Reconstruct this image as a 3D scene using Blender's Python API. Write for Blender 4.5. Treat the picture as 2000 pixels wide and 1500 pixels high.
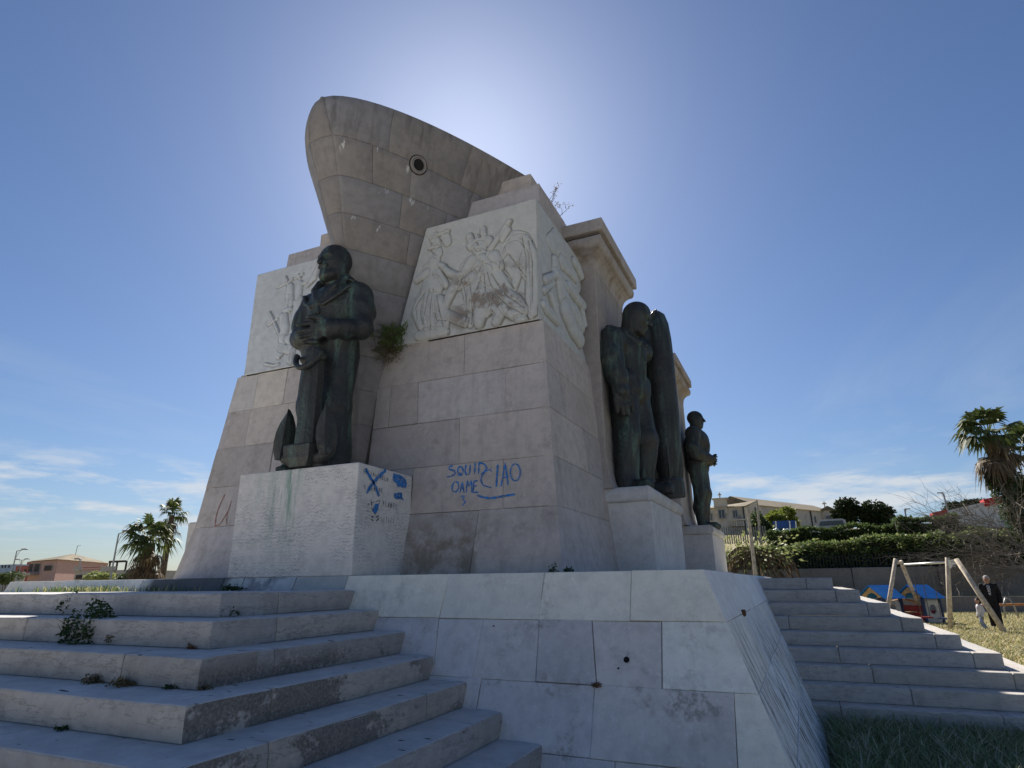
import bpy, bmesh, math, random
import numpy as np
from mathutils import Vector, Matrix, Euler
random.seed(7); np.random.seed(7)
SC = bpy.context.scene
COL = SC.collection
for o in list(bpy.data.objects): bpy.data.objects.remove(o)
# ---------------------------------------------------------------- camera
# world axes: X = to the right along the monument's front, Y = into the scene, Z = up; eye at z 0, moved to 1.6 m at the end
F_PX, PITCH, ROLL, AZ = 1192.7, math.radians(18.11), math.radians(-0.566), math.radians(24.167)
EYE = 1.6
cp, sp = math.cos(PITCH), math.sin(PITCH)
_F = np.array([0, cp, sp]); _U = np.array([0, -sp, cp]); _R = np.array([1., 0, 0])
cr, sr = math.cos(ROLL), math.sin(ROLL)
_r, _u = _R*cr + _U*sr, -_R*sr + _U*cr
_M = np.array([[math.cos(AZ), -math.sin(AZ), 0], [math.sin(AZ), math.cos(AZ), 0], [0, 0, 1]])
CR, CU, CF = _M@_r, _M@_u, _M@_F
def ray(x, y): return CF + CR*(x-1000)/F_PX - CU*(y-750)/F_PX
def on_y(x, y, Y): d = ray(x, y); return d*Y/d[1]
def on_x(x, y, X): d = ray(x, y); return d*X/d[0]
def on_z(x, y, Z): d = ray(x, y); return d*Z/d[2]
def on_pl(x, y, n, c): d = ray(x, y); return d*c/np.dot(n, d)
cam = bpy.data.cameras.new('camera'); camo = bpy.data.objects.new('camera', cam); COL.objects.link(camo)
cam.sensor_width = 36; cam.lens = F_PX/2000*36; cam.clip_start = 0.05; cam.clip_end = 6000
m3 = Matrix(((CR[0], CU[0], -CF[0]), (CR[1], CU[1], -CF[1]), (CR[2], CU[2], -CF[2])))
camo.matrix_world = m3.to_4x4()
SC.camera = camo
# ---------------------------------------------------------------- world and sun
SUN_EL, SUN_AZ = math.radians(38.6), math.radians(-29.2)      # azimuth from +Y, positive to +X
wd = bpy.data.worlds.new('World'); SC.world = wd; wd.use_nodes = True
nt = wd.node_tree; nt.nodes.clear()
def _n(t, **k):
    n = nt.nodes.new(t)
    for a, b in k.items(): setattr(n, a, b)
    return n
sky = _n('ShaderNodeTexSky', sky_type='NISHITA', sun_disc=False, sun_elevation=SUN_EL, sun_rotation=SUN_AZ, altitude=10, air_density=1.1, dust_density=0.62, ozone_density=4.0)
skt = _n('ShaderNodeMix', data_type='RGBA', blend_type='MULTIPLY'); skt.inputs[0].default_value = 1; skt.inputs[7].default_value = (0.74, 0.835, 1.0, 1)
nt.links.new(sky.outputs[0], skt.inputs[6])
tc = _n('ShaderNodeTexCoord'); sep = _n('ShaderNodeSeparateXYZ')
nt.links.new(tc.outputs['Generated'], sep.inputs[0])
# thin cirrus: direction projected on a flat layer overhead
zc = _n('ShaderNodeMath', operation='MAXIMUM'); zc.inputs[1].default_value = 0.04
nt.links.new(sep.outputs[2], zc.inputs[0])
dx = _n('ShaderNodeMath', operation='DIVIDE'); dy = _n('ShaderNodeMath', operation='DIVIDE')
nt.links.new(sep.outputs[0], dx.inputs[0]); nt.links.new(zc.outputs[0], dx.inputs[1])
nt.links.new(sep.outputs[1], dy.inputs[0]); nt.links.new(zc.outputs[0], dy.inputs[1])
cmb = _n('ShaderNodeCombineXYZ'); nt.links.new(dx.outputs[0], cmb.inputs[0]); nt.links.new(dy.outputs[0], cmb.inputs[1])
mp = _n('ShaderNodeMapping'); mp.inputs['Rotation'].default_value = (0, 0, math.radians(35)); mp.inputs['Scale'].default_value = (0.42, 0.16, 1); mp.inputs['Location'].default_value = (1.3, 0.4, 0)
nt.links.new(cmb.outputs[0], mp.inputs[0])
nz = _n('ShaderNodeTexNoise'); nz.inputs['Scale'].default_value = 1.6; nz.inputs['Detail'].default_value = 9; nz.inputs['Roughness'].default_value = 0.58; nz.inputs['Distortion'].default_value = 0.5
nt.links.new(mp.outputs[0], nz.inputs['Vector'])
ramp = _n('ShaderNodeValToRGB'); ramp.color_ramp.elements[0].position = 0.5; ramp.color_ramp.elements[1].position = 0.82
nt.links.new(nz.outputs[0], ramp.inputs[0])
# cirrus sheets sit low over the horizon
lo = _n('ShaderNodeMapRange'); lo.inputs['From Min'].default_value = 0.02; lo.inputs['From Max'].default_value = 0.52; lo.inputs['To Min'].default_value = 1; lo.inputs['To Max'].default_value = 0
lo.interpolation_type = 'SMOOTHSTEP'
nt.links.new(sep.outputs[2], lo.inputs[0])
cm = _n('ShaderNodeMath', operation='MULTIPLY'); nt.links.new(ramp.outputs[0], cm.inputs[0]); nt.links.new(lo.outputs[0], cm.inputs[1])
# a bank of small cumulus just over the horizon
mp2 = _n('ShaderNodeMapping'); mp2.inputs['Scale'].default_value = (3.2, 3.2, 17); mp2.inputs['Location'].default_value = (0.75, 0.2, 0.3)
nt.links.new(tc.outputs['Generated'], mp2.inputs[0])
nz2 = _n('ShaderNodeTexNoise'); nz2.inputs['Scale'].default_value = 1.3; nz2.inputs['Detail'].default_value = 8; nz2.inputs['Roughness'].default_value = 0.6
nt.links.new(mp2.outputs[0], nz2.inputs['Vector'])
rp2 = _n('ShaderNodeValToRGB'); rp2.color_ramp.elements[0].position = 0.50; rp2.color_ramp.elements[1].position = 0.60
nt.links.new(nz2.outputs[0], rp2.inputs[0])
bk = _n('ShaderNodeValToRGB')
el = bk.color_ramp.elements; el[0].position = 0.02; el[0].color = (0, 0, 0, 1); el[1].position = 0.19; el[1].color = (0, 0, 0, 1)
for p_, v_ in ((0.10, 1), (0.145, 0.85)):
    e_ = el.new(p_); e_.color = (v_, v_, v_, 1)
nt.links.new(sep.outputs[2], bk.inputs[0])
cm2 = _n('ShaderNodeMath', operation='MULTIPLY'); nt.links.new(rp2.outputs[0], cm2.inputs[0]); nt.links.new(bk.outputs[0], cm2.inputs[1])
cma = _n('ShaderNodeMath', operation='MULTIPLY'); cma.inputs[1].default_value = 0.55; nt.links.new(cm.outputs[0], cma.inputs[0])
mx = _n('ShaderNodeMix', data_type='RGBA'); nt.links.new(cma.outputs[0], mx.inputs[0]); nt.links.new(skt.outputs[2], mx.inputs[6]); mx.inputs[7].default_value = (7.2, 7.8, 8.6, 1)
cmb2 = _n('ShaderNodeMath', operation='MULTIPLY'); cmb2.inputs[1].default_value = 0.75; nt.links.new(cm2.outputs[0], cmb2.inputs[0])
mxb = _n('ShaderNodeMix', data_type='RGBA'); nt.links.new(cmb2.outputs[0], mxb.inputs[0]); nt.links.new(mx.outputs[2], mxb.inputs[6]); mxb.inputs[7].default_value = (8.6, 8.8, 9.0, 1)
bg = _n('ShaderNodeBackground'); bg.inputs[1].default_value = 0.0505
out = _n('ShaderNodeOutputWorld')
nt.links.new(mxb.outputs[2], bg.inputs[0]); nt.links.new(bg.outputs[0], out.inputs[0])
sl = bpy.data.lights.new('sun', 'SUN'); sl.energy = 5.0; sl.angle = math.radians(0.55); sl.color = (1.0, 0.93, 0.83)
so = bpy.data.objects.new('sun', sl); COL.objects.link(so)
sd = Vector((math.sin(SUN_AZ)*math.cos(SUN_EL), math.cos(SUN_AZ)*math.cos(SUN_EL), math.sin(SUN_EL)))
so.rotation_euler = sd.to_track_quat('Z', 'Y').to_euler(); so.location = sd*60
SC.view_settings.view_transform = 'Standard'; SC.view_settings.look = 'None'; SC.view_settings.gamma = 1; SC.view_settings.exposure = 0.78
SC.view_settings.use_curve_mapping = False
# ---------------------------------------------------------------- helpers
def tag(o, label=None, cat=None, group=None, kind=None):
    for k, v in (('label', label), ('category', cat), ('group', group), ('kind', kind)):
        if v: o[k] = v
    return o
def empty(name, loc, rz=0, parent=None):
    o = bpy.data.objects.new(name, None); COL.objects.link(o); o.empty_display_size = .1
    o.location = loc; o.rotation_euler = (0, 0, rz)
    if parent: o.parent = parent
    return o
_off = {}
def origin(o):
    """world origin of an unrotated parent chain"""
    v = Vector((0, 0, 0))
    while o is not None: v += o.location; o = o.parent
    return v
def mesh_np(name, V, Fc, mat=None, parent=None, smooth=False, local=False):
    """V (n,3) in world coordinates (or in parent's when local), Fc list of index tuples or an (m,k) array"""
    V = np.asarray(V, dtype=np.float64)
    if parent is not None and not local: V = V - np.array(origin(parent))
    me = bpy.data.meshes.new(name)
    if isinstance(Fc, np.ndarray):
        k = Fc.shape[1]; n = len(Fc)
        me.vertices.add(len(V)); me.vertices.foreach_set('co', V.astype(np.float32).ravel())
        me.loops.add(n*k); me.loops.foreach_set('vertex_index', Fc.astype(np.int32).ravel())
        me.polygons.add(n); me.polygons.foreach_set('loop_start', np.arange(0, n*k, k, dtype=np.int32)); me.polygons.foreach_set('loop_total', np.full(n, k, dtype=np.int32))
        me.update(calc_edges=True)
    else:
        me.from_pydata([tuple(v) for v in V], [], [tuple(f) for f in Fc]); me.update()
    if smooth: me.polygons.foreach_set('use_smooth', np.ones(len(me.polygons), dtype=bool))
    if mat: me.materials.append(mat)
    o = bpy.data.objects.new(name, me); COL.objects.link(o)
    if parent is not None: o.parent = parent
    return o
class MB:
    """collects simple shapes into one mesh"""
    def __init__(s): s.v = []; s.f = []
    def add(s, V, Fc):
        b = len(s.v); s.v += [tuple(x) for x in V]; s.f += [tuple(i+b for i in f) for f in Fc]; return s
    def box(s, x0, x1, y0, y1, z0, z1, bev=0.0):
        if bev <= 0:
            V = [(x, y, z) for z in (z0, z1) for y in (y0, y1) for x in (x0, x1)]
            return s.add(V, [(0, 2, 3, 1), (4, 5, 7, 6), (0, 1, 5, 4), (2, 6, 7, 3), (0, 4, 6, 2), (1, 3, 7, 5)])
        bm = bmesh.new(); bmesh.ops.create_cube(bm, size=1)
        for v in bm.verts: v.co = ((x0+x1)/2+v.co.x*(x1-x0), (y0+y1)/2+v.co.y*(y1-y0), (z0+z1)/2+v.co.z*(z1-z0))
        bmesh.ops.bevel(bm, geom=bm.edges[:], offset=bev, segments=1, affect='EDGES')
        bm.verts.index_update(); s.add([v.co[:] for v in bm.verts], [[v.index for v in f.verts] for f in bm.faces]); bm.free(); return s
    def obox(s, c, ax, ay, az):
        """box from centre and three half vectors"""
        c, ax, ay, az = map(np.array, (c, ax, ay, az))
        V = [c+i*ax+j*ay+k*az for k in (-1, 1) for j in (-1, 1) for i in (-1, 1)]
        return s.add(V, [(0, 2, 3, 1), (4, 5, 7, 6), (0, 1, 5, 4), (2, 6, 7, 3), (0, 4, 6, 2), (1, 3, 7, 5)])
    def bar(s, a, b, w, h=None):
        h = h or w; a = Vector(a); b = Vector(b); d = (b-a); L = d.length; d.normalize()
        up = Vector((0, 0, 1)) if abs(d.z) < .95 else Vector((1, 0, 0))
        sx = d.cross(up).normalized(); sy = sx.cross(d)
        return s.obox((a+b)/2, sx*(w/2), d*(L/2), sy*(h/2))
    def tube(s, pts, rad, n=8, cap=True):
        P = [Vector(p) for p in pts]; R = rad if hasattr(rad, '__len__') else [rad]*len(P)
        rings = []; pv = None
        for i, p in enumerate(P):
            d = (P[min(i+1, len(P)-1)]-P[max(i-1, 0)]).normalized()
            if pv is None:
                up = Vector((0, 0, 1)) if abs(d.z) < .9 else Vector((1, 0, 0)); a = d.cross(up).normalized()
            else:
                a = (pv - d*pv.dot(d))
                a = a.normalized() if a.length > 1e-6 else d.orthogonal().normalized()
            pv = a; b = d.cross(a)
            rings.append([p + (a*math.cos(2*math.pi*k/n)+b*math.sin(2*math.pi*k/n))*R[i] for k in range(n)])
        V = [v for r in rings for v in r]; Fc = []
        for i in range(len(P)-1):
            for k in range(n):
                Fc.append((i*n+k, i*n+(k+1) % n, (i+1)*n+(k+1) % n, (i+1)*n+k))
        if cap: Fc += [tuple(range(n))[::-1], tuple((len(P)-1)*n+k for k in range(n))]
        return s.add(V, Fc)
    def lathe(s, prof, c=(0, 0, 0), n=24, axis='z'):
        V = []; Fc = []
        for (r, z) in prof:
            for k in range(n):
                a = 2*math.pi*k/n
                p = (r*math.cos(a), r*math.sin(a), z)
                if axis == 'y': p = (p[0], p[2], p[1])
                if axis == 'x': p = (p[2], p[0], p[1])
                V.append((c[0]+p[0], c[1]+p[1], c[2]+p[2]))
        for i in range(len(prof)-1):
            for k in range(n): Fc.append((i*n+k, i*n+(k+1) % n, (i+1)*n+(k+1) % n, (i+1)*n+k))
        return s.add(V, Fc)
    def prism(s, poly, z0, z1, tf=None):
        n = len(poly); V = [(p[0], p[1], z0) for p in poly]+[(p[0], p[1], z1) for p in poly]
        if tf: V = [tf(*v) for v in V]
        return s.add(V, [tuple(range(n))[::-1], tuple(range(n, 2*n))]+[(i, (i+1) % n, n+(i+1) % n, n+i) for i in range(n)])
    def build(s, name, mat=None, parent=None, smooth=False, local=False, fix=True):
        o = mesh_np(name, s.v, s.f, mat, parent, smooth, local)
        if fix:
            bm = bmesh.new(); bm.from_mesh(o.data); bmesh.ops.recalc_face_normals(bm, faces=bm.faces); bm.to_mesh(o.data); bm.free()
        return o
def copy_tree(o, parent=None):
    c = o.copy(); COL.objects.link(c); c.parent = parent
    for ch in o.children: copy_tree(ch, c)
    return c
_rs = np.random.RandomState(3)
def vnoise(P, scale=1.0, seed=0):
    """cheap smooth value noise on (n,3) points, about -1..1"""
    P = np.asarray(P, float)*scale; I = np.floor(P).astype(np.int64); f = P-I; f = f*f*(3-2*f); out = 0
    def h(ix, iy, iz):
        n = (ix*374761393 + iy*668265263 + iz*2147483647 + seed*1274126177) & 0xFFFFFFFF
        n = ((n ^ (n >> 13))*1274126177) & 0xFFFFFFFF
        return ((n ^ (n >> 16)) & 0xFFFF)/32767.5-1
    for a in (0, 1):
        for b in (0, 1):
            for c in (0, 1):
                w = (f[:, 0] if a else 1-f[:, 0])*(f[:, 1] if b else 1-f[:, 1])*(f[:, 2] if c else 1-f[:, 2])
                out = out + w*h(I[:, 0]+a, I[:, 1]+b, I[:, 2]+c)
    return out
# ---------------------------------------------------------------- materials
class NT:
    def __init__(s, name):
        s.m = bpy.data.materials.new(name); s.m.use_nodes = True; s.t = s.m.node_tree; s.t.nodes.clear()
        s.b = s.n('ShaderNodeBsdfPrincipled'); o = s.n('ShaderNodeOutputMaterial'); s.l(s.b.outputs[0], o.inputs[0])
        s.geo = s.n('ShaderNodeNewGeometry'); s.pos = s.geo.outputs['Position']
    def n(s, t, **k):
        n = s.t.nodes.new(t)
        for a, b in k.items(): setattr(n, a, b)
        return n
    def l(s, a, b): s.t.links.new(a, b)
    def noise(s, scale, detail=4, rough=.55, vec=None, sc=None, dist=0):
        n = s.n('ShaderNodeTexNoise'); n.inputs['Scale'].default_value = scale; n.inputs['Detail'].default_value = detail; n.inputs['Roughness'].default_value = rough; n.inputs['Distortion'].default_value = dist
        v = vec if vec is not None else s.pos
        if sc:
            m = s.n('ShaderNodeMapping'); m.inputs['Scale'].default_value = sc; s.l(v, m.inputs[0]); v = m.outputs[0]
        s.l(v, n.inputs['Vector']); return n.outputs[0]
    def ramp(s, x, a, b, va=0, vb=1):
        r = s.n('ShaderNodeMapRange'); r.interpolation_type = 'SMOOTHSTEP'
        for i, v in ((1, a), (2, b), (3, va), (4, vb)): r.inputs[i].default_value = v
        s.l(x, r.inputs[0]); return r.outputs[0]
    def math(s, op, a, b=None, clamp=False):
        n = s.n('ShaderNodeMath', operation=op); n.use_clamp = clamp
        for i, v in enumerate((a, b)):
            if v is None: continue
            if isinstance(v, (int, float)): n.inputs[i].default_value = v
            else: s.l(v, n.inputs[i])
        return n.outputs[0]
    def mix(s, f, a, b, mode='MIX'):
        n = s.n('ShaderNodeMix', data_type='RGBA', blend_type=mode)
        for i, v in ((0, f), (6, a), (7, b)):
            if isinstance(v, (int, float)): n.inputs[i].default_value = v
            elif isinstance(v, tuple): n.inputs[i].default_value = v+(1,) if len(v) == 3 else v
            else: s.l(v, n.inputs[i])
        return n.outputs[2]
    def xyz(s, v=None):
        n = s.n('ShaderNodeSeparateXYZ'); s.l(v if v is not None else s.pos, n.inputs[0]); return n.outputs
    def nrm(s):
        n = s.n('ShaderNodeSeparateXYZ'); s.l(s.geo.outputs['True Normal'], n.inputs[0]); return n.outputs
    def rnd(s):
        return s.n('ShaderNodeObjectInfo').outputs['Random']
    def bump(s, h, strength=.3, dist=.02):
        b = s.n('ShaderNodeBump'); b.inputs['Strength'].default_value = strength; b.inputs['Distance'].default_value = dist
        s.l(h, b.inputs['Height']); s.l(b.outputs[0], s.b.inputs['Normal'])
    def out(s, col, rough=.85, spec=.25, metal=0):
        if isinstance(col, tuple): s.b.inputs['Base Color'].default_value = col+(1,)
        else: s.l(col, s.b.inputs['Base Color'])
        if isinstance(rough, (int, float)): s.b.inputs['Roughness'].default_value = rough
        else: s.l(rough, s.b.inputs['Roughness'])
        s.b.inputs['Specular IOR Level'].default_value = spec; s.b.inputs['Metallic'].default_value = metal
        return s.m
def rgbv(c, k): return tuple(min(1, x*k) for x in c)
def stone(name, c1, c2, dark=.5, vein=True, streak=.35, pits=.5, extra=None, bump=.35, var=.55, patchy=0.0):
    s = NT(name)
    n1 = s.noise(1.3, 4, .6); n2 = s.noise(9, 4, .65); n3 = s.noise(70, 2, .6)
    col = s.mix(s.ramp(n1, .3, .7), c1, c2)
    r = s.rnd()
    col = s.mix(s.ramp(r, 0, 1, .0, var), col, s.mix(s.ramp(s.math('FRACT', s.math('MULTIPLY', r, 7.3)), 0, 1), rgbv(c1, .80), rgbv(c2, 1.16)))
    hu = s.ramp(s.math('FRACT', s.math('MULTIPLY', r, 13.7)), 0, 1)
    col = s.mix(1.0, col, s.mix(hu, (1.03, 1.0, .94), (.98, 1.0, 1.03)), 'MULTIPLY')
    col = s.mix(s.ramp(n2, .35, .75, 0, .45), col, rgbv(c1, .66))
    # pale fossil flecks
    fl = s.ramp(s.noise(26, 4, .75), .54, .74, 0, .5)
    col = s.mix(fl, col, rgbv(c2, 1.22))
    if vein:
        vn = s.noise(2.0, 5, .62, sc=(1.2, 1.2, 6.5), dist=.3)
        vm = s.math('MULTIPLY', s.ramp(s.math('ABSOLUTE', s.math('SUBTRACT', vn, .5)), .0, .022, 1, 0), s.ramp(n1, .30, .55, .25, 1))
        col = s.mix(s.math('MULTIPLY', vm, .5), col, rgbv(c1, .42))
    st = s.ramp(s.noise(1.0, 4, .65, sc=(5, 5, .55)), .52, .78, 0, streak)
    col = s.mix(st, col, rgbv(c1, .45))
    pit = s.ramp(s.noise(120, 2, .5), .66, .74, 0, pits)
    col = s.mix(pit, col, rgbv(c1, .38))
    if patchy:
        pm = s.math('MULTIPLY', s.ramp(s.noise(1.7, 5, .7), .52, .64), s.ramp(s.noise(16, 4, .7), .42, .62))
        col = s.mix(s.math('MULTIPLY', pm, patchy), col, (.20, .17, .135))
        n2 = s.math('SUBTRACT', n2, s.math('MULTIPLY', pm, .8))
    if extra: col = extra(s, col)
    h = s.math('ADD', s.math('MULTIPLY', n2, .5), s.math('ADD', s.math('MULTIPLY', n3, .35), s.math('MULTIPLY', pit, -.5)))
    s.bump(h, bump, .02)
    return s.out(col, s.ramp(n2, .2, .8, .7, .95), .3)
def pos_mask(s, axis, lo, hi, soft):
    x = s.xyz()[axis]
    return s.math('MULTIPLY', s.ramp(x, lo-soft, lo+soft), s.ramp(x, hi-soft, hi+soft, 1, 0))
def ex_body(s, col):
    # damp brown seepage beside the plinth, rust veins
    m = s.math('MULTIPLY', pos_mask(s, 0, -4.05, -3.05, .12), pos_mask(s, 2, EYE+.0, EYE+.62, .12))
    m = s.math('MULTIPLY', m, s.ramp(s.noise(3.2, 6, .7), .42, .62))
    col = s.mix(s.math('MULTIPLY', m, .75), col, (.17, .145, .10))
    return col
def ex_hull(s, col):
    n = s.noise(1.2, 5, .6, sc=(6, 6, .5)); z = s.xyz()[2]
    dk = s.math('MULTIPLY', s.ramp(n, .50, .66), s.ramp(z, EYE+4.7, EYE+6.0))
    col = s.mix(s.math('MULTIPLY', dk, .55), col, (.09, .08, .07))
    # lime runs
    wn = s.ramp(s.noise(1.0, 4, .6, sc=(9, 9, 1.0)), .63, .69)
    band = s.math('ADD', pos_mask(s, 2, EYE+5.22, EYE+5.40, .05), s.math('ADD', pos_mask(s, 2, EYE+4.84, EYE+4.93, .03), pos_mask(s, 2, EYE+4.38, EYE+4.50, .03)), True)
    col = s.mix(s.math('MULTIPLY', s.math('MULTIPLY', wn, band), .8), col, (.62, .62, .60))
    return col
def ex_plinth(s, col):
    # copper-green run-off under the bronze, pale scrubbed field
    nz = s.ramp(s.noise(1.3, 6, .75, sc=(9, 9, .8)), .46, .66)
    g = s.math('MULTIPLY', nz, pos_mask(s, 0, -5.12, -4.72, .10))
    g = s.math('MULTIPLY', g, s.ramp(s.xyz()[2], EYE+.15, EYE+1.2, .12, 1))
    fr = s.ramp(s.nrm()[1], -.5, -.9)
    g = s.math('MULTIPLY', g, fr)
    g2 = s.math('MULTIPLY', s.math('MULTIPLY', s.ramp(s.noise(1.1, 5, .6, sc=(5, 5, .5)), .4, .7), pos_mask(s, 0, -5.35, -4.3, .12)), s.math('MULTIPLY', s.ramp(s.xyz()[2], EYE+.3, EYE+1.2, 0, 1), fr))
    col = s.mix(s.math('MULTIPLY', g2, .35), col, (.30, .44, .38))
    col = s.mix(s.math('MULTIPLY', g, .8), col, (.07, .24, .15))
    w = s.n('ShaderNodeTexWave'); w.bands_direction = 'Z'; w.inputs['Scale'].default_value = 9; w.inputs['Distortion'].default_value = 9; w.inputs['Detail'].default_value = 4; w.inputs['Detail Scale'].default_value = 2.2
    s.l(s.pos, w.inputs[0])
    col = s.mix(s.math('MULTIPLY', s.math('MULTIPLY', s.ramp(w.outputs[0], .82, .98), s.ramp(s.noise(2.5, 3), .4, .6)), .5), col, (.17, .18, .20))
    return col
def ex_strip(s, col):
    m = pos_mask(s, 0, -6.75, -5.55, .06)
    col = s.mix(s.math('MULTIPLY', m, .85), col, (.055, .06, .065))
    m2 = s.math('MULTIPLY', pos_mask(s, 0, -5.6, -4.75, .04), s.ramp(s.noise(6, 4), .45, .6))
    return s.mix(s.math('MULTIPLY', m2, .55), col, (.08, .09, .12))
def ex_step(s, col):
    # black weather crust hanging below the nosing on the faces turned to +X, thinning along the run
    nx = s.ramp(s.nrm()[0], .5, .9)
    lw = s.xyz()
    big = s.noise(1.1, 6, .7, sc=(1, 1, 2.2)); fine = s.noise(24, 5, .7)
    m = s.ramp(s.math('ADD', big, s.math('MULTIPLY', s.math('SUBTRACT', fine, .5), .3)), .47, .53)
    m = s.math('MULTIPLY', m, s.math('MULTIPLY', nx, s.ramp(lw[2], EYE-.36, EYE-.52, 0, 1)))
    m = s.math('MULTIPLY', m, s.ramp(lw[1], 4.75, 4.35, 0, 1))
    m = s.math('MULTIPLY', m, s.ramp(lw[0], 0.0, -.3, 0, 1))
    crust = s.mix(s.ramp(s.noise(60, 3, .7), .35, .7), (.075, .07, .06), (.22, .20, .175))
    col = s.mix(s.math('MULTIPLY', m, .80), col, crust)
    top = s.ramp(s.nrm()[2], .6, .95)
    col = s.mix(s.math('MULTIPLY', top, .65), col, s.mix(s.ramp(n2 if False else s.noise(5, 5, .7), .35, .65), (.56, .55, .54), (.72, .71, .69)))  # upward faces painted paler to make up for weak light on the treads
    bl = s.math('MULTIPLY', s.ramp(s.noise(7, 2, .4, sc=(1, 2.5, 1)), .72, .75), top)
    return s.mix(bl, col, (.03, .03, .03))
def ex_side(s, col):
    # long black rain streaks running down the slope
    n = s.ramp(s.noise(1.0, 6, .8, sc=(2.4, 11, 2.4)), .48, .60)
    m = s.math('MULTIPLY', n, s.ramp(s.xyz()[2], EYE-.05, EYE-.8, .12, 1))
    m = s.math('MULTIPLY', m, s.ramp(s.nrm()[0], .5, .8))
    return s.mix(s.math('MULTIPLY', m, .85), col, (.045, .04, .035))
def ex_relief(s, col):
    m = s.math('MULTIPLY', pos_mask(s, 0, -3.55, -2.55, .15), pos_mask(s, 2, EYE+3.0, EYE+3.75, .12))
    m = s.math('MULTIPLY', m, s.ramp(s.noise(3.5, 6, .6), .48, .58))
    m = s.math('MULTIPLY', m, s.ramp(s.nrm()[1], -.5, -.8))
    col = s.mix(s.math('MULTIPLY', m, .75), col, (.17, .125, .095))
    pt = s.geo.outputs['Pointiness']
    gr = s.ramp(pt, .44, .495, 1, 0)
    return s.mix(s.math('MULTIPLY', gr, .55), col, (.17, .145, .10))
def ex_corn(s, col):
    m = s.math('MULTIPLY', s.ramp(s.noise(2.4, 5, .7, sc=(1, 1, .6)), .45, .65), pos_mask(s, 2, EYE+4.3, EYE+4.88, .08))
    return s.mix(s.math('MULTIPLY', m, .6), col, (.20, .13, .065))
M = {}
M['body'] = stone('body_limestone', (.435, .395, .375), (.52, .475, .455), vein=False, patchy=.35, extra=ex_body)
M['body_pale'] = stone('pale_body_limestone', (.54, .50, .46), (.60, .56, .52), vein=False, extra=ex_body)
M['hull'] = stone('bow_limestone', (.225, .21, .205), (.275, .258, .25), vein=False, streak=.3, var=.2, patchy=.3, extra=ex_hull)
M['base_top'] = stone('upper_base_limestone', (.82, .79, .70), (.88, .855, .77), vein=False, streak=.14, patchy=.25)
M['base_low'] = stone('lower_base_limestone', (.62, .595, .59), (.70, .675, .665), vein=False, streak=.22, pits=.7, patchy=.6)
M['base_side'] = stone('side_base_limestone', (.78, .77, .75), (.86, .85, .83), vein=False, streak=.1, extra=ex_side)
M['strip'] = stone('foot_course_stone', (.50, .52, .52), (.58, .59, .58), vein=False, extra=ex_strip)
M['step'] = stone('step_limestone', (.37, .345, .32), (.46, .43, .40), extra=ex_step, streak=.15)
M['step_right'] = stone('far_step_limestone', (.43, .41, .39), (.50, .475, .45), streak=.2)
M['plinth'] = stone('plinth_limestone', (.60, .58, .56), (.68, .66, .64), vein=False, streak=.15, extra=ex_plinth)
M['plinth2'] = stone('side_plinth_limestone', (.55, .53, .51), (.63, .61, .59), vein=False, streak=.3)
M['pil'] = stone('pilaster_limestone', (.38, .345, .32), (.45, .41, .385), vein=False, streak=.55, extra=ex_corn)
M['marble'] = stone('relief_marble', (.53, .545, .54), (.60, .61, .595), vein=False, streak=.1, pits=.15, extra=ex_relief, bump=.15)
s = NT('mortar'); M['mortar'] = s.out(s.mix(s.noise(20), (.10, .088, .075), (.18, .155, .13)), .95, .1)
s = NT('bronze')
n1 = s.noise(2.2, 6, .65); n2 = s.noise(1.2, 5, .6, sc=(7, 7, .8)); n3 = s.noise(30, 4)
col = s.mix(s.ramp(n1, .35, .7), (.028, .030, .030), (.050, .052, .048))
col = s.mix(s.math('MULTIPLY', s.ramp(n2, .48, .72), s.ramp(n3, .3, .6)), col, (.10, .17, .135))
col = s.mix(s.ramp(s.geo.outputs['Pointiness'], .52, .6, 0, .35), col, (.11, .105, .085))
s.bump(s.math('ADD', s.math('MULTIPLY', n3, .5), s.noise(11, 5, .65)), .6, .03)
M['bronze'] = s.out(col, s.ramp(n3, .3, .7, .42, .68), .5, .35)
def plain(name, c, rough=.7, var=.25, scale=6, metal=0, spec=.3, rnd=0, bump=0):
    s = NT(name); n = s.noise(scale, 5, .6)
    col = s.mix(s.ramp(n, .3, .7), rgbv(c, 1-var), rgbv(c, 1+var))
    if rnd: col = s.mix(s.ramp(s.rnd(), 0, 1, 0, rnd), col, rgbv(c, .55))
    if bump: s.bump(s.noise(scale*6, 4), bump, .01)
    return s.out(col, rough, spec, metal)
def leafmat(name, c1, c2, tr=.35, scale=3.0):
    s = NT(name); n = s.noise(scale, 4, .6)
    col = s.mix(s.ramp(n, .3, .7), c1, c2)
    s.out(col, .6, .25)
    t = s.n('ShaderNodeBsdfTranslucent'); s.l(col, t.inputs[0]); mx_ = s.n('ShaderNodeMixShader'); mx_.inputs[0].default_value = tr
    o_ = [n_ for n_ in s.t.nodes if n_.type == 'OUTPUT_MATERIAL'][0]
    s.l(s.b.outputs[0], mx_.inputs[1]); s.l(t.outputs[0], mx_.inputs[2]); s.l(mx_.outputs[0], o_.inputs[0])
    return s.m
M['paint_blue'] = plain('blue_spray_paint', (.02, .13, .37), .7, .35, 30)
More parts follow.
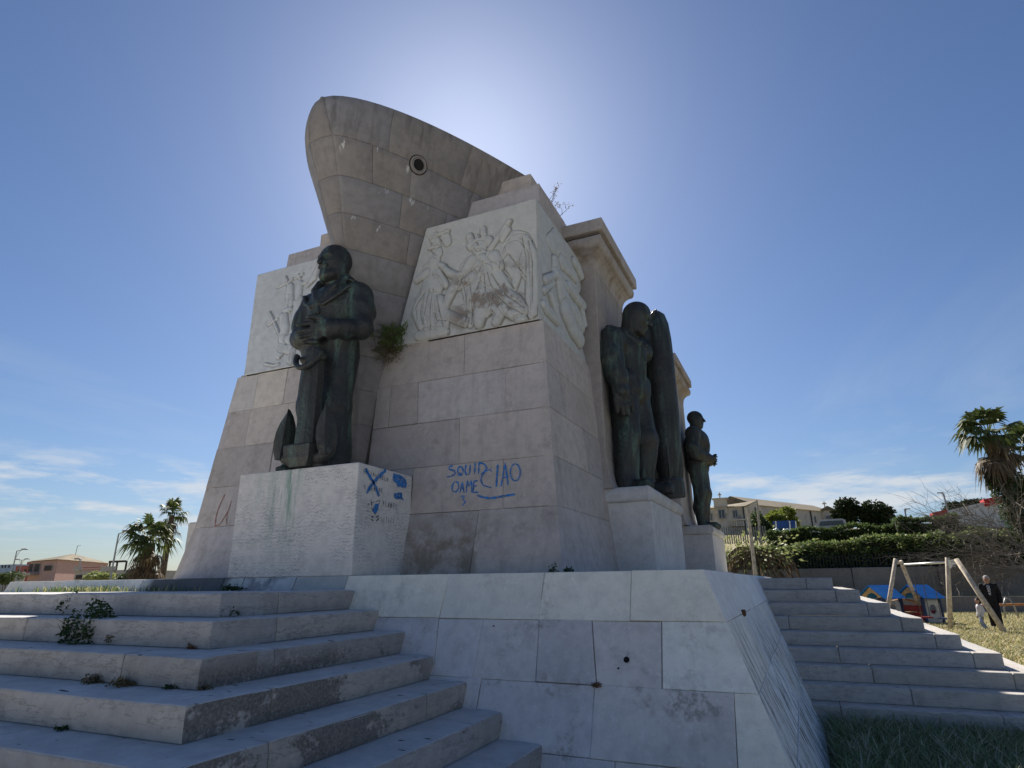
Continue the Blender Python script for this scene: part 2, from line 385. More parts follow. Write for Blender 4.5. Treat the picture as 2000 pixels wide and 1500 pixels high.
def spray(name, c):
    s = NT(name); n = s.noise(45, 4, .6); s.out(s.mix(s.ramp(s.noise(12, 3), .3, .7), rgbv(c, .8), rgbv(c, 1.3)), .75, .2)
    t = s.n('ShaderNodeBsdfTransparent'); mx_ = s.n('ShaderNodeMixShader'); s.l(s.ramp(n, .36, .52, .25, .95), mx_.inputs[0])
    o_ = [q for q in s.t.nodes if q.type == 'OUTPUT_MATERIAL'][0]; s.l(t.outputs[0], mx_.inputs[1]); s.l(s.b.outputs[0], mx_.inputs[2]); s.l(mx_.outputs[0], o_.inputs[0]); return s.m
M['paint_blue'] = spray('blue_spray_paint', (.03, .18, .48))
M['paint_red'] = plain('red_spray_paint', (.30, .12, .095), .7, .3, 30)
M['paint_black'] = plain('black_marker', (.10, .10, .11), .7, .3, 30)
M['dark'] = plain('dark_hollow', (.012, .011, .010), .9)
# ---------------------------------------------------------------- stone pieces
def quadS(p00, p10, p11, p01):
    a, b, c, d = map(lambda p: np.array(p, float), (p00, p10, p11, p01))
    return lambda s, t: (a*(1-s)+b*s)*(1-t)+(d*(1-s)+c*s)*t
def patch(name, S, parent, mat, gap=.002, bev=.004, depth=.10, n=(1, 1), push=None, smooth=False, N=None, rough=0.0, seed=0):
    """one facing stone: front grid on S(s,t), bevelled rim, skirt going back into the wall"""
    ls = max(np.linalg.norm(S(1, .5)-S(0, .5)), .02); lt = max(np.linalg.norm(S(.5, 1)-S(.5, 0)), .02)
    if push is None: push = random.uniform(-.004, .004)
    g, b = gap, gap+bev
    sl_ = [g/ls]+list(np.linspace(b/ls, 1-b/ls, n[0]+1))+[1-g/ls]
    tl_ = [g/lt]+list(np.linspace(b/lt, 1-b/lt, n[1]+1))+[1-g/lt]
    A, B = len(sl_), len(tl_)
    def nrm(s, t):
        if N is not None: return N
        e = 1e-3; d1 = S(min(s+e, 1), t)-S(max(s-e, 0), t); d2 = S(s, min(t+e, 1))-S(s, max(t-e, 0))
        v = np.cross(d1, d2); return v/np.linalg.norm(v)
    V = []; idx = {}
    for j, t in enumerate(tl_):
        for i, s in enumerate(sl_):
            rim = i in (0, A-1) or j in (0, B-1)
            idx[i, j] = len(V); V.append(S(s, t)+nrm(s, t)*(push-(bev*.7 if rim else 0)))
    Fc = [(idx[i, j], idx[i+1, j], idx[i+1, j+1], idx[i, j+1]) for j in range(B-1) for i in range(A-1)]
    ring = [(i, 0) for i in range(A)]+[(A-1, j) for j in range(1, B)]+[(i, B-1) for i in range(A-2, -1, -1)]+[(0, j) for j in range(B-2, 0, -1)]
    base = len(V)
    for (i, j) in ring: V.append(V[idx[i, j]]-nrm(sl_[i], tl_[j])*depth)
    L = len(ring)
    for k in range(L):
        a, b_ = ring[k], ring[(k+1) % L]
        Fc.append((idx[b_], idx[a], base+k, base+(k+1) % L))
    V = np.array(V)
    o = mesh_np(name, V, Fc, mat, parent)
    if smooth:
        fl = np.zeros(len(Fc), bool); fl[:(A-1)*(B-1)] = True; o.data.polygons.foreach_set('use_smooth', fl)
    return o
def wall_rows(parent, rows, P, N, mats, name='stone_block', gap=.002):
    """rows: list of (z0,z1,[a joints]); P(a,z) -> point on the wall; a ascending to the viewer's right"""
    for z0, z1, js in rows:
        for a0, a1 in zip(js[:-1], js[1:]):
            f0 = a0 if callable(a0) else (lambda z, a=a0: a); f1 = a1 if callable(a1) else (lambda z, a=a1: a)
            m = mats() if callable(mats) else mats
            j_ = lambda: random.uniform(-.0025, .0025)
            patch(name, quadS(P(f0(z0)+j_(), z0+j_()), P(f1(z0)+j_(), z0+j_()), P(f1(z1)+j_(), z1+j_()), P(f0(z1)+j_(), z1+j_())), parent, m, N=np.array(N, float)/np.linalg.norm(N), gap=gap)
WC = -4.8
mon = empty('war_monument', (WC, 5, -EYE))
tag(mon, 'large pale limestone war memorial shaped like a ship bow with marble reliefs', 'monument')
# ---- battered base
BT = .09; BZ = -1.62
def bfront(a, z): return np.array([a, 4.937+.435*z, z])
def bside(u, z): return np.array([-.632-.40*z, u, z])
def cornerW(z): return -.632-.40*z
BL = -9.5
def loft(name, mat, parent, quads_lo, quads_hi):
    """closed frustum from two quads"""
    V = list(quads_lo)+list(quads_hi)
    return mesh_np(name, V, [(0, 3, 2, 1), (4, 5, 6, 7)]+[(i, (i+1) % 4, 4+(i+1) % 4, 4+i) for i in range(4)], mat, parent)
ins = .03
base = loft('pedestal', M['mortar'], mon,
    [(BL-.8, 4.937+.435*BZ+ins, BZ), (cornerW(BZ)-ins, 4.937+.435*BZ+ins, BZ), (cornerW(BZ)-ins, 17.2, BZ), (BL-.8, 17.2, BZ)],
    [(BL, 4.937+.435*BT+ins, BT-.012), (cornerW(BT)-ins, 4.937+.435*BT+ins, BT-.012), (cornerW(BT)-ins, 16.6, BT-.012), (BL, 16.6, BT-.012)])
def bw(x, y): return on_pl(x, y, (0, 1, -.435), 4.937)[0]
r1 = [-6.9, -5.62, -5.33, -4.96, -4.62, -3.98, bw(868, 1160), bw(1058, 1160), bw(1232, 1160), cornerW]
zr = [BT, -.272, -.694, -1.115, -1.62]
def slant(x0, y0, x1, y1):
    p, q = on_pl(x0, y0, (0, 1, -.435), 4.937), on_pl(x1, y1, (0, 1, -.435), 4.937)
    return lambda z: p[0]+(q[0]-p[0])*(z-p[2])/(q[2]-p[2])
nF = (0, -1, .435); nS = (1, 0, .40)
wall_rows(base, [(zr[1], zr[0], [-9.5, -8.35, -6.9])], bfront, nF, M['base_top'])
wall_rows(base, [(-.20, zr[0], r1[:6])], bfront, nF, M['strip'], 'foot_stone', gap=.005)
wall_rows(base, [(zr[1], zr[0], r1[5:])], bfront, nF, M['base_top'])
wall_rows(base, [(zr[2], zr[1], [-6.9, -4.4, slant(857, 1207, 845, 1315), slant(945, 1207, 922, 1322), slant(1054, 1210, 1046, 1330), slant(1156, 1215, 1165, 1337), slant(1292, 1215, 1293, 1346)])], bfront, nF, M['base_low'])
wall_rows(base, [(zr[2], zr[1], [slant(1292, 1215, 1293, 1346), cornerW])], bfront, nF, M['base_top'])
wall_rows(base, [(zr[3], zr[2], [-3.9, bw(927, 1400), slant(1161, 1340, 1153, 1478), slant(1433, 1355, 1441, 1500)])], bfront, nF, M['base_low'])
wall_rows(base, [(zr[3], zr[2], [slant(1433, 1355, 1441, 1500), cornerW])], bfront, nF, M['base_top'])
wall_rows(base, [(zr[4], zr[3], [-3.2, bw(1200, 1500), bw(1420, 1500), cornerW])], bfront, nF, M['base_low'])
def fe(z): return 4.937+.435*z
wall_rows(base, [(zr[1], zr[0], [fe, 7.2, 9.6, 12.1, 14.4, 16.6]), (zr[2], zr[1], [fe, 6.1, 8.3, 10.6, 13.2, 16.6]), (zr[3], zr[2], [fe, 5.6, 7.3, 9.0, 11.2]), (zr[4], zr[3], [fe, 6.4, 8.2, 10.0])], bside, nS, M['base_side'])
# ledge paving on top
for i, (x0, x1, y0, y1) in enumerate([(-9.45, -6.6, 4.99, 5.9), (-3.94, -2.3, 4.99, 5.86), (-2.3, -.69, 4.99, 6.6), (-2.2, -.69, 6.6, 8.1), (-1.55, -.69, 8.1, 11), (-2.3, -.69, 11, 14.2), (-1.55, -.69, 14.2, 16.5)]):
    MB().box(x0, x1, y0, y1, BT-.09, BT-.002, .006).build('ledge_slab', M['base_top'], base)
# ---- body
ZB = [.10, .76, 1.30, 1.85, 2.40, 2.95]
def bu(z): return 5.96+.0955*(z-.76) if z >= .76 else 5.81+.227*(z-.1)
def bh(z): return 2.62-.082*(z-.76) if z >= .76 else 2.70-.121*(z-.1)
def dfront(a, z): return np.array([a, bu(z), z])
def wr_(z): return WC+bh(z)
def wl_(z): return WC-bh(z)
def fr(x, y): return on_pl(x, y, (0, 1, -.0955), 5.8874)
def sl2(x0, y0, x1, y1):
    p, q = fr(x0, y0), fr(x1, y1); return lambda z: p[0]+(q[0]-p[0])*(z-p[2])/(q[2]-p[2])
UB = 16.2
i2 = .03
V = []; Fb = []
prof = [(.08, 2.70, 5.81), (.76, 2.62, 5.96), (2.95, 2.44, 6.17), (3.0, 2.30, 6.35), (4.6, 2.30, 6.45)]
for z, h, u in prof: V += [(WC-h+i2, u+i2, z), (WC+h-i2, u+i2, z), (WC+h-i2, 9.4, z), (WC-h+i2, 9.4, z)]
for k in range(len(prof)-1):
    for i in range(4): Fb.append((k*4+i, k*4+(i+1) % 4, k*4+4+(i+1) % 4, k*4+4+i))
Fb += [(3, 2, 1, 0), tuple(len(prof)*4-4+i for i in range(4))]
body = mesh_np('body', V, Fb, M['mortar'], mon)
def bodymat():
    return M['body'] if random.random() < .8 else M['body_pale']
PL0, PL1 = -5.6, -3.96
HX = WC+.16
wall_rows(body, [(ZB[0], ZB[1], [PL1-.05, sl2(935, 999, 924, 1119), wr_]),
    (ZB[1], ZB[2], [HX, sl2(807, 920, 799, 1005), sl2(982.6, 900, 982, 993), wr_]),
    (ZB[2], ZB[3], [HX, sl2(897, 820, 897, 905), wr_]),
    (ZB[3], ZB[4], [HX, sl2(764, 760, 758, 836), sl2(817, 748, 815, 826), sl2(988, 730, 987, 800), wr_]),
    (ZB[4], ZB[5], [HX, sl2(908, 660, 906, 730), wr_])], dfront, (0, -1, .09), lambda: M['body'])
wall_rows(body, [(ZB[0], ZB[1], [wl_, PL0+.05]), (ZB[1], ZB[2], [wl_, sl2(458, 951, 443, 1026), WC-.2]),
    (ZB[2], ZB[3], [wl_, sl2(535, 866, 527, 917), WC-.2]), (ZB[3], ZB[4], [wl_, sl2(490, 800, 477, 869), WC-.2])], dfront, (0, -1, .09), lambda: M['body'])
wall_rows(body, [(ZB[4], ZB[5], [wl_, sl2(505, 731, 493, 799)]), (ZB[4], ZB[5], [sl2(505, 731, 493, 799), sl2(563, 721, 552, 788)])], dfront, (0, -1, .09), lambda: M['body_pale'])
wall_rows(body, [(ZB[4], ZB[5], [sl2(563, 721, 552, 788), WC-.25])], dfront, (0, -1, .09), lambda: M['body'])
def dside(u, z): return np.array([WC+bh(z), u, z])
wall_rows(body, [(ZB[0], ZB[1], [bu, 7.98]), (ZB[1], ZB[2], [bu, 6.9, 7.98]), (ZB[2], ZB[3], [bu, 7.25, 7.98]), (ZB[3], ZB[4], [bu, 6.55, 7.98]), (ZB[4], ZB[5], [bu, 6.45, 7.98])], dside, (1, 0, .08), lambda: M['body'])
def dsideL(u, z): return np.array([WC-bh(z), u, z])
for z0, z1 in zip(ZB[:-1], ZB[1:]):
    patch('stone_block', quadS(dsideL(7.98, z0), dsideL(bu(z0), z0), dsideL(bu(z1), z1), dsideL(7.98, z1)), body, M['body'], N=np.array([-1, 0, .08]))
# ledge on which the reliefs stand
MB().box(WC-2.41, WC+2.41, 6.2, 7.95, 2.93, 2.985).build('ledge', M['body'], body)
# rear body with coping
rear = MB().box(-7.1, -2.5, 9.3, UB, .08, 4.55).build('rear_wall', M['body'], mon)
for i in range(4): MB().box(-7.2, -2.42, 9.3+i*1.72, 9.3+i*1.72+1.71, 4.55, 4.66, .012).build('coping_stone', M['pil'], rear)
# ---- cap courses above the reliefs
cap = MB().box(WC-2.23, WC+2.22, 6.71, 8.9, 4.58, 5.23).build('cap', M['mortar'], mon)
def cfr(a, z): return np.array([a, 6.19+.095*z, z])
wall_rows(cap, [(4.58, 5.25, [WC-2.26, -6.0, WC-.6]), (4.58, 5.25, [-3.68, -2.56])], cfr, (0, -1, .09), M['body'])
patch('stone_block', quadS((-2.56, 6.625, 4.58), (-2.56, 7.75, 4.58), (-2.56, 7.75, 5.25), (-2.56, 6.69, 5.25)), cap, M['body'], N=np.array([1., 0, 0]))
patch('stone_block', quadS((WC-2.26, 8.8, 4.58), (WC-2.26, 6.625, 4.58), (WC-2.26, 6.69, 5.25), (WC-2.26, 8.8, 5.25)), cap, M['body'], N=np.array([-1., 0, 0]))
MB().box(WC-2.25, WC+2.235, 6.70, 8.9, 5.20, 5.247, .006).build('coping_stone', M['body'], cap)
tier = MB().box(-6.75, -2.83, 7.05, 8.6, 5.22, 5.75, .012).build('upper_tier', M['pil'], mon)
# ---- ship bow
_stz = [-.1, .6, 1.2, 2.0, 2.6, 3.1, 3.5, 3.9, 4.23, 4.58, 4.92, 5.26, 5.42, 5.68, 5.85, 6.0]
_stu = [5.90, 5.92, 5.93, 5.90, 5.83, 5.73, 5.61, 5.46, 5.33, 5.18, 5.05, 4.90, 4.83, 4.77, 4.775, 4.80]
_stb = [.05, .05, .05, .05, .05, .055, .06, .07, .08, .12, .15, .18, .18, .13, .08, .03]
_hz = [-.1, 1.0, 1.85, 2.73, 3.2, 3.5, 4.6, 4.9, 5.27, 6.0]
_hh = [.20, .25, .34, .50, .66, .76, 1.07, 1.13, 1.21, 1.465]
def hullp(t, z):
    """starboard side, t=0 stem edge, t=1 at y 6.69 (beyond for t>1)"""
    us = np.interp(z, _stz, _stu); b = np.interp(z, _stz, _stb); H = np.interp(z, _hz, _hh)
    p = np.interp(z, [2.8, 4.2, 4.8, 6.0], [1.0, .92, .78, .60])
    U = us+(6.69-us)*t
    return np.array([WC+b+(H-b)*max(t, 0)**p, U, z])
def mir(P): return np.array([2*WC-P[0], P[1], P[2]])
HZ = [.2, .9, 1.45, 1.9, 2.34, 2.78, 3.22, 3.65, 4.08, 4.5, 4.93, 5.38, 5.998]
TE = 1.42
# core
zs = np.linspace(-.05, 5.97, 40); tsn = np.concatenate([[0, .01, .03, .06], np.linspace(.1, TE, 14)])
Vh = []; Fh = []; nt_ = len(tsn)
def hin(P, m=False):
    q = np.array([P[0]-.045 if P[0]-WC > .07 else WC+(P[0]-WC)*.4, P[1]+.05, P[2]]); return mir(q) if m else q
for z in zs:
    Vh += [hin(hullp(t, z), True) for t in tsn[::-1]]+[hin(hullp(t, z)) for t in tsn]
w_ = 2*nt_
for k in range(len(zs)-1):
    for i in range(w_-1): Fh.append((k*w_+i, k*w_+i+1, (k+1)*w_+i+1, (k+1)*w_+i))
    Fh.append((k*w_+w_-1, k*w_, (k+1)*w_, (k+1)*w_+w_-1))
Fh.append(tuple((len(zs)-1)*w_+i for i in range(w_)))
bow = mesh_np('ship_bow', Vh, Fh, M['mortar'], mon)
HJ = {11: [0, .30, .86, 1.42], 10: [0, .20, .47, .98, 1.42], 9: [0, .42, .80, 1.2], 8: [0, .52, 1.1], 7: [0, .6, 1.1], 6: [0, .8], 5: [0, .9], 4: [0, .8], 3: [0, .9], 2: [0, .8], 1: [0, .9], 0: [0, .9]}
for k in range(12):
    z0, z1 = HZ[k], HZ[k+1]
    for a, b in zip(HJ[k][:-1], HJ[k][1:]):
        S = lambda s, t, a=a, b=b: hullp((a+(b-a)*s) if a > 0 else b*s**1.7, z0+(z1-z0)*t)
        n_ = max(6, int((b-a)*16)); nz_ = max(3, int((z1-z0)/.11))
        patch('hull_stone', S, bow, M['hull'], depth=.05, n=(n_, nz_), smooth=True, push=0, gap=.0014, bev=.003)
        S2 = lambda s, t, S=S: mir(S(1-s, t))
        patch('hull_stone', S2, bow, M['hull'], depth=.05, n=(n_, nz_), smooth=True, push=0, gap=.0014, bev=.003)
    # stem face stones
    S3 = lambda s, t: (lambda P: np.array([WC+(P[0]-WC)*(2*s-1), P[1]-.02*(1-(2*s-1)**2), P[2]]))(hullp(0, z0+(z1-z0)*t))
    patch('stem_stone', S3, bow, M['hull'], depth=.02, n=(4, max(3, int((z1-z0)/.11))), smooth=True, push=0, gap=.0012, bev=.003)
# deck
dv = [hullp(t, 5.985) for t in tsn]; dl = [mir(p) for p in dv[::-1]]
mesh_np('deck', dl+dv, [tuple(range(2*nt_))], M['hull'], bow)
# hawse pipe on the starboard side
pc = on_x(815, 323, WC+.93)
best = min(((np.linalg.norm(np.cross(ray(815, 323)/np.linalg.norm(ray(815, 323)), hullp(t, z))), t, z) for t in np.linspace(.1, 1.2, 60) for z in np.linspace(4.6, 5.8, 60)))
t_, z_ = best[1], best[2]
hp = hullp(t_, z_); e = 1e-3
hn = np.cross(hullp(t_+e, z_)-hp, hullp(t_, z_+e)-hp); hn /= np.linalg.norm(hn)
a1 = np.cross(hn, (0, 0, 1)); a1 /= np.linalg.norm(a1); a2 = np.cross(hn, a1)
def ringmesh(prof, n=40):
    V = []; Fc = []
    for r, d in prof:
        for k in range(n):
            a = 2*math.pi*k/n; V.append(hp+a1*r*math.cos(a)+a2*r*math.sin(a)+hn*d)
    for i in range(len(prof)-1):
        for k in range(n): Fc.append((i*n+k, i*n+(k+1) % n, (i+1)*n+(k+1) % n, (i+1)*n+k))
    return V, Fc, n
V, Fc, n = ringmesh([(0.1240, -.05), (0.1216, .016), (0.1136, .024), (0.1024, .024), (0.0944, .018), (0.0912, -.02)])
mesh_np('hawse_ring', V, Fc, M['hull'], bow, True)
V, Fc, n = ringmesh([(0.1200, -.02), (0.1276, .012), (0.1340, .006), (0.1352, -.02)])
mesh_np('ring_groove', V, Fc, M['dark'], bow)
V, Fc, n = ringmesh([(0.0784, -.02), (0.0784, .0185), (0.0720, .0185), (0.0000, .0185)])
mesh_np('hawse_hole', V[:], Fc, M['dark'], bow)
V, Fc, n = ringmesh([(0.0912, .010), (0.0832, .022), (0.0784, .0195)])
mesh_np('hawse_lip', V, Fc, M['hull'], bow, True)
# ---- pilasters with cornices (seaward side)
def pilaster(u0, u1, c0, c1, top):
    p = MB().box(-3.2, -2.19, u0, u1, 1.15, 4.62, .012).build('pilaster', M['pil'], mon)
    # concave foot and cove capital: rings of a rectangle
    def rings(prof, name, mat, kk=1.0):
        V = []; Fc = []
        for z, d in prof: V += [(-3.2, u0-d*kk, z), (-2.19+d, u0-d*kk, z), (-2.19+d, u1+d*.6, z), (-3.2, u1+d*.6, z)]
        for k in range(len(prof)-1):
            for i in range(4): Fc.append((k*4+i, k*4+(i+1) % 4, k*4+4+(i+1) % 4, k*4+4+i))
        Fc += [(3, 2, 1, 0), tuple(len(prof)*4-4+i for i in range(4))]
        return mesh_np(name, V, Fc, mat, p)
    rings([(1.18, .10), (1.22, .085), (1.30, .05), (1.42, .02), (1.6, .003)], 'foot_moulding', M['pil'])
    dm = .20; dk = (u0-c0-.03)/dm
    cove = [(4.46, .004), (4.54, .015), (4.60, .04), (4.65, .085), (4.685, .14), (4.70, .19), (4.72, .215), (4.76, .232), (4.80, .238), (4.84, .232), (4.862, .215)]
    cove = [(z+top-5.10, min(d*dm/.24, dm*1.02)) for z, d in cove]
    rings(cove, 'cove_moulding', M['pil'], dk)
    MB().box(-3.2, -2.19+dm-.03, u0-dm*dk+.03, u1+.08, top-.225, top-.19).build('shadow_joint', M['mortar'], p)
    L = (c1-c0)/2
    for i in range(2): MB().box(-3.2, -1.95, c0+i*L+(.003 if i else 0), c0+(i+1)*L, top-.195, top, .012).build('cornice_slab', M['pil'], p)
    # facing joints
    return p
pilaster(7.95, 9.55, 7.6, 9.75, 5.09)
pilaster(13.9, 15.75, 13.55, 15.85, 5.03)
# ---- plinths
pl = MB().box(PL0, PL1, 4.985, 5.97, BT-.005, 1.195, .008).build('sailor_plinth', M['plinth'], mon)
def side_plinth(u0, u1, z1, mm):
    p = MB().box(-2.3, -1.62, u0, u1, BT-.005, z1-.19, .008).build('statue_plinth', mm, mon)
    # bull-nosed top course in three stones
    cuts = [u0-.02, u0+(u1-u0)*.62, u0+(u1-u0)*.78, u0+(u1-u0)*.9, u1+.02]
    for a, b in zip(cuts[:-1], cuts[1:]):
        r = .095; pr = [(-2.3, z1-.19), (-1.66, z1-.19)]+[(-1.66+r*.75*math.sin(t), z1-.095-.095*math.cos(t)) for t in np.linspace(.3, math.pi-.3, 9)]+[(-1.66, z1), (-2.3, z1)]
        n = len(pr); a_ = a+.003; b_ = b-.003
        q = pr if a > u0 else pr
        V = [(x, a_, z) for x, z in pr]+[(x, b_, z) for x, z in pr]
        o = mesh_np('bullnose_stone', V, [tuple(range(n)), tuple(range(2*n-1, n-1, -1))]+[(i, n+i, n+(i+1) % n, (i+1) % n) for i in range(n)], mm, p)
    # front bull-nose
    V = [(-2.3, y, z) for y, z in [(u0, z1-.19)]+[(u0-.02-.05*math.sin(t), z1-.095-.095*math.cos(t)) for t in np.linspace(0.1, math.pi-.1, 9)]+[(u0, z1)]]
    n = len(V); V += [(-1.66, v[1], v[2]) for v in V]
    mesh_np('bullnose_stone', V, [tuple(range(n))[::-1], tuple(range(n, 2*n))]+[(i, (i+1) % n, n+(i+1) % n, n+i) for i in range(n)], mm, p)
    return p
side_plinth(7.95, 10.15, 1.19, M['plinth2'])
side_plinth(14.05, 16.3, 1.17, M['plinth2'])
MB().box(-8.88, -7.3, 7.0, 8.6, BT-.005, .985, .02).build('statue_plinth', M['plinth2'], mon)
# ---- front steps
def noisy_bar(name, x0, x1, y0, y1, z0, z1, axis, nose, parent, mat, seed, wear=.009, open_end=False):
    """step stone: rounded cross-section swept along `axis`, with a chipped nosing. nose: -1/+1 side of the cross axis that is exposed"""
    a0, a1 = (x0, x1) if axis == 'x' else (y0, y1)
    c0, c1 = (y0, y1) if axis == 'x' else (x0, x1)
    g = .003; a0 += g; a1 -= g
    e0, e1 = (c0, c1) if nose < 0 else (c1, c0)      # exposed side first
    s_ = 1 if e1 > e0 else -1
    r = .014
    pr = [(e0+s_*.004, z0+.004), (e0, z0+(z1-z0)*.33), (e0, z0+(z1-z0)*.66), (e0, z1-r), (e0+s_*r*.3, z1-r*.3), (e0+s_*r, z1), (e0+s_*.12, z1), (e1, z1), (e1, z0)]
    n = len(pr); seg = max(4, int((a1-a0)/.05)); al = np.concatenate([[a0], np.linspace(a0+.008, a1-.008, seg), [a1]])
    V = []
    PP = np.array([(a*2.2, c*3+seed, z*4) for a in al for c, z in pr]); N1 = vnoise(PP, 1.7); N2 = vnoise(PP*4.3, 1.2); N3 = vnoise(PP, 1.1)
    for i, a in enumerate(al):
        end = i in (0, len(al)-1)
        for k, (c, z) in enumerate(pr):
            d = 0; q_ = i*n+k
            if k in (3, 4, 5): d = wear*(.5+.8*N1[q_]+.6*max(0, N2[q_]))
            elif k in (1, 2): d = wear*.35*N3[q_]
            d = max(d, -.002)
            if end: d += .005
            cc = c+s_*d*(1 if k < 5 else .4); zz = z-(d*.8 if k in (4, 5) else (.2*d if k == 3 else 0))-(.004 if end and k > 3 else 0)
            V.append((a, cc, zz) if axis == 'x' else (cc, a, zz))
    Fc = []
    for i in range(len(al)-1):
        for k in range(n): Fc.append((i*n+k, i*n+(k+1) % n, (i+1)*n+(k+1) % n, (i+1)*n+k))
    Fc += [tuple(range(n)), tuple((len(al)-1)*n+k for k in range(n))[::-1]]
    flip = (axis == 'x') != (nose < 0)
    if not flip: Fc = [f[::-1] for f in Fc]
    return mesh_np(name, V, Fc, mat, parent)
E0, RS, TR, W0, U0 = -.0408, .17, .3409, -3.8417, 3.3863
st = empty('front_staircase', (W0-1.5, U0, -EYE)); tag(st, 'wide pale stone staircase rising towards the sailor statue', 'staircase')
FJ = {0: [on_z(150, 1155, E0)[0]], 1: [on_z(66, 1205, E0-RS)[0]], 2: [on_z(226, 1278, E0-2*RS)[0]], 3: [-6.2], 4: [-5.1, -3.9], 5: [-4.4], 6: [-3.7], 7: [-4.0], 8: [-3.4]}
SJ = {0: (505, 1153), 1: (500, 1207), 2: (490, 1274), 3: (474, 1357), 4: (458, 1470)}
for k in range(9):
    z1 = E0-k*RS; z0 = z1-RS if k < 8 else -1.63
    Wk, Uk = W0+k*TR, U0-k*TR
    js = [-13.0]+sorted([j for j in FJ[k] if j < Wk-.4])+[Wk]
    d = .42
    for a, b in zip(js[:-1], js[1:]):
        last = b == Wk
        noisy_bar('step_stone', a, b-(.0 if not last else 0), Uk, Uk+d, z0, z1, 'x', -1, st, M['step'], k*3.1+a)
    uend = fe(z0+.5*(z1-z0))
    ue = fe(z1)-.004
    uj = Uk+d+.55
    if k in SJ: uj = max(Uk+d+.15, on_x(SJ[k][0], SJ[k][1], Wk)[1])
    ul = [Uk+d, uj, ue+.02]
    if k >= 4: ul = [Uk+d, uj, uj+1.45, ue+.02]
    for i, (a, b) in enumerate(zip(ul[:-1], ul[1:])):
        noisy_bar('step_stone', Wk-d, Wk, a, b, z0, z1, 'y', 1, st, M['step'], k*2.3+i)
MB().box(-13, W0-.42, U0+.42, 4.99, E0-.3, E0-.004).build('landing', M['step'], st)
# ---- right-hand steps
rt = empty('side_staircase', (.5, 10.5, -EYE)); tag(rt, 'grey stone side staircase beside the sloping base, climbing away from the grass', 'staircase')
ER, RR, TX, TY, WR0, UR0 = .045, .174, .318, .30, .42, 10.92
RJ = {0: [.05], 1: [.42], 2: [.78], 3: [1.12, -.25], 4: [1.42], 5: [1.72, .3], 6: [.62, 2.0], 7: [.95], 8: [.2, 1.7]}
for k in range(9):
    z1 = ER-k*RR; z0 = z1-RR if k < 8 else -1.64
    Wk, Uk = WR0+k*TX, UR0-k*TY
    lw = cornerW(z1)-.05
    js = [lw]+sorted(j for j in RJ[k] if lw+.2 < j < Wk-.2)+[Wk]
    d = .36
    for a, b in zip(js[:-1], js[1:]): noisy_bar('step_stone', a, b, Uk, Uk+d, z0, z1, 'x', -1, rt, M['step_right'], k*1.7+a, wear=.007)
    yl = [Uk+d, Uk+d+1.7, 15.3+k*TY]
    for a, b in zip(yl[:-1], yl[1:]): noisy_bar('step_stone', Wk-d-.02, Wk, a, b, z0, z1, 'y', 1, rt, M['step_right'], k*1.3+a, wear=.006)
MB().box(-.7, WR0-.36, UR0+.36, 15.2, ER-.3, ER-.004).build('landing', M['step_right'], rt)
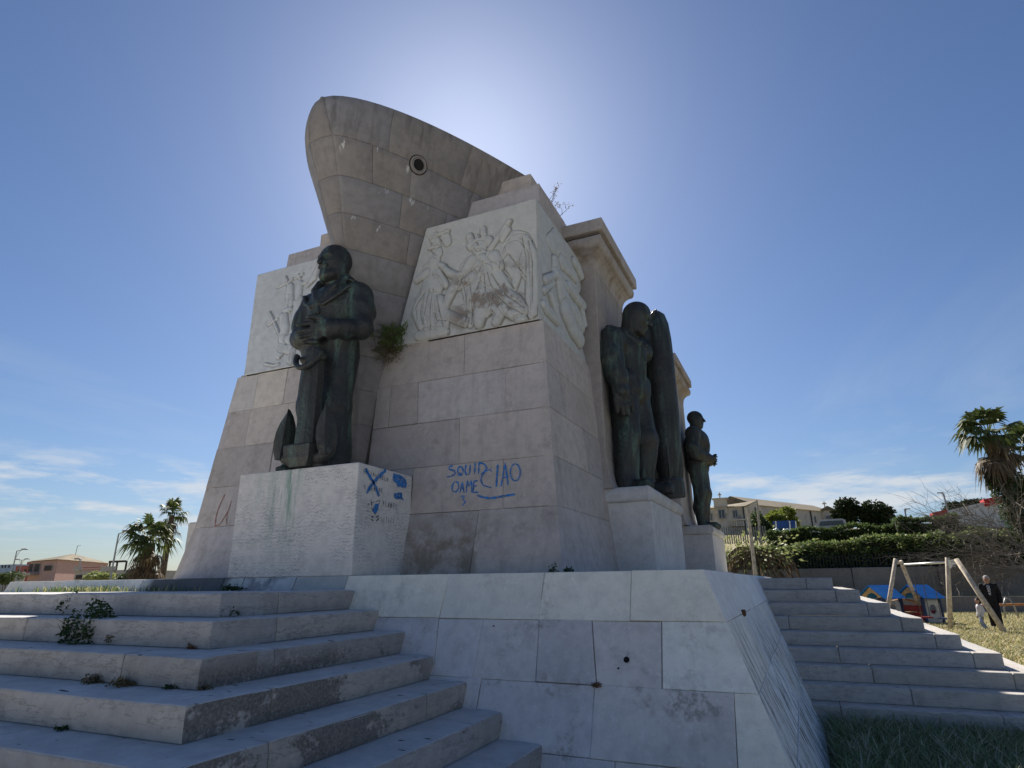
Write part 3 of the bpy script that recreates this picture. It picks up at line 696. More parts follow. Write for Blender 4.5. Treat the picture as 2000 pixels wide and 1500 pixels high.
# ---------------------------------------------------------------- marble reliefs: height field of overlapping carved forms
def relief(name, P, outline, shapes, cuts, nx, nz, depth, parent, mat, H=1.0, edge=None, side=.12):
    """P(a,b)->point on the panel's ground, N outward; a,b in metres; outline(a,b)->bool keeps a cell; shapes: (pts, radius(es), height)"""
    (a0, a1, b0, b1), fP, N = P
    A = np.linspace(a0, a1, nx); B = np.linspace(b0, b1, nz); GA, GB = np.meshgrid(A, B, indexing='xy')
    Hh = np.zeros_like(GA)
    q = np.stack([GA.ravel()*9, GB.ravel()*9, np.zeros(GA.size)], 1); wob = vnoise(q, 1.0, 5).reshape(GA.shape)*.012
    for pts, rad, hgt in shapes:
        R = rad if hasattr(rad, '__len__') else [rad]*len(pts)
        best = np.zeros_like(GA); grv = np.full_like(GA, 9.)
        for (p, q), (r0, r1) in zip(zip(pts[:-1], pts[1:]), zip(R[:-1], R[1:])):
            dx, dy = q[0]-p[0], q[1]-p[1]; L2 = dx*dx+dy*dy+1e-9
            t = np.clip(((GA-p[0])*dx+(GB-p[1])*dy)/L2, 0, 1)
            d = np.hypot(GA-p[0]-dx*t, GB-p[1]-dy*t)+wob*.35; r = r0+(r1-r0)*t
            v = np.clip(1-(d/r)**2, 0, None)
            best = np.maximum(best, np.minimum(v**.42, 1)); grv = np.minimum(grv, (d-r))
        Hh = np.where(grv < 0, np.maximum(Hh, best*hgt), Hh-.011*np.exp(-((grv-.004)/.010)**2))
    for pts, r, dp in cuts:
        for p, q in zip(pts[:-1], pts[1:]):
            dx, dy = q[0]-p[0], q[1]-p[1]; L2 = dx*dx+dy*dy+1e-9
            t = np.clip(((GA-p[0])*dx+(GB-p[1])*dy)/L2, 0, 1); d = np.hypot(GA-p[0]-dx*t, GB-p[1]-dy*t)+wob*.3
            Hh = Hh-dp*np.clip(1-d/r, 0, 1)
    Hh = Hh+.003*wob/.012
    keep = outline(GA, GB)
    V = fP(GA, GB).reshape(-1, 3)+np.outer(Hh.ravel()*H, N)
    id_ = np.arange(nx*nz).reshape(nz, nx); kc = keep[:-1, :-1] & keep[1:, 1:] & keep[:-1, 1:] & keep[1:, :-1]
    J, I = np.nonzero(kc)
    F = np.stack([id_[J, I], id_[J, I+1], id_[J+1, I+1], id_[J+1, I]], 1)
    # rim skirt
    V = list(V); F = [tuple(f) for f in F]; back = {}
    def bk(i):
        if i not in back: back[i] = len(V); V.append(V[i]-np.array(N)*side)
        return back[i]
    kp = np.pad(kc, 1)
    for j, i in zip(J, I):
        a, b, c, d = id_[j, i], id_[j, i+1], id_[j+1, i+1], id_[j+1, i]
        if not kp[j, i+1]: F.append((b, a, bk(a), bk(b)))
        if not kp[j+2, i+1]: F.append((d, c, bk(c), bk(d)))
        if not kp[j+1, i]: F.append((a, d, bk(d), bk(a)))
        if not kp[j+1, i+2]: F.append((c, b, bk(b), bk(c)))
    o = mesh_np(name, np.array(V), F, mat, parent, True)
    return o
RU = 6.13
def rp(x, y): p = on_y(x, y, RU); return (p[0], p[2])
def zp(X, Y): return rp(760+X*.25329, 360+Y*.25329)       # coordinates read off an enlargement of the panel
def zl(pts): return [zp(*p) for p in pts]
sx_ = abs(zp(600, 700)[0]-zp(500, 700)[0])/100            # metres per enlarged pixel, roughly
sh = []; ct = []
def A_(pts, r, h): sh.append((zl(pts), [q*sx_ for q in r] if hasattr(r, '__len__') else r*sx_, h))
def C_(pts, r, d): ct.append((zl(pts), r*sx_, d))
# horse behind: rump, back, hind legs, tail
A_([(660, 640), (800, 560), (960, 470), (1000, 460)], [70, 95, 110, 90], .030)
A_([(1000, 480), (1010, 560), (1060, 680), (1090, 720)], [90, 70, 40, 34], .034)
A_([(1090, 720), (1080, 860), (1100, 1010)], [34, 26, 24], .034)
A_([(960, 520), (940, 620), (985, 720), (960, 800)], [70, 50, 30, 24], .028)
A_([(1050, 420), (1110, 520), (1120, 660), (1130, 840), (1120, 1000)], [28, 26, 26, 24, 20], .036)
A_([(600, 640), (590, 760), (610, 900), (630, 1080)], [50, 36, 28, 24], .030)
# seated figure in the middle: crowned helmet, head, rifle, cloak
A_([(622, 400), (640, 460)], [26, 26], .040); A_([(680, 400), (690, 440)], [16, 16], .040); A_([(725, 345), (735, 420)], [22, 22], .040)
A_([(640, 470), (760, 440)], [42, 42], .040)
A_([(700, 500), (705, 560)], [56, 44], .055)
A_([(930, 290), (860, 400), (790, 500), (740, 600)], [18, 22, 20, 14], .052)
A_([(905, 360), (880, 430)], [34, 24], .046)
A_([(700, 590), (760, 640), (800, 660)], [80, 90, 70], .050)
A_([(640, 590), (590, 680), (545, 720)], [42, 36, 32], .060); A_([(545, 720), (470, 690), (420, 640)], [34, 28, 24], .062)
A_([(420, 640), (400, 625)], [26, 20], .064)
A_([(810, 560), (850, 640), (800, 660), (730, 570)], [46, 40, 36, 28], .062)
A_([(690, 670), (705, 690)], [30, 22], .062)
A_([(740, 700), (700, 800), (680, 900)], [70, 90, 80], .056); A_([(780, 700), (860, 800), (900, 900)], [80, 80, 60], .052)
A_([(690, 860), (740, 900), (740, 960)], [90, 80, 70], .070)
A_([(720, 940), (700, 1040), (700, 1080)], [56, 44, 36], .072)
A_([(880, 880), (960, 930), (1010, 980)], [76, 70, 60], .070); A_([(1010, 1000), (960, 1010), (880, 960)], [40, 34, 30], .074)
A_([(830, 960), (850, 1010), (830, 1060)], [44, 40, 34], .060); A_([(1040, 1040), (1000, 1055)], [26, 26], .05)
# leg and foot stretched to the left
A_([(640, 720), (560, 770), (500, 800)], [40, 36, 32], .050); A_([(520, 760), (460, 880), (420, 980)], [38, 32, 28], .056); A_([(420, 985), (500, 1030), (580, 1060)], [30, 34, 36], .058)
A_([(570, 1060), (590, 1075)], [36, 26], .060)
# kneeling figure on the left with flowing cloak, faces above
A_([(350, 590), (340, 620)], [46, 40], .046); A_([(330, 660), (340, 760)], [80, 84], .042); A_([(290, 690), (220, 740)], [34, 26], .048); A_([(380, 690), (440, 780)], [34, 26], .048)
A_([(330, 800), (300, 900), (260, 1000)], [90, 80, 60], .048); A_([(300, 880), (290, 1020), (300, 1120)], [40, 34, 28], .062); A_([(350, 880), (330, 1000), (350, 1110)], [40, 34, 28], .060)
A_([(390, 900), (420, 1040), (410, 1110)], [46, 56, 50], .062); A_([(240, 900), (210, 1000), (250, 1100)], [40, 34, 30], .056)
A_([(230, 1170), (330, 1150), (440, 1140)], [34, 40, 26], .045)
for x, y in ((360, 470), (430, 380), (350, 400)): A_([(x, y), (x-6, y+26)], [34, 30], .028); A_([(x+10, y+36), (x+20, y+70)], [34, 30], .022)
A_([(320, 420), (460, 360)], [10, 10], .03); A_([(310, 500), (380, 480)], [10, 10], .03)
# drapery lines
for a in ([(770, 690), (790, 780), (850, 880)], [(745, 700), (750, 800), (770, 900)], [(800, 700), (850, 780), (930, 880)], [(720, 720), (690, 820), (650, 900)], [(900, 700), (960, 800), (1050, 890)], [(860, 880), (930, 950), (1040, 1010)], [(900, 860), (980, 910), (1050, 960)],
          [(320, 820), (300, 950), (270, 1080)], [(350, 820), (330, 960), (330, 1120)], [(280, 850), (220, 960), (230, 1060)], [(380, 860), (400, 980), (430, 1100)], [(360, 1000), (380, 1060), (450, 1060)],
          [(1030, 420), (1060, 560), (1060, 700)], [(1080, 440), (1110, 600), (1110, 900)], [(920, 540), (870, 600), (860, 660)], [(930, 545), (1000, 640), (1060, 720), (1050, 860)], [(620, 740), (650, 860), (640, 1080)], [(560, 740), (600, 860), (600, 1050)], [(660, 660), (700, 690), (740, 600)], [(680, 450), (700, 480)], [(660, 500), (690, 530), (720, 520)]): C_(a, 8, .022)
def hullh(z): return np.interp(z, [2.9, 3.2, 3.48, 4.0, 4.6], [.40, .50, .57, .70, .855])
def out1(GA, GB): return (GA > WC+hullh(GB)-.06)
z0r, z1r = 2.955, 4.60
relief('relief_panel', ((-4.5, -2.395, z0r, z1r), lambda a, b: np.stack([a, np.full_like(a, RU), b], -1), (0, -1, 0)), out1, sh, ct, 300, 236, .1, mon, M['marble'], side=.16)
# left panel: winged figures and crosses
sh = []; ct = []
def zq(X, Y): return rp(420+X*.34673, 440+Y*.34673)
def A2(pts, r, h): sh.append(([zq(*p) for p in pts], [q*sx_*1.6 for q in r], h*.55))
A2([(400, 290), (415, 340)], [7, 7], .05); A2([(350, 350), (405, 320)], [6, 6], .03); A2([(410, 330), (440, 300)], [7, 7], .04)
A2([(425, 345), (420, 400), (430, 440)], [20, 24, 20], .05); A2([(430, 440), (415, 480)], [18, 12], .05); A2([(415, 400), (408, 460)], [9, 8], .045)
A2([(580, 205), (545, 300), (500, 330)], [10, 22, 8], .055); A2([(600, 200), (560, 300), (520, 345)], [8, 14, 6], .05); A2([(470, 280), (480, 300)], [9, 8], .045); A2([(450, 300), (495, 275)], [6, 8], .03)
A2([(310, 490), (345, 570), (380, 650)], [7, 7, 6], .05); A2([(300, 560), (355, 525)], [6, 6], .03); A2([(385, 510), (395, 580), (380, 640)], [24, 26, 22], .05); A2([(390, 640), (370, 720), (360, 740)], [22, 18, 12], .055)
A2([(420, 640), (440, 680), (420, 760)], [26, 24, 16], .055); A2([(370, 690), (420, 700)], [20, 22], .05); A2([(395, 480), (430, 470)], [14, 10], .045); A2([(280, 780), (330, 790), (360, 780)], [6, 5, 4], .03); A2([(440, 700), (430, 780)], [6, 5], .04)
A2([(470, 420), (460, 520), (470, 600)], [26, 28, 24], .05); A2([(480, 330), (470, 400)], [20, 20], .05)
relief('relief_panel', ((-7.07, -5.0, z0r, z1r), lambda a, b: np.stack([a, np.full_like(a, RU), b], -1), (0, -1, 0)), lambda A, B: A < WC-hullh(B)+.1, sh, ct, 220, 180, .1, mon, M['marble'], side=.16)
MB().box(-7.06, WC-.45, RU+.02, 6.5, z0r, z1r-.002).build('relief_slab', M['marble'], mon)
MB().box(-3.92, -2.41, RU+.02, 6.62, z0r, z1r-.002).build('relief_slab', M['marble'], mon)
# seaward side panel with a ragged rear edge
sh = []; ct = []
XS = -2.395
def sp_(x, y): p = on_x(x, y, XS); return (p[1], p[2])
def zs_(X, Y): return sp_(760+X*.25329, 360+Y*.25329)
k_ = .0028
def A3(pts, r, h): sh.append(([zs_(*p) for p in pts], [q*k_ for q in r], h))
A3([(1240, 450), (1290, 450), (1340, 500)], [40, 70, 50], .02); A3([(1270, 590), (1275, 680)], [30, 40], .05); A3([(1270, 690), (1320, 760), (1360, 820)], [30, 26, 20], .07)
A3([(1200, 740), (1270, 700)], [24, 20], .05); A3([(1190, 820), (1260, 760)], [18, 16], .04); A3([(1300, 720), (1330, 860), (1420, 1000)], [50, 60, 50], .06)
A3([(1370, 800), (1420, 850)], [36, 40], .08); A3([(1430, 880), (1480, 940)], [34, 30], .08); A3([(1350, 980), (1400, 1100), (1460, 1200)], [60, 56, 44], .08); A3([(1420, 980), (1470, 1100)], [44, 40], .07)
A3([(1230, 850), (1260, 940), (1280, 1030)], [18, 24, 16], .06); A3([(1180, 930), (1240, 1000), (1290, 1060)], [24, 28, 20], .05); A3([(1470, 950), (1500, 1100), (1510, 1250)], [20, 24, 20], .06)
A3([(1420, 600), (1450, 640), (1480, 720)], [30, 34, 30], .05); A3([(1330, 600), (1390, 660), (1430, 720)], [40, 36, 30], .04)
def out3(GA, GB): return GA < 7.86+.06*np.sin(GB*9)+.035*np.sin(GB*23+1)
relief('relief_panel', ((6.15, 7.94, z0r, z1r), lambda a, b: np.stack([np.full_like(a, XS), a, b], -1), (1, 0, 0)), out3, sh, ct, 170, 170, .1, mon, M['marble'], side=.10)
# ---------------------------------------------------------------- sculpting: smooth-union distance field + surface nets
class Sculpt:
    def __init__(s, lo, hi, vox):
        s.lo = np.array(lo, float); s.vox = vox
        s.n = np.ceil((np.array(hi)-s.lo)/vox).astype(int)+1
        s.D = np.full(s.n, 1.0, dtype=np.float32)
    def _win(s, lo, hi, pad):
        a = np.clip(np.floor((np.array(lo)-pad-s.lo)/s.vox).astype(int), 0, s.n-1); b = np.clip(np.ceil((np.array(hi)+pad-s.lo)/s.vox).astype(int)+1, 1, s.n)
        ax = [s.lo[i]+np.arange(a[i], b[i])*s.vox for i in range(3)]
        return (slice(a[0], b[0]), slice(a[1], b[1]), slice(a[2], b[2])), np.meshgrid(*ax, indexing='ij')
    def _mix(s, w, d, k, sub=False):
        A = s.D[w]; d = d.astype(np.float32)
        if sub: A = -A
        if k > 0:
            h = np.maximum(k-np.abs(A-d), 0)/k; r = np.minimum(A, d)-h*h*k*.25
        else: r = np.minimum(A, d)
        s.D[w] = -r if sub else r
    def cone(s, a, b, ra, rb, k=.04, sub=False, fold=None):
        a = np.array(a, float); b = np.array(b, float); m = max(ra, rb)
        w, (X, Y, Z) = s._win(np.minimum(a, b)-m, np.maximum(a, b)+m, k+3*s.vox+.03)
        ab = b-a; L2 = ab@ab+1e-9
        t = np.clip(((X-a[0])*ab[0]+(Y-a[1])*ab[1]+(Z-a[2])*ab[2])/L2, 0, 1)
        d = np.sqrt((X-a[0]-ab[0]*t)**2+(Y-a[1]-ab[1]*t)**2+(Z-a[2]-ab[2]*t)**2)-(ra+(rb-ra)*t)
        if fold is not None: d = d+fold(X, Y, Z)
        s._mix(w, d, k, sub); return s
    def ell(s, c, r, k=.04, rot=None, sub=False):
        c = np.array(c, float); r = np.array(r, float); m = r.max()
        w, (X, Y, Z) = s._win(c-m, c+m, k+3*s.vox+.03)
        P = [X-c[0], Y-c[1], Z-c[2]]
        if rot is not None:
            Rm = np.array(Euler([math.radians(q) for q in rot]).to_matrix()).T
            P = [Rm[i, 0]*P[0]+Rm[i, 1]*P[1]+Rm[i, 2]*P[2] for i in range(3)]
        k0 = np.sqrt(sum((P[i]/r[i])**2 for i in range(3))); k1 = np.sqrt(sum((P[i]/r[i]**2)**2 for i in range(3)))+1e-9
        s._mix(w, k0*(k0-1)/k1, k, sub); return s
    def box(s, c, h, k=.02, rnd=.01, rot=None, sub=False):
        c = np.array(c, float); h = np.array(h, float); m = np.linalg.norm(h)
        w, (X, Y, Z) = s._win(c-m, c+m, k+3*s.vox+.03)
        P = [X-c[0], Y-c[1], Z-c[2]]
        if rot is not None:
            Rm = np.array(Euler([math.radians(q) for q in rot]).to_matrix()).T
            P = [Rm[i, 0]*P[0]+Rm[i, 1]*P[1]+Rm[i, 2]*P[2] for i in range(3)]
        q = [np.abs(P[i])-h[i]+rnd for i in range(3)]
        d = np.sqrt(sum(np.maximum(v, 0)**2 for v in q))+np.minimum(np.maximum(q[0], np.maximum(q[1], q[2])), 0)-rnd
        s._mix(w, d, k, sub); return s
    def chain(s, pts, rad, k=.04, sub=False):
        for i in range(len(pts)-1): s.cone(pts[i], pts[i+1], rad[i], rad[i+1], k, sub)
        return s
    def warp(s, f):
        """add f(X,Y,Z) to the field near the surface (relief, folds)"""
        ax = [s.lo[i]+np.arange(s.n[i])*s.vox for i in range(3)]
        X, Y, Z = np.meshgrid(*ax, indexing='ij', sparse=True)
        s.D += f(X, Y, Z).astype(np.float32); return s
    def mesh(s):
        D = s.D; n = D.shape
        ins = D < 0
        c = np.zeros(tuple(q-1 for q in n), dtype=np.int8)
        for a in (0, 1):
            for b in (0, 1):
                for d in (0, 1): c += ins[a:n[0]-1+a, b:n[1]-1+b, d:n[2]-1+d]
        act = (c > 0) & (c < 8)
        I = np.argwhere(act); idx = -np.ones(act.shape, dtype=np.int64); idx[act] = np.arange(len(I))
        acc = np.zeros((len(I), 3)); cnt = np.zeros(len(I))
        cor = [(a, b, d) for a in (0, 1) for b in (0, 1) for d in (0, 1)]
        val = {q: D[I[:, 0]+q[0], I[:, 1]+q[1], I[:, 2]+q[2]].astype(float) for q in cor}
        for q in cor:
            for ax in range(3):
                if q[ax] == 0:
                    q2 = list(q); q2[ax] = 1; q2 = tuple(q2); va, vb = val[q], val[q2]
                    m = (va < 0) != (vb < 0); t = np.where(m, va/np.where(m, va-vb, 1), 0)
                    p = np.zeros((len(I), 3)); p[:] = q; p[:, ax] = t
                    acc[m] += p[m]; cnt[m] += 1
        V = s.lo+(I+acc/cnt[:, None])*s.vox
        F = []
        for ax in range(3):
            o1, o2 = [i for i in range(3) if i != ax]
            sl0 = [slice(None)]*3; sl1 = [slice(None)]*3; sl0[ax] = slice(0, -1); sl1[ax] = slice(1, None)
            for o in (o1, o2): sl0[o] = slice(1, -1); sl1[o] = slice(1, -1)
            A, B = ins[tuple(sl0)], ins[tuple(sl1)]
            for m, fl in ((A & ~B, False), (~A & B, True)):
                E = np.argwhere(m)
                if not len(E): continue
                E[:, o1] += 1; E[:, o2] += 1
                def g(d1, d2):
                    q = E.copy(); q[:, o1] -= d1; q[:, o2] -= d2; return idx[q[:, 0], q[:, 1], q[:, 2]]
                quad = np.stack([g(1, 1), g(0, 1), g(0, 0), g(1, 0)], 1)
                if (ax == 1) != fl: quad = quad[:, ::-1]
                F.append(quad)
        return V, np.concatenate(F)
    def build(s, name, mat, parent, smooth_it=2):
        V, F = s.mesh()
        for _ in range(smooth_it):      # light Laplacian pass
            acc = np.zeros_like(V); c = np.zeros(len(V))
            for a, b in ((0, 1), (1, 2), (2, 3), (3, 0)):
                np.add.at(acc, F[:, a], V[F[:, b]]); np.add.at(acc, F[:, b], V[F[:, a]]); np.add.at(c, F[:, a], 1); np.add.at(c, F[:, b], 1)
            V = V*.5+.5*acc/np.maximum(c, 1)[:, None]
        return mesh_np(name, V, F, mat, parent, True, True)
def folds(f, ph, ax, amp):
    return lambda X, Y, Z: amp*np.sin(f*(X*ax[0]+Y*ax[1]+Z*ax[2])+ph)
def head(S, c, sc=1.0, turn=0, nod=0, hair=0.0, beard=False, cap=False, ear=True):
    """head about .52 high at sc 1, facing -y; c = centre"""
    Rm = Matrix.Rotation(math.radians(turn), 3, 'Z')@Matrix.Rotation(math.radians(nod), 3, 'X')
    c = np.array(c, float)
    def P(x, y, z): return c+np.array(Rm@Vector((x*sc, y*sc, z*sc)))
    rot = [math.degrees(a) for a in Rm.to_euler()]
    q = sc
    S.ell(P(0, .03, .055), (.160*q, .205*q, .19*q), .03, rot)            # skull
    S.ell(P(0, -.025, -.055), (.146*q, .168*q, .195*q), .10*q, rot)        # face
    S.cone(P(-.05, -.115, -.205), P(.05, -.115, -.205), .055*q, .055*q, .04*q)   # chin
    S.cone(P(-.105, .02, -.12), P(-.06, -.09, -.20), .052*q, .046*q, .06*q); S.cone(P(.105, .02, -.12), P(.06, -.09, -.20), .052*q, .046*q, .06*q)
    S.cone(P(-.085, -.155, .035), P(.085, -.155, .035), .030*q, .030*q, .03*q)   # brow
    S.ell(P(-.062, -.185, -.012), (.042*q, .035*q, .026*q), .02*q, rot, sub=True); S.ell(P(.062, -.185, -.012), (.042*q, .035*q, .026*q), .02*q, rot, sub=True)
    S.ell(P(-.060, -.158, -.012), (.030*q, .022*q, .020*q), .008*q, rot); S.ell(P(.060, -.158, -.012), (.030*q, .022*q, .020*q), .008*q, rot)
    S.cone(P(0, -.178, .03), P(0, -.236, -.075), .022*q, .032*q, .012*q)         # nose
    S.ell(P(-.024, -.195, -.082), (.022*q, .022*q, .018*q), .012*q, rot); S.ell(P(.024, -.195, -.082), (.022*q, .022*q, .018*q), .012*q, rot)
    S.cone(P(-.085, -.135, -.055), P(-.045, -.16, -.075), .026*q, .024*q, .03*q); S.cone(P(.085, -.135, -.055), P(.045, -.16, -.075), .026*q, .024*q, .03*q)
    S.cone(P(-.042, -.182, -.128), P(.042, -.182, -.128), .014*q, .014*q, .012*q); S.cone(P(-.034, -.178, -.158), P(.034, -.178, -.158), .017*q, .017*q, .012*q)
    S.cone(P(-.05, -.205, -.142), P(.05, -.205, -.142), .006*q, .006*q, .006*q, sub=True)
    if beard:
        S.ell(P(0, -.135, -.215), (.085*q, .07*q, .06*q), .03*q, rot); S.cone(P(-.06, -.185, -.115), P(.06, -.185, -.115), .02*q, .02*q, .012*q)
        S.cone(P(-.05, -.212, -.142), P(.05, -.212, -.142), .008*q, .008*q, .006*q, sub=True)
    if ear:
        for e in (-1, 1):
            S.ell(P(e*.163, .03, -.02), (.022*q, .045*q, .065*q), .012*q, rot); S.ell(P(e*.180, .02, -.015), (.012*q, .024*q, .036*q), .008*q, rot, sub=True)
    if hair: S.ell(P(0, .055, .09), (.172*q+hair, .205*q+hair, .175*q+hair), .012, rot)
    if cap:
        S.ell(P(0, .035, .06), (.182*q, .222*q, .205*q), .015, rot); S.ell(P(0, .06, -.06), (.178*q, .17*q, .2*q), .03, rot)
        S.cone(P(-.13, -.13, .075), P(.13, -.13, .075), .022*q, .022*q, .012)
    return P
def hand(S, wrist, dirv, side, r=.034, L=.2, spread=None, curl=.35, k=.012):
    """palm + five fingers: dirv = pointing direction, side = thumb-side direction"""
    w = Vector(wrist); d = Vector(dirv).normalized(); s_ = (Vector(side)-d*Vector(side).dot(d)).normalized(); nn = d.cross(s_).normalized()
    pc = w+d*L*.28
    for f in (-.75, -.25, .25, .75): S.cone(w+s_*f*r*1.0, w+d*L*.5+s_*f*r*1.9, r*.95, r*.72, .02)
    lens = (.40, .50, .54, .46)
    for i, f in enumerate((-.9, -.3, .3, .9)):
        a = w+d*L*.5+s_*f*r*2.1; l = L*lens[i]*1.05
        b = a+d*l*.5-nn*l*curl*.15; c = b+d*l*.5*math.cos(curl)-nn*l*.5*math.sin(curl)
        S.chain([a, b, c], [r*.58, r*.52, r*.42], k)
    a = w+d*L*.12+s_*r*1.6; b = a+d*L*.2+s_*r*1.1-nn*r*.4; c = b+d*L*.22+s_*r*.2-nn*r*.6
    S.chain([a, b, c], [r*.75, r*.62, r*.48], k)
    return S
# ---------------------------------------------------------------- bronze sailor with anchor
sa = empty('sailor_statue', (WC-.03, 5.40, 1.195)); tag(sa, 'dark bronze statue of a bareheaded sailor resting both hands on an anchor', 'statue')
S = Sculpt((-.75, -.66, -.02), (.75, .48, 3.0), .0125)
for e in (-1, 1):
    S.chain([(e*.15, .02, 1.42), (e*.165, -.02, .80), (e*.17, .02, .20)], [.215, .185, .18], .06)
    S.cone((e*.17, .02, .34), (e*.175, .01, .07), .18, .205, .04)
    S.cone((e*.19, .05, .07), (e*.22, -.27, .045), .10, .075, .03)
    for i in range(5): S.cone((e*.22+(i-2)*.034, -.28, .05), (e*.225+(i-2)*.038, -.35+abs(i-1.6)*.012, .035), .027, .022, .01)
S.cone((0, .03, 1.35), (0, .04, .12), .20, .19, .05)
S.ell((0, .02, 1.45), (.325, .245, .26), .08)
S.cone((0, .02, 1.5), (0, 0, 2.0), .275, .285, .10)
S.ell((0, -.02, 2.06), (.335, .245, .30), .10)
S.cone((-.31, .04, 2.19), (.31, .04, 2.19), .15, .15, .12)
S.ell((0, .06, 2.31), (.25, .14, .11), .08)
for e, wx in ((-1, -.03), (1, .20)):
    el_ = (.485, -.05, 1.70) if e > 0 else (-.41, -.07, 1.70)
    S.chain([(e*.36, .03, 2.17), (e*.43, .0, 1.95), el_], [.158, .148, .128], .10)
    S.chain([el_, ((el_[0]+wx)/2+e*.05, -.20, 1.645), (wx+e*.09, -.30, 1.635)], [.126, .112, .095], .05)
    S.cone((wx+e*.13, -.285, 1.636), (wx+e*.065, -.31, 1.634), .108, .122, .010)
# jumper blousing over the trousers
S.cone((-.16, -.02, 1.56), (.16, -.02, 1.56), .225, .225, .03)
# hands: left over right
hand(S, (-.09, -.31, 1.60), (.9, -.30, -.10), (.1, .2, 1), r=.054, L=.26, curl=.45)
hand(S, (.24, -.32, 1.645), (-1, -.36, -.24), (0, -.25, 1), r=.056, L=.35, curl=.35)
# neck, sailor collar with its piped edge, knotted scarf
S.cone((0, .03, 2.28), (0, -.01, 2.52), .135, .125, .03)
for e in (-1, 1):
    S.ell((e*.20, .10, 2.375), (.235, .20, .035), .012, (-6, e*16, 0))
    S.chain([(e*.15, .10, 2.47), (e*.21, -.06, 2.42), (e*.15, -.20, 2.25), (e*.02, -.292, 2.03)], [.042, .050, .046, .032], .010)
    S.chain([(e*.40, .02, 2.325), (e*.34, -.17, 2.22), (e*.22, -.27, 2.06), (e*.10, -.30, 1.985), (e*.02, -.30, 2.01)], [.026, .024, .022, .022, .02], .008)
S.ell((0, -.305, 2.0), (.042, .028, .045), .010); S.cone((-.01, -.30, 1.97), (-.035, -.30, 1.86), .026, .036, .010); S.cone((.015, -.30, 1.97), (.03, -.30, 1.89), .022, .028, .010)
head(S, (0, -.06, 2.67), 1.03, turn=-8, nod=3, beard=True)
S.warp(lambda X, Y, Z: np.where(Z < 1.40, .011*np.sin(22*X+5*Y+2.2*np.sin(3.1*Z))*np.clip((1.4-Z)*2, 0, 1), 0)
       + np.where((Z > 1.5) & (Z < 2.2), .006*np.sin(30*Z+20*np.abs(X)+9*Y+2*np.sin(9*X))*np.clip(np.abs(X)*4-1.2, 0, 1)+.005*np.sin(17*X-21*Z+3*np.sin(6*Z))*np.clip(1.2-np.abs(X)*4, 0, 1), 0))
S.build('figure', M['bronze'], sa, 1)
# anchor: octagonal shank, crown, two arms with pointed flukes, ring
an = empty('anchor', (.105, .055, 0), parent=sa); an.scale = (.78, 1, .9)
m = MB(); ay = -.40
def octring(z, w, d, x=0.0): return [(x+w*cx, ay+d*cy, z) for cx, cy in ((-1, -.45), (-.5, -1), (.5, -1), (1, -.45), (1, .45), (.5, 1), (-.5, 1), (-1, .45))]
V = []; lv = [(.16, .185, .13), (.30, .165, .12), (.9, .145, .105), (1.50, .125, .09), (1.56, .10, .07)]
for z, w, d in lv: V += octring(z, w, d, -.02)
Fc = [(i*8+k, i*8+(k+1) % 8, (i+1)*8+(k+1) % 8, (i+1)*8+k) for i in range(len(lv)-1) for k in range(8)]+[tuple(range(8))[::-1], tuple(len(lv)*8-8+k for k in range(8))]
m.add(V, Fc); m.build('shank', M['bronze'], an, local=True)
m = MB()   # crown block, wider on top, hanging over the plinth edge
V = [(x, y, z) for z, wx, y0, y1 in ((.02, .15, -.50, -.30), (.12, .22, -.535, -.26), (.27, .235, -.545, -.26), (.29, .22, -.53, -.28)) for x, y in ((-wx-.03, y0), (wx-.03, y0), (wx-.03, y1), (-wx-.03, y1))]
Fc = [(i*4+k, i*4+(k+1) % 4, (i+1)*4+(k+1) % 4, (i+1)*4+k) for i in range(3) for k in range(4)]+[(3, 2, 1, 0), (12, 13, 14, 15)]
m.add(V, Fc).build('crown', M['bronze'], an, local=True)
for e in (-1, 1):
    m = MB()
    # arm sweeping out and up, then a leaf-shaped fluke with a raised midrib
    arm = [(-.03+e*x, ay+.02, z) for x, z in ((.12, .16), (.26, .13), (.38, .17), (.43, .25))]
    m.tube(arm, [.10, .085, .075, .07], 10)
    m.build('arm', M['bronze'], an, smooth=True, local=True)
    m = MB(); prof = [(.14, .09), (.24, .125), (.36, .145), (.48, .138), (.60, .105), (.70, .058), (.775, .004)]
    V = []; ca, sa_ = math.cos(.62), math.sin(.62)
    for z, w in prof:
        cx = -.03+e*(.40-.10*(z-.16)); yy = ay-.03
        for lx, ly in ((-w, .03), (-w*.5, -.012), (0, -.045), (w*.5, -.012), (w, .03), (0, .05)): V.append((cx+(lx*ca-ly*sa_)*.85, yy+lx*sa_+ly*ca, z))
    Fc = [(i*6+k, i*6+(k+1) % 6, (i+1)*6+(k+1) % 6, (i+1)*6+k) for i in range(len(prof)-1) for k in range(6)]+[tuple(range(6))[::-1], tuple(len(prof)*6-6+k for k in range(6))]
    m.add(V, Fc).build('fluke', M['bronze'], an, local=True)
m = MB(); P = [(-.02+.215*math.cos(a), ay-.10+.07*math.sin(a), 1.44+.20*math.sin(a)) for a in np.linspace(math.pi*.98, math.pi*2.02, 20)]
m.tube(P, .036, 10); m.build('ring', M['bronze'], an, smooth=True, local=True)
MB().tube([(-.23, ay-.02, 1.42), (.19, ay-.02, 1.42)], .045, 12).build('ring_pin', M['bronze'], an, smooth=True, local=True)
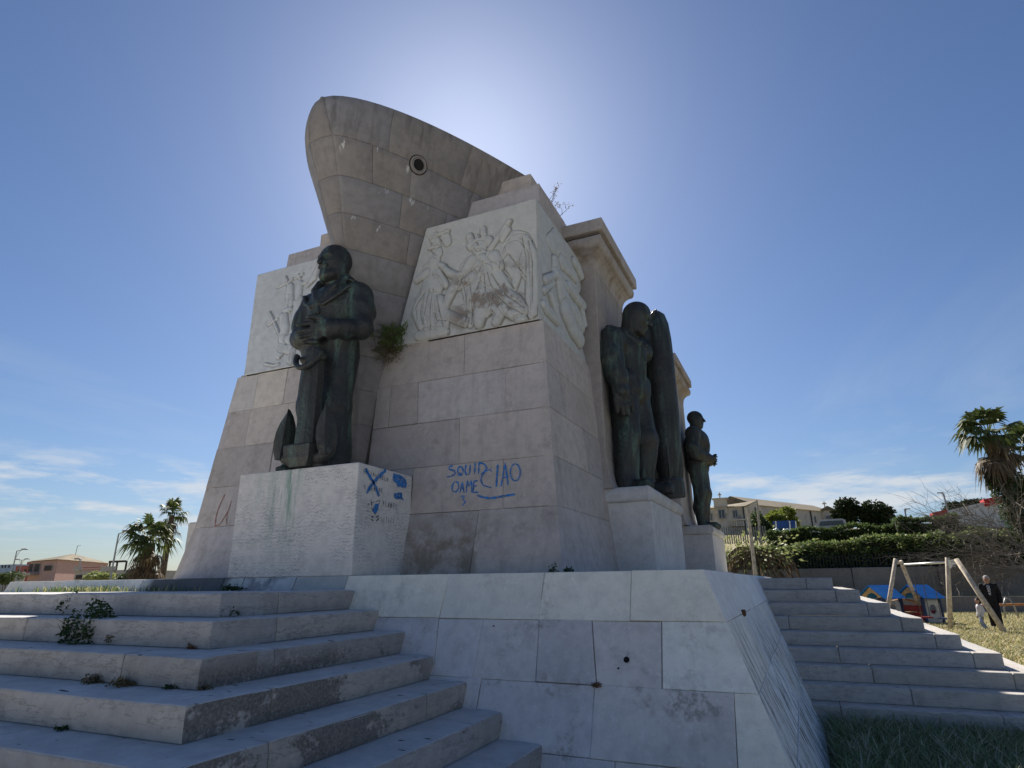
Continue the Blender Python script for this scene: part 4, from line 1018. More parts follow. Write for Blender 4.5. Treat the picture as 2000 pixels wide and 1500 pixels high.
# ---------------------------------------------------------------- bronze airman with a torpedo
ai = empty('airman_statue', (-1.95, 8.60, 1.19), math.radians(72)); tag(ai, 'dark bronze statue of a hooded airman with bowed head beside a torpedo', 'statue')
S = Sculpt((-.80, -.60, -.02), (1.15, .32, 3.25), .0145)
for e, kx in ((-1, -.04), (1, .02)):
    S.chain([(e*.16, .02, 1.42), (e*.20, -.08 if e > 0 else -.03, .80), (e*.20+kx, .02, .16)], [.225, .185, .165], .05)
    S.cone((e*.2+kx, .02, .22), (e*.2+kx, .01, .08), .17, .185, .03)
    S.cone((e*.2+kx, .02, .08), (e*.24+kx, -.34, .055), .095, .085, .03)
S.ell((0, .02, 1.5), (.34, .24, .24), .06)
S.cone((0, .02, 1.55), (-.01, 0, 2.08), .275, .29, .10)
S.cone((-.28, .02, 2.2), (.28, .02, 2.2), .17, .17, .14)
S.ell((0, .05, 2.34), (.22, .13, .10), .08)
S.cone((-.18, -.05, 1.52), (.18, -.05, 1.52), .18, .18, .04)
# jacket hem
S.cone((-.19, -.01, 1.61), (.19, -.01, 1.61), .215, .215, .02)
# right arm hangs in front, gloved hand
S.ell((-.40, 0, 2.21), (.19, .19, .19), .08)
S.chain([(-.43, -.01, 2.2), (-.50, -.02, 1.90), (-.49, -.10, 1.62)], [.185, .18, .155], .06)
S.cone((-.49, -.10, 1.63), (-.48, -.12, 1.55), .165, .150, .012)
S.chain([(-.50, -.10, 1.56), (-.49, -.15, 1.36)], [.10, .115], .02)
hand(S, (-.50, -.12, 1.48), (.08, -.22, -1), (.7, -.5, 0), r=.062, L=.44, curl=.35)
# left arm raised round the torpedo nose
S.ell((.40, 0, 2.22), (.18, .18, .18), .08)
S.chain([(.45, 0, 2.2), (.60, .04, 2.36), (.62, .03, 2.58), (.66, .02, 2.80)], [.155, .135, .115, .09], .06)
hand(S, (.67, .0, 2.84), (.7, -.35, .55), (-.5, -.6, 0), r=.05, L=.26, curl=.8)
# neck, turned-up collar
S.cone((0, .02, 2.32), (.02, -.10, 2.5), .16, .15, .03)
for e in (-1, 1): S.chain([(e*.06, .17, 2.47), (e*.24, .10, 2.46), (e*.22, -.10, 2.36), (e*.08, -.27, 2.18)], [.055, .06, .055, .04], .015)
S.cone((-.30, .10, 2.44), (-.22, .16, 2.50), .06, .05, .02)
S.chain([(0, -.27, 2.22), (0, -.29, 1.9), (0, -.27, 1.62)], [.028, .026, .024], .012)
head(S, (.05, -.20, 2.64), .98, turn=16, nod=20, cap=True, ear=False)
S.warp(lambda X, Y, Z: np.where(Z < 1.42, .012*np.sin(22*X+8*Y+2.4*np.sin(3.4*Z+1))*np.clip((1.42-Z)*2, 0, 1), 0)
       + np.where((Z > 1.62) & (Z < 2.25), .006*np.sin(26*Z+6*np.sin(5*X)+4*Y)*np.clip(np.abs(X)*4-1.0, 0, 1)+.004*np.sin(31*X+9*Z), 0))
S.build('figure', M['bronze'], ai, 1)
tp = empty('torpedo', (0, 0, 0), parent=ai)
prof = [(0.0, 3.06), (.10, 3.045), (.165, 2.98), (.21, 2.82), (.233, 2.55), (.24, 2.2), (.24, 1.3), (.225, .9), (.19, .55), (.15, .30)]
tx, ty = .86, -.06
MB().lathe([(r, z) for r, z in prof[::-1]], (tx, ty, 0), 40).build('casing', M['bronze'], tp, smooth=True, local=True)
MB().lathe([(.0, .02), (.215, .02), (.225, .04), (.22, .24), (.20, .29), (.12, .30)], (tx, ty, 0), 40).build('tail_ring', M['bronze'], tp, smooth=False, local=True)
for a in range(4):
    an_ = a*math.pi/2+.6; d = np.array([math.cos(an_), math.sin(an_)]); q = np.array([-d[1], d[0]])*.014
    m = MB(); V = []
    for r, z in ((.13, .28), (.21, .28), (.235, .50), (.19, 1.15), (.15, 1.15)):
        for s_ in (-1, 1): V.append((tx+d[0]*r+q[0]*s_, ty+d[1]*r+q[1]*s_, z))
    m.add(V, [(0, 2, 4, 6, 8), (9, 7, 5, 3, 1)]+[(2*i, 2*((i+1) % 5), 2*((i+1) % 5)+1, 2*i+1) for i in range(5)]).build('fin', M['bronze'], tp, local=True)
# ---------------------------------------------------------------- third statue, further along
in_ = empty('soldier_statue', (-1.90, 15.15, 1.17), math.pi/2); tag(in_, 'dark bronze statue of a young man with clasped hands, farthest along the monument', 'statue')
S = Sculpt((-.7, -.55, -.02), (.7, .34, 2.95), .018)
for e in (-1, 1):
    S.chain([(e*.15, .02, 1.42), (e*.19, -.03, .85), (e*.18, .03, .45), (e*.18, .02, .12)], [.215, .185, .15, .115], .05)
    S.cone((e*.18, .03, .48), (e*.18, .02, .40), .17, .15, .02)
    S.cone((e*.18, .03, .08), (e*.22, -.27, .055), .09, .075, .03)
S.ell((0, .02, 1.5), (.32, .24, .24), .06)
S.cone((0, .02, 1.52), (0, -.01, 2.0), .27, .31, .08)
S.ell((0, -.03, 2.1), (.38, .25, .30), .08)
S.cone((-.2, -.1, 1.6), (.2, -.1, 1.6), .18, .18, .02)
for e in (-1, 1):
    S.ell((e*.42, 0, 2.2), (.18, .18, .18), .05)
    S.chain([(e*.44, 0, 2.18), (e*.52, .02, 1.85), (e*.50, -.04, 1.68)], [.165, .155, .14], .04)
    S.chain([(e*.50, -.04, 1.68), (e*.25, -.25, 1.62), (e*.07, -.34, 1.60)], [.135, .115, .09], .03)
hand(S, (-.08, -.34, 1.60), (.9, -.3, -.3), (0, 0, 1), r=.045, L=.22, curl=.8); hand(S, (.08, -.35, 1.62), (-.9, -.3, -.3), (0, 0, 1), r=.045, L=.22, curl=.8)
S.cone((0, .02, 2.3), (0, -.03, 2.5), .13, .12, .03)
for e in (-1, 1): S.chain([(e*.13, .1, 2.38), (e*.2, -.08, 2.34), (e*.06, -.25, 2.16)], [.045, .045, .03], .015)
head(S, (0, -.05, 2.63), .9)
S.warp(lambda X, Y, Z: np.where(Z < 1.42, .008*np.sin(24*X+8*Y+2.4*np.sin(4*Z)), 0)+np.where((Z > 1.5) & (Z < 2.3), .006*np.sin(22*Z+16*X), 0))
S.build('figure', M['bronze'], in_, 2)
# ---------------------------------------------------------------- ground
def gz(X, Y):
    X = np.asarray(X, float); Y = np.asarray(Y, float)
    z = np.interp(Y, [-5e3, 39.0, 39.1, 43, 43.25, 46, 60, 110, 170, 400, 5e3], [-1.6, -1.6, -.88, -.82, .45, .7, 2.6, 7.6, 9.5, 11, 11])
    w = np.clip((X/np.maximum(Y, 1)+.95)/.45, 0, 1); w = w*w*(3-2*w)
    return -1.6+(z+1.6)*w
gx = np.array([-3000, -900, -300, -160, -110, -70, -45, -28, -18, -12, -8, -5, -3, -1.5, 0, 1, 2, 3, 4, 5, 6, 8, 10, 12, 15, 20, 28, 40, 60, 100, 180, 400, 1200, 3000.])
gy = np.array([-3000, -600, -150, -40, -10, 0, 3, 6, 8, 9.6, 10.5, 11.5, 12.5, 14, 16, 18, 20, 23, 26, 29, 33, 39.0, 39.1, 43, 43.25, 46, 52, 60, 72, 86, 100, 110, 125, 145, 170, 220, 300, 400, 800, 3000.])
GX, GY = np.meshgrid(gx, gy); V = np.stack([GX, GY, gz(GX, GY)], -1).reshape(-1, 3)
id_ = np.arange(V.shape[0]).reshape(GX.shape)
F = np.stack([id_[:-1, :-1], id_[:-1, 1:], id_[1:, 1:], id_[1:, :-1]], -1).reshape(-1, 4)
s = NT('dry_ground')
n1 = s.noise(.35, 5, .6); n2 = s.noise(5, 4, .6)
col = s.mix(s.ramp(n1, .35, .65), (.30, .25, .13), (.21, .20, .09))
col = s.mix(s.ramp(n2, .4, .7), col, (.38, .31, .19))
s.bump(n2, .6, .05)
M['dry'] = s.out(col, .95, .1)
tag(mesh_np('ground', V, F, M['dry']), kind='structure')
s = NT('bounce_paving')
br = s.n('ShaderNodeTexBrick'); br.inputs['Scale'].default_value = 1.0; br.inputs['Brick Width'].default_value = 1.2; br.inputs['Row Height'].default_value = .6; br.inputs['Mortar Size'].default_value = .008
br.inputs['Color1'].default_value = (.72, .69, .63, 1); br.inputs['Color2'].default_value = (.66, .63, .57, 1); br.inputs['Mortar'].default_value = (.2, .18, .15, 1)
s.l(s.pos, br.inputs[0])
M['bounce_pave'] = s.out(s.mix(s.ramp(s.noise(2, 5), .3, .7, 0, .4), br.outputs[0], (.58, .55, .50)), .85, .3)
tag(mesh_np('bounce_pavement', [(-70, -60, -1.592), (24, -60, -1.592), (24, 2.0, -1.592), (-70, 2.0, -1.592)], [(0, 1, 2, 3)], M['bounce_pave']), kind='structure')  # added out of view: pale paving that bounces sunlight onto the shaded stone
def blades(name, P, h, w, lean, mats, seed, label, kind='stuff', curl=.5):
    """P (n,3) roots; tapered bent blades in one mesh"""
    r = np.random.RandomState(seed); n = len(P)
    a = r.uniform(0, 2*np.pi, n); hh = h*r.uniform(.55, 1.25, n); ww = w*r.uniform(.7, 1.3, n); ln = lean*r.uniform(.2, 1.3, n)*hh
    d = np.stack([np.cos(a), np.sin(a), np.zeros(n)], 1); q = np.stack([-np.sin(a), np.cos(a), np.zeros(n)], 1)
    up = np.array([0, 0, 1.])
    v0 = P-q*ww[:, None]; v1 = P+q*ww[:, None]; mid = P+up*(hh*.6)[:, None]+d*(ln*.35)[:, None]
    v2 = mid+q*(ww*.75)[:, None]; v3 = mid-q*(ww*.75)[:, None]; tip = P+up*hh[:, None]*(1-curl*.15)+d*ln[:, None]
    V = np.stack([v0, v1, v2, v3, tip], 1).reshape(-1, 3); b = np.arange(n)*5
    F4 = np.stack([b, b+1, b+2, b+3], 1); F3 = np.stack([b+3, b+2, b+4, b+4], 1)
    F = [tuple(f) for f in F4.tolist()]
    me = bpy.data.meshes.new(name); nt4, nt3 = len(F4), n
    me.vertices.add(len(V)); me.vertices.foreach_set('co', V.astype(np.float32).ravel())
    li = np.concatenate([F4.ravel(), np.stack([b+3, b+2, b+4], 1).ravel()]).astype(np.int32)
    me.loops.add(len(li)); me.loops.foreach_set('vertex_index', li); me.polygons.add(2*n)
    me.polygons.foreach_set('loop_start', np.concatenate([np.arange(n)*4, n*4+np.arange(n)*3]).astype(np.int32))
    me.polygons.foreach_set('loop_total', np.concatenate([np.full(n, 4), np.full(n, 3)]).astype(np.int32)); me.update(calc_edges=True)
    for m in mats: me.materials.append(m)
    mi = r.randint(0, len(mats), n).astype(np.int32); me.polygons.foreach_set('material_index', np.concatenate([mi, mi]))
    o = bpy.data.objects.new(name, me); COL.objects.link(o)
    if label: tag(o, label, 'grass')
    if kind: o['kind'] = kind
    return o
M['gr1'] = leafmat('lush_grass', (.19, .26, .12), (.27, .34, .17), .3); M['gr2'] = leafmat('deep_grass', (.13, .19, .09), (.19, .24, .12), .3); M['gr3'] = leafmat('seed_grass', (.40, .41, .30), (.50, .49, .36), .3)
M['st1'] = leafmat('straw', (.50, .43, .23), (.60, .52, .30), .35); M['st2'] = leafmat('yellow_grass', (.34, .33, .13), (.42, .39, .18), .35); M['st3'] = leafmat('green_grass', (.15, .18, .06), (.22, .24, .09), .35)
r = np.random.RandomState(11)
n = 34000; X = r.uniform(-.2, 5.5, n); Y = 9.3-r.power(1.0, n)*5.6
ok = (X > .035+r.uniform(0, .05, n)) & (X/Y < .42) & (X/Y > -.02) & (Y < 8.5+.0*X); X, Y = X[ok], Y[ok]
P = np.stack([X, Y, np.full(len(X), -1.6)], 1)
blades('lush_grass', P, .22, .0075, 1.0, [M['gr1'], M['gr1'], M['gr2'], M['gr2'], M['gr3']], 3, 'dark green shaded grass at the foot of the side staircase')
n = 15000; X = r.uniform(-.2, 5.5, n); Y = 8.5-r.power(1.0, n)*4.5; ok = (X > .05) & (X/Y < .42); X, Y = X[ok], Y[ok]
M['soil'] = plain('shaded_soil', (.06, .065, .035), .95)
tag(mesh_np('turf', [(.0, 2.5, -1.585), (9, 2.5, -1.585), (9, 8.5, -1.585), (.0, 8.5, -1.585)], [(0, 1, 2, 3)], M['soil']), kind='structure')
n = 190000; Y = 9.5+r.power(1.2, n)*29.3; X = Y*r.uniform(.05, .62, n)
kx = np.clip((10.92-Y)/.3, 0, 9)*.318+.42
ok = (X > np.interp(Y, [9, 18, 19], [3.0, 3.0, .6])); X, Y = X[ok], Y[ok]
q = vnoise(np.stack([X*.5, Y*.5, X*0], 1), 1.0); ok = r.uniform(-1, 1, len(X)) < q*1.2+.5; X, Y = X[ok], Y[ok]
P = np.stack([X, Y, gz(X, Y)-.01], 1)
blades('dry_grass', P, .13, .012, 1.1, [M['st1'], M['st1'], M['st2'], M['st3']], 5, 'yellow sunlit dry grass of the playground field')
# ---------------------------------------------------------------- walls and fences on the landward side
M['conc'] = stone('old_concrete', (.20, .185, .165), (.30, .28, .25), vein=False, streak=.5)
M['kerbwall'] = stone('low_wall_stone', (.27, .225, .19), (.34, .29, .25), vein=False, streak=.3)
lwl = MB().box(-7, 36, 38.85, 39.2, -1.7, -.82, .02).build('low_wall', M['kerbwall']); tag(lwl, 'low brown stone wall behind the playground', 'wall')
lwl.location.y = 0
cw = empty('concrete_wall', (2, 43, -.8)); tag(cw, 'stained grey concrete wall of long panels below the hedges', 'wall')
jx = [-7, on_y(1495, 1120, 43)[0], on_y(1664, 1120, 43)[0], on_y(1800, 1120, 43)[0]+.8, 11.6, 16, 21, 26, 31, 37]
for i, (a, b) in enumerate(zip(jx[:-1], jx[1:])):
    MB().box(a+.02, b-.02, 43, 43.3, -.9, .71+random.uniform(-.03, .03), .02).build('wall_panel', M['conc'], cw)
# ---------------------------------------------------------------- foliage helpers
def leaves(P, size, seed, out_dir=None, k=1, aspect=.5, droop=.3):
    """n leaf-shaped quads (two triangles folded) at P with random facing; returns V,F"""
    r = np.random.RandomState(seed); n = len(P)
    d = r.normal(size=(n, 3)); d[:, 2] = d[:, 2]*.6+.15
    if out_dir is not None: d = d*.7+out_dir*1.0
    d /= np.linalg.norm(d, axis=1)[:, None]+1e-9
    t = np.cross(d, r.normal(size=(n, 3))); t /= np.linalg.norm(t, axis=1)[:, None]+1e-9
    s_ = size*r.uniform(.6, 1.35, n)[:, None]
    a = P; b = P+d*s_*.5+t*s_*aspect*.5; c = P+d*s_-np.array([0, 0, 1])*s_*droop*.4; e = P+d*s_*.5-t*s_*aspect*.5
    V = np.stack([a, b, c, e], 1).reshape(-1, 3); F = np.arange(n*4).reshape(n, 4)
    return V, F
def twigs(m, base, n, L, r0, seed, up=.8, kids=3, depth=2, spread=.9):
    """recursive thin branches into MB m; returns the tips"""
    rnd = random.Random(seed); tips = []
    def go(p, d, l, r, k):
        pts = [p]; q = p
        for i in range(3):
            d = (d+Vector((rnd.gauss(0, .22), rnd.gauss(0, .22), rnd.gauss(0, .15)))).normalized(); q = q+d*l/3; pts.append(q)
        m.tube(pts, [r, r*.85, r*.7, r*.5], 4 if k < depth else 3, False)
        if k >= depth: tips.append(q); tips.append(pts[2]); return
        for _ in range(kids):
            j = rnd.choice(pts[1:]); dd = (d+Vector((rnd.gauss(0, spread), rnd.gauss(0, spread), rnd.gauss(.1, spread*.7)))).normalized()
            go(j, dd, l*rnd.uniform(.5, .8), r*.55, k+1)
    for _ in range(n):
        d = Vector((rnd.gauss(0, 1), rnd.gauss(0, 1), up*abs(rnd.gauss(1, .4)))).normalized(); go(Vector(base), d, L*rnd.uniform(.7, 1.2), r0, 0)
    return tips
M['leafA'] = leafmat('weed_leaf', (.030, .062, .022), (.055, .095, .035)); M['leafB'] = leafmat('dry_leaf', (.14, .115, .055), (.21, .165, .085)); M['leafC'] = leafmat('bright_leaf', (.085, .15, .03), (.14, .21, .05)); M['leafR'] = leafmat('rust_leaf', (.17, .085, .04), (.24, .13, .06))
M['twig'] = plain('twig_bark', (.10, .08, .06), .9)
def plant(name, base, rx, h, n, size, mat, seed, label, cat='plant', ns=7, group=None, dirv=None):
    base = Vector(base); e = empty(name, base); tag(e, label, cat, group)
    m = MB(); tips = twigs(m, base, ns, h*.55, max(.003, h*.014), seed, up=1.1, kids=3, depth=1, spread=.7); m.build('stems', M['twig'], e, fix=False)
    r = np.random.RandomState(seed); T = np.array([t[:] for t in tips])
    P = T[r.randint(0, len(T), n)]+r.normal(size=(n, 3))*np.array([rx, rx, h*.5])*.28
    P[:, 2] = np.maximum(P[:, 2], base.z+.01)
    c = P-np.array(base); s_ = np.maximum(1, np.sqrt((c[:, 0]/rx)**2+(c[:, 1]/rx)**2+(c[:, 2]/h)**2)); P = np.array(base)+c/s_[:, None]
    V, F = leaves(P, size, seed); mesh_np('foliage', V, F, mat, e)
    return e
def crown(name, C, R, n, size, mat, seed, parent, lumps=9, inner=.35, flat=1.0):
    """leaf clumps through the crown's volume with gaps between lumps"""
    r = np.random.RandomState(seed); C = np.array(C); R = np.array(R)
    L = r.normal(size=(lumps, 3)); L /= np.linalg.norm(L, axis=1)[:, None]; L *= r.uniform(.35, .8, lumps)[:, None]; L[:, 2] *= flat
    lr = r.uniform(.28, .46, lumps); k = r.randint(0, lumps, n)
    d = r.normal(size=(n, 3)); d /= np.linalg.norm(d, axis=1)[:, None]; rad = r.uniform(inner, 1, n)**.5*lr[k]
    U = L[k]+d*rad[:, None]; P = C+U*R
    V, F = leaves(P, size, seed, d*.5); return mesh_np(name, V, F, mat, parent)
def hedge(name, x0, x1, y0, y1, z0, zt, n, size, mats, seed, label, group=None, stems=True):
    """zt(x) top height; leaves on a lumpy shell round a dark core"""
    r = np.random.RandomState(seed); e = empty(name, ((x0+x1)/2, (y0+y1)/2, z0)); tag(e, label, 'hedge', group)
    xs = np.linspace(x0, x1, max(8, int((x1-x0)/.5)))
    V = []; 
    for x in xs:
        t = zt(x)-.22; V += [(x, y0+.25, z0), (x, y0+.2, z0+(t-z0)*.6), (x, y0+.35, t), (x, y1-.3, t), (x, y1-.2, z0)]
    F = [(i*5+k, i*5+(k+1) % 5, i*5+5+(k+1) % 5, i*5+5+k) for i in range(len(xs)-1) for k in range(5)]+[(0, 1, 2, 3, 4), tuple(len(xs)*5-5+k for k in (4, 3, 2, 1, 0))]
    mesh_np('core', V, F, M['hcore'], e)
    X = r.uniform(x0, x1, n); f = r.uniform(0, 1, n); T = np.array([zt(x) for x in X])
    front = f < .55
    Z = np.where(front, z0+(T-z0)*r.uniform(0, 1, n)**.7, T+r.normal(0, .06, n)); Y = np.where(front, y0+r.uniform(0, .25, n), r.uniform(y0+.05, y1, n))
    lump = vnoise(np.stack([X*1.3, Y*1.3, Z*1.3], 1), 1.0, seed); Z = Z+.10*lump*(~front); Y = Y-.14*lump*front
    kp = vnoise(np.stack([X*2.4, Y*2.4, Z*2.4], 1), 1.0, seed+9) > -.45
    P = np.stack([X, Y, Z], 1)[kp]; od = np.where(front[kp, None], np.array([0, -1, .4]), np.array([0, -.3, 1]))
    sel = r.randint(0, len(mats), len(P))
    for i, m_ in enumerate(mats):
        Vv, Ff = leaves(P[sel == i], size, seed+i, od[sel == i]*.6); mesh_np('foliage', Vv, Ff, m_, e)
    return e
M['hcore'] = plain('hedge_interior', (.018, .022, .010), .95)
M['hg1'] = leafmat('hedge_leaf', (.10, .15, .045), (.17, .23, .07)); M['hg2'] = leafmat('hedge_leaf_pale', (.23, .27, .10), (.32, .35, .14)); M['hg3'] = leafmat('hedge_leaf_dark', (.05, .078, .028), (.085, .12, .045))
M['pine'] = leafmat('pine_needles', (.020, .034, .012), (.042, .062, .022), .2); M['lime'] = leafmat('lime_leaf', (.13, .17, .025), (.22, .25, .05), .4)
# ---------------------------------------------------------------- landward background
def zy(x, y, Y): return on_y(x, y, Y)[2]
def xy(x, y, Y): return on_y(x, y, Y)[0]
K = 1.265; Y1 = 44.5
def top1(x): return np.interp(x/K, [-4, 1.0, 4.5, 6.0], [1.83, 2.18, 2.55, 2.47])+.10*math.sin(x*1.8)
hedge('oleander_hedge', -4.2*K, 6.4*K, Y1, Y1+1.6, .45, top1, 9000, .21, [M['hg1'], M['hg1'], M['hg2'], M['hg3']], 21, 'leafy green hedge just above the concrete wall, behind dark pickets')
def top1b(x): return 2.47+.15*math.sin(x*1.4)
hedge('oleander_hedge', 6.35*K, 25, Y1, Y1+2, .45, top1b, 9000, .24, [M['hg2'], M['hg1'], M['hg1'], M['hg3']], 22, 'pale green hedge behind the bare thorny shrub')
M['picket'] = plain('dark_picket', (.022, .024, .026), .6)
fe_ = empty('picket_fence', (2, 43.9, .5)); tag(fe_, 'dark metal picket fence in front of the hedge above the concrete wall', 'fence')
pk = None
for x in np.arange(-5.3, 8.0, .18):
    if pk is None: pk = MB().box(-.025, .025, -.02, .02, 0, 1).build('picket', M['picket'], fe_, local=True); o = pk
    else: o = pk.copy(); COL.objects.link(o)
    o.parent = fe_; o.location = (x-2, 0, -.05); o.scale = (1, 1, np.interp(x, [-5, 8], [.92, 1.15])+random.uniform(-.03, .03))
MB().box(-7.4, 6.0, -.03, .03, .12, .16).build('rail', M['picket'], fe_, local=True)
Y2 = 52
def top2(x): return np.interp(x, [xy(1500, 1050, Y2), xy(1560, 1050, Y2), xy(1660, 1050, Y2), xy(1755, 1050, Y2)], [zy(1500, 1043, Y2), zy(1560, 1036, Y2), zy(1660, 1030, Y2), zy(1755, 1026, Y2)])+.12*math.sin(x*1.9)
hedge('dark_hedge', xy(1497, 1050, Y2), xy(1760, 1050, Y2), Y2, Y2+2, 1.2, top2, 9000, .24, [M['hg3'], M['hg1'], M['hg3']], 23, 'long dark clipped hedge on the upper terrace below the old convent')
def top3(x): return zy(1800, 1014, Y2-1)+.06*math.sin(x*2)
hedge('dark_hedge', xy(1757, 1050, Y2-1), xy(1880, 1050, Y2-1), Y2-1, Y2+1.4, 1.2, top3, 6000, .22, [M['hg3'], M['hg3'], M['hg1']], 24, 'tall dark square-cut hedge on the upper terrace, beside the white tent')
def top4(x): return zy(1940, 1040, Y2)+.3*math.sin(x*1.3)
hedge('dark_hedge', xy(1880, 1050, Y2), xy(2060, 1050, Y2), Y2, Y2+2, 1.2, top4, 5000, .26, [M['hg1'], M['hg3']], 25, 'ragged green hedge behind the bare shrub, under the palms')
f2 = empty('paling_fence', (xy(1440, 1050, 50), 50, 1.8)); tag(f2, 'grey paling fence in front of the convent', 'fence')
x0f, x1f = xy(1412, 1050, 50), xy(1500, 1050, 50); M['pale'] = plain('grey_paling', (.20, .20, .20), .7)
pk = None
for x in np.arange(x0f, x1f, .16):
    if pk is None: pk = MB().box(-.045, .045, -.02, .02, 0, 1.2).build('pale', M['pale'], f2, local=True); o = pk
    else: o = pk.copy(); COL.objects.link(o)
    o.parent = f2; o.location = (x-f2.location.x, 0, zy(1440, 1062, 50)-1.8); o.scale = (1, 1, random.uniform(.95, 1.05))
# ---- convent
M['cplaster'] = stone('convent_plaster', (.50, .45, .38), (.62, .57, .49), vein=False, streak=.4, pits=.2)
M['croof'] = plain('old_roof_tiles', (.19, .155, .10), .9, .35, 1.2)
M['pane'] = plain('window_glass', (.03, .045, .06), .2, .2, 3, 0, .5)
M['frame_w'] = plain('grey_window_frame', (.30, .30, .29), .7)
YC = 108
cv = empty('old_convent', (xy(1440, 1040, YC), YC, 7)); tag(cv, 'long weathered convent building with tiled roofs and stone crosses', 'building')
def cpt(x, y, Y=YC): return np.array(on_y(x, y, Y))
ZB_ = 6.5
def block(x0, x1, y0, y1, z0, z1, name='wall', mat=None, parent=cv): return MB().box(x0, x1, y0, y1, z0, z1).build(name, mat or M['cplaster'], parent)
xa, xb = cpt(1378, 1000)[0], cpt(1453, 1000)[0]; za = cpt(1420, 991)[2]
block(xa, xb, YC, YC+14, ZB_, za)
xe0, xe1 = cpt(1395, 990)[0], cpt(1420, 990)[0]; zt_ = cpt(1408, 975)[2]
block(xe0, xe1, YC-.25, YC+1.2, za-1, zt_); MB().box(xe0-.25, xe1+.25, YC-.45, YC+1.4, zt_, zt_+.18).build('parapet_coping', M['cplaster'], cv)
def cross(x, y, z, h, Y):
    m = MB().box(x-.10, x+.10, Y-.1, Y+.1, z, z+h).box(x-h*.3, x+h*.3, Y-.09, Y+.09, z+h*.55, z+h*.75); return m.build('stone_cross', M['cplaster'], cv)
cross(cpt(1405, 965)[0], 0, zt_+.18, .95, YC+.3)
# pitched roof over the front block with a gable turned right
zr_ = cpt(1473, 969)[2]; xg = cpt(1482, 985)[0]
def roof(poly, name='roof'): return mesh_np(name, poly[0], poly[1], M['croof'], cv)
V = [(xe1, YC-.6, za), (xb+.3, YC-.6, za), (xe1-1.5, YC+9, zr_-.2), (xg-.6, YC+6.5, zr_), (xa-.3, YC-.6, za), (xe0, YC-.6, za), (xa-.3, YC+9, zr_-.4), (xb+.3, YC+14, za), (xa-.3, YC+14, za)]
roof((V, [(0, 1, 3, 2), (4, 5, 6), (5, 0, 2, 6), (1, 7, 3), (2, 3, 7, 8, 6)]))
mesh_np('gable_wall', [(xb, YC+.4, ZB_), (xg, YC+6, ZB_), (xg+.2, YC+11, ZB_), (xb, YC+.4, za-.05), (xg-.6, YC+6.3, zr_-.15), (xg+.4, YC+11, za-.6)], [(0, 1, 4, 3), (1, 2, 5, 4)], M['cplaster'], cv)
# long wing running back
A = cpt(1484, 1030, YC+10); B = cpt(1634, 1030, YC+42)
ze = cpt(1484, 986, YC+10)[2]; wd_ = Vector((B[0]-A[0], B[1]-A[1], 0)); nl = Vector((wd_.y, -wd_.x, 0)).normalized()*-1
nb = Vector((-wd_.y, wd_.x, 0)).normalized()
def wp(t, z, off=0): return (A[0]+wd_.x*t+nb.x*off, A[1]+wd_.y*t+nb.y*off, z)
zbw = cpt(1634, 1003, YC+42)[2]
mesh_np('wall', [wp(0, ZB_), wp(1, ZB_), wp(1, ZB_, 9), wp(0, ZB_, 9), wp(0, ze), wp(1, zbw+.3), wp(1, zbw+.3, 9), wp(0, ze, 9)], [(0, 1, 5, 4), (1, 2, 6, 5), (2, 3, 7, 6), (3, 0, 4, 7), (4, 5, 6, 7)], M['cplaster'], cv)
roof(([wp(-.02, ze-.1, -.5), wp(1.02, zbw+.2, -.5), wp(1.02, zbw+2.2, 4.5), wp(-.02, ze+2.0, 4.5), wp(-.02, ze-.1, 9.4), wp(1.02, zbw+.2, 9.4)], [(0, 1, 2, 3), (3, 2, 5, 4), (0, 3, 4), (1, 5, 2)]))
# far cross wing
e0, e1 = cpt(1604, 1000, YC+36), cpt(1630, 1000, YC+36); zf = cpt(1615, 997, YC+36)[2]
block(e0[0], e1[0], YC+35.6, YC+40, ZB_, zf); cross(cpt(1611, 990, YC+36)[0], 0, zf+.6, 1.3, YC+36.2)
mesh_np('roof', [(e0[0]-.4, YC+35.3, zf), (e1[0]+.4, YC+35.3, zf), ((e0[0]+e1[0])/2, YC+35.3, zf+.9), (e0[0]-.4, YC+40, zf), (e1[0]+.4, YC+40, zf), ((e0[0]+e1[0])/2, YC+40, zf+.9)], [(0, 1, 2), (0, 2, 5, 3), (1, 4, 5, 2), (3, 5, 4)], M['croof'], cv)
def win(x0, x1, y0, y1, Y, nm='window', d=.12):
    p, q = cpt(x0, y1, Y), cpt(x1, y0, Y); X0, X1, Z0, Z1 = p[0], q[0], p[2], q[2]
    w = MB().box(X0-.16, X1+.16, Y-d, Y+.1, Z0-.16, Z1+.16).build(nm, M['frame_w'], cv)
    MB().box(X0, X1, Y-d-.02, Y-.02, Z0, Z1).build('pane', M['pane'], w); MB().box((X0+X1)/2-.05, (X0+X1)/2+.05, Y-d-.05, Y-d, Z0, Z1).build('mullion', M['frame_w'], w)
win(1405.5, 1414, 996, 1012, YC-.25); win(1433, 1439, 997.5, 1010, YC); win(1386, 1389.5, 1004, 1016, YC)
for x0, x1, y0, y1, t in ((1567, 1572, 1008, 1019, .58), (1588, 1592, 1010, 1020, .70), (1552, 1555, 1008, 1018, .47)):
    p = wp(t, 0); win(x0, x1, y0, y1, p[1]-.25)
win(1617, 1622, 1008, 1020, YC+35.55); win(1475, 1480, 992, 1007, YC+5.2)
for i in range(6):
    p = cpt(1431+i*4.4, 1027); MB().box(p[0]-.14, p[0]+.14, YC-.8, YC+.1, p[2]-.1, p[2]+.75).build('corbel', M['cplaster'], cv)
p, q = cpt(1429, 1018), cpt(1457, 1014); MB().box(p[0], q[0], YC-.95, YC, p[2], q[2]).build('balcony_slab', M['cplaster'], cv)
M['render'] = plain('bare_render', (.33, .30, .27), .95, .3, 1.5)
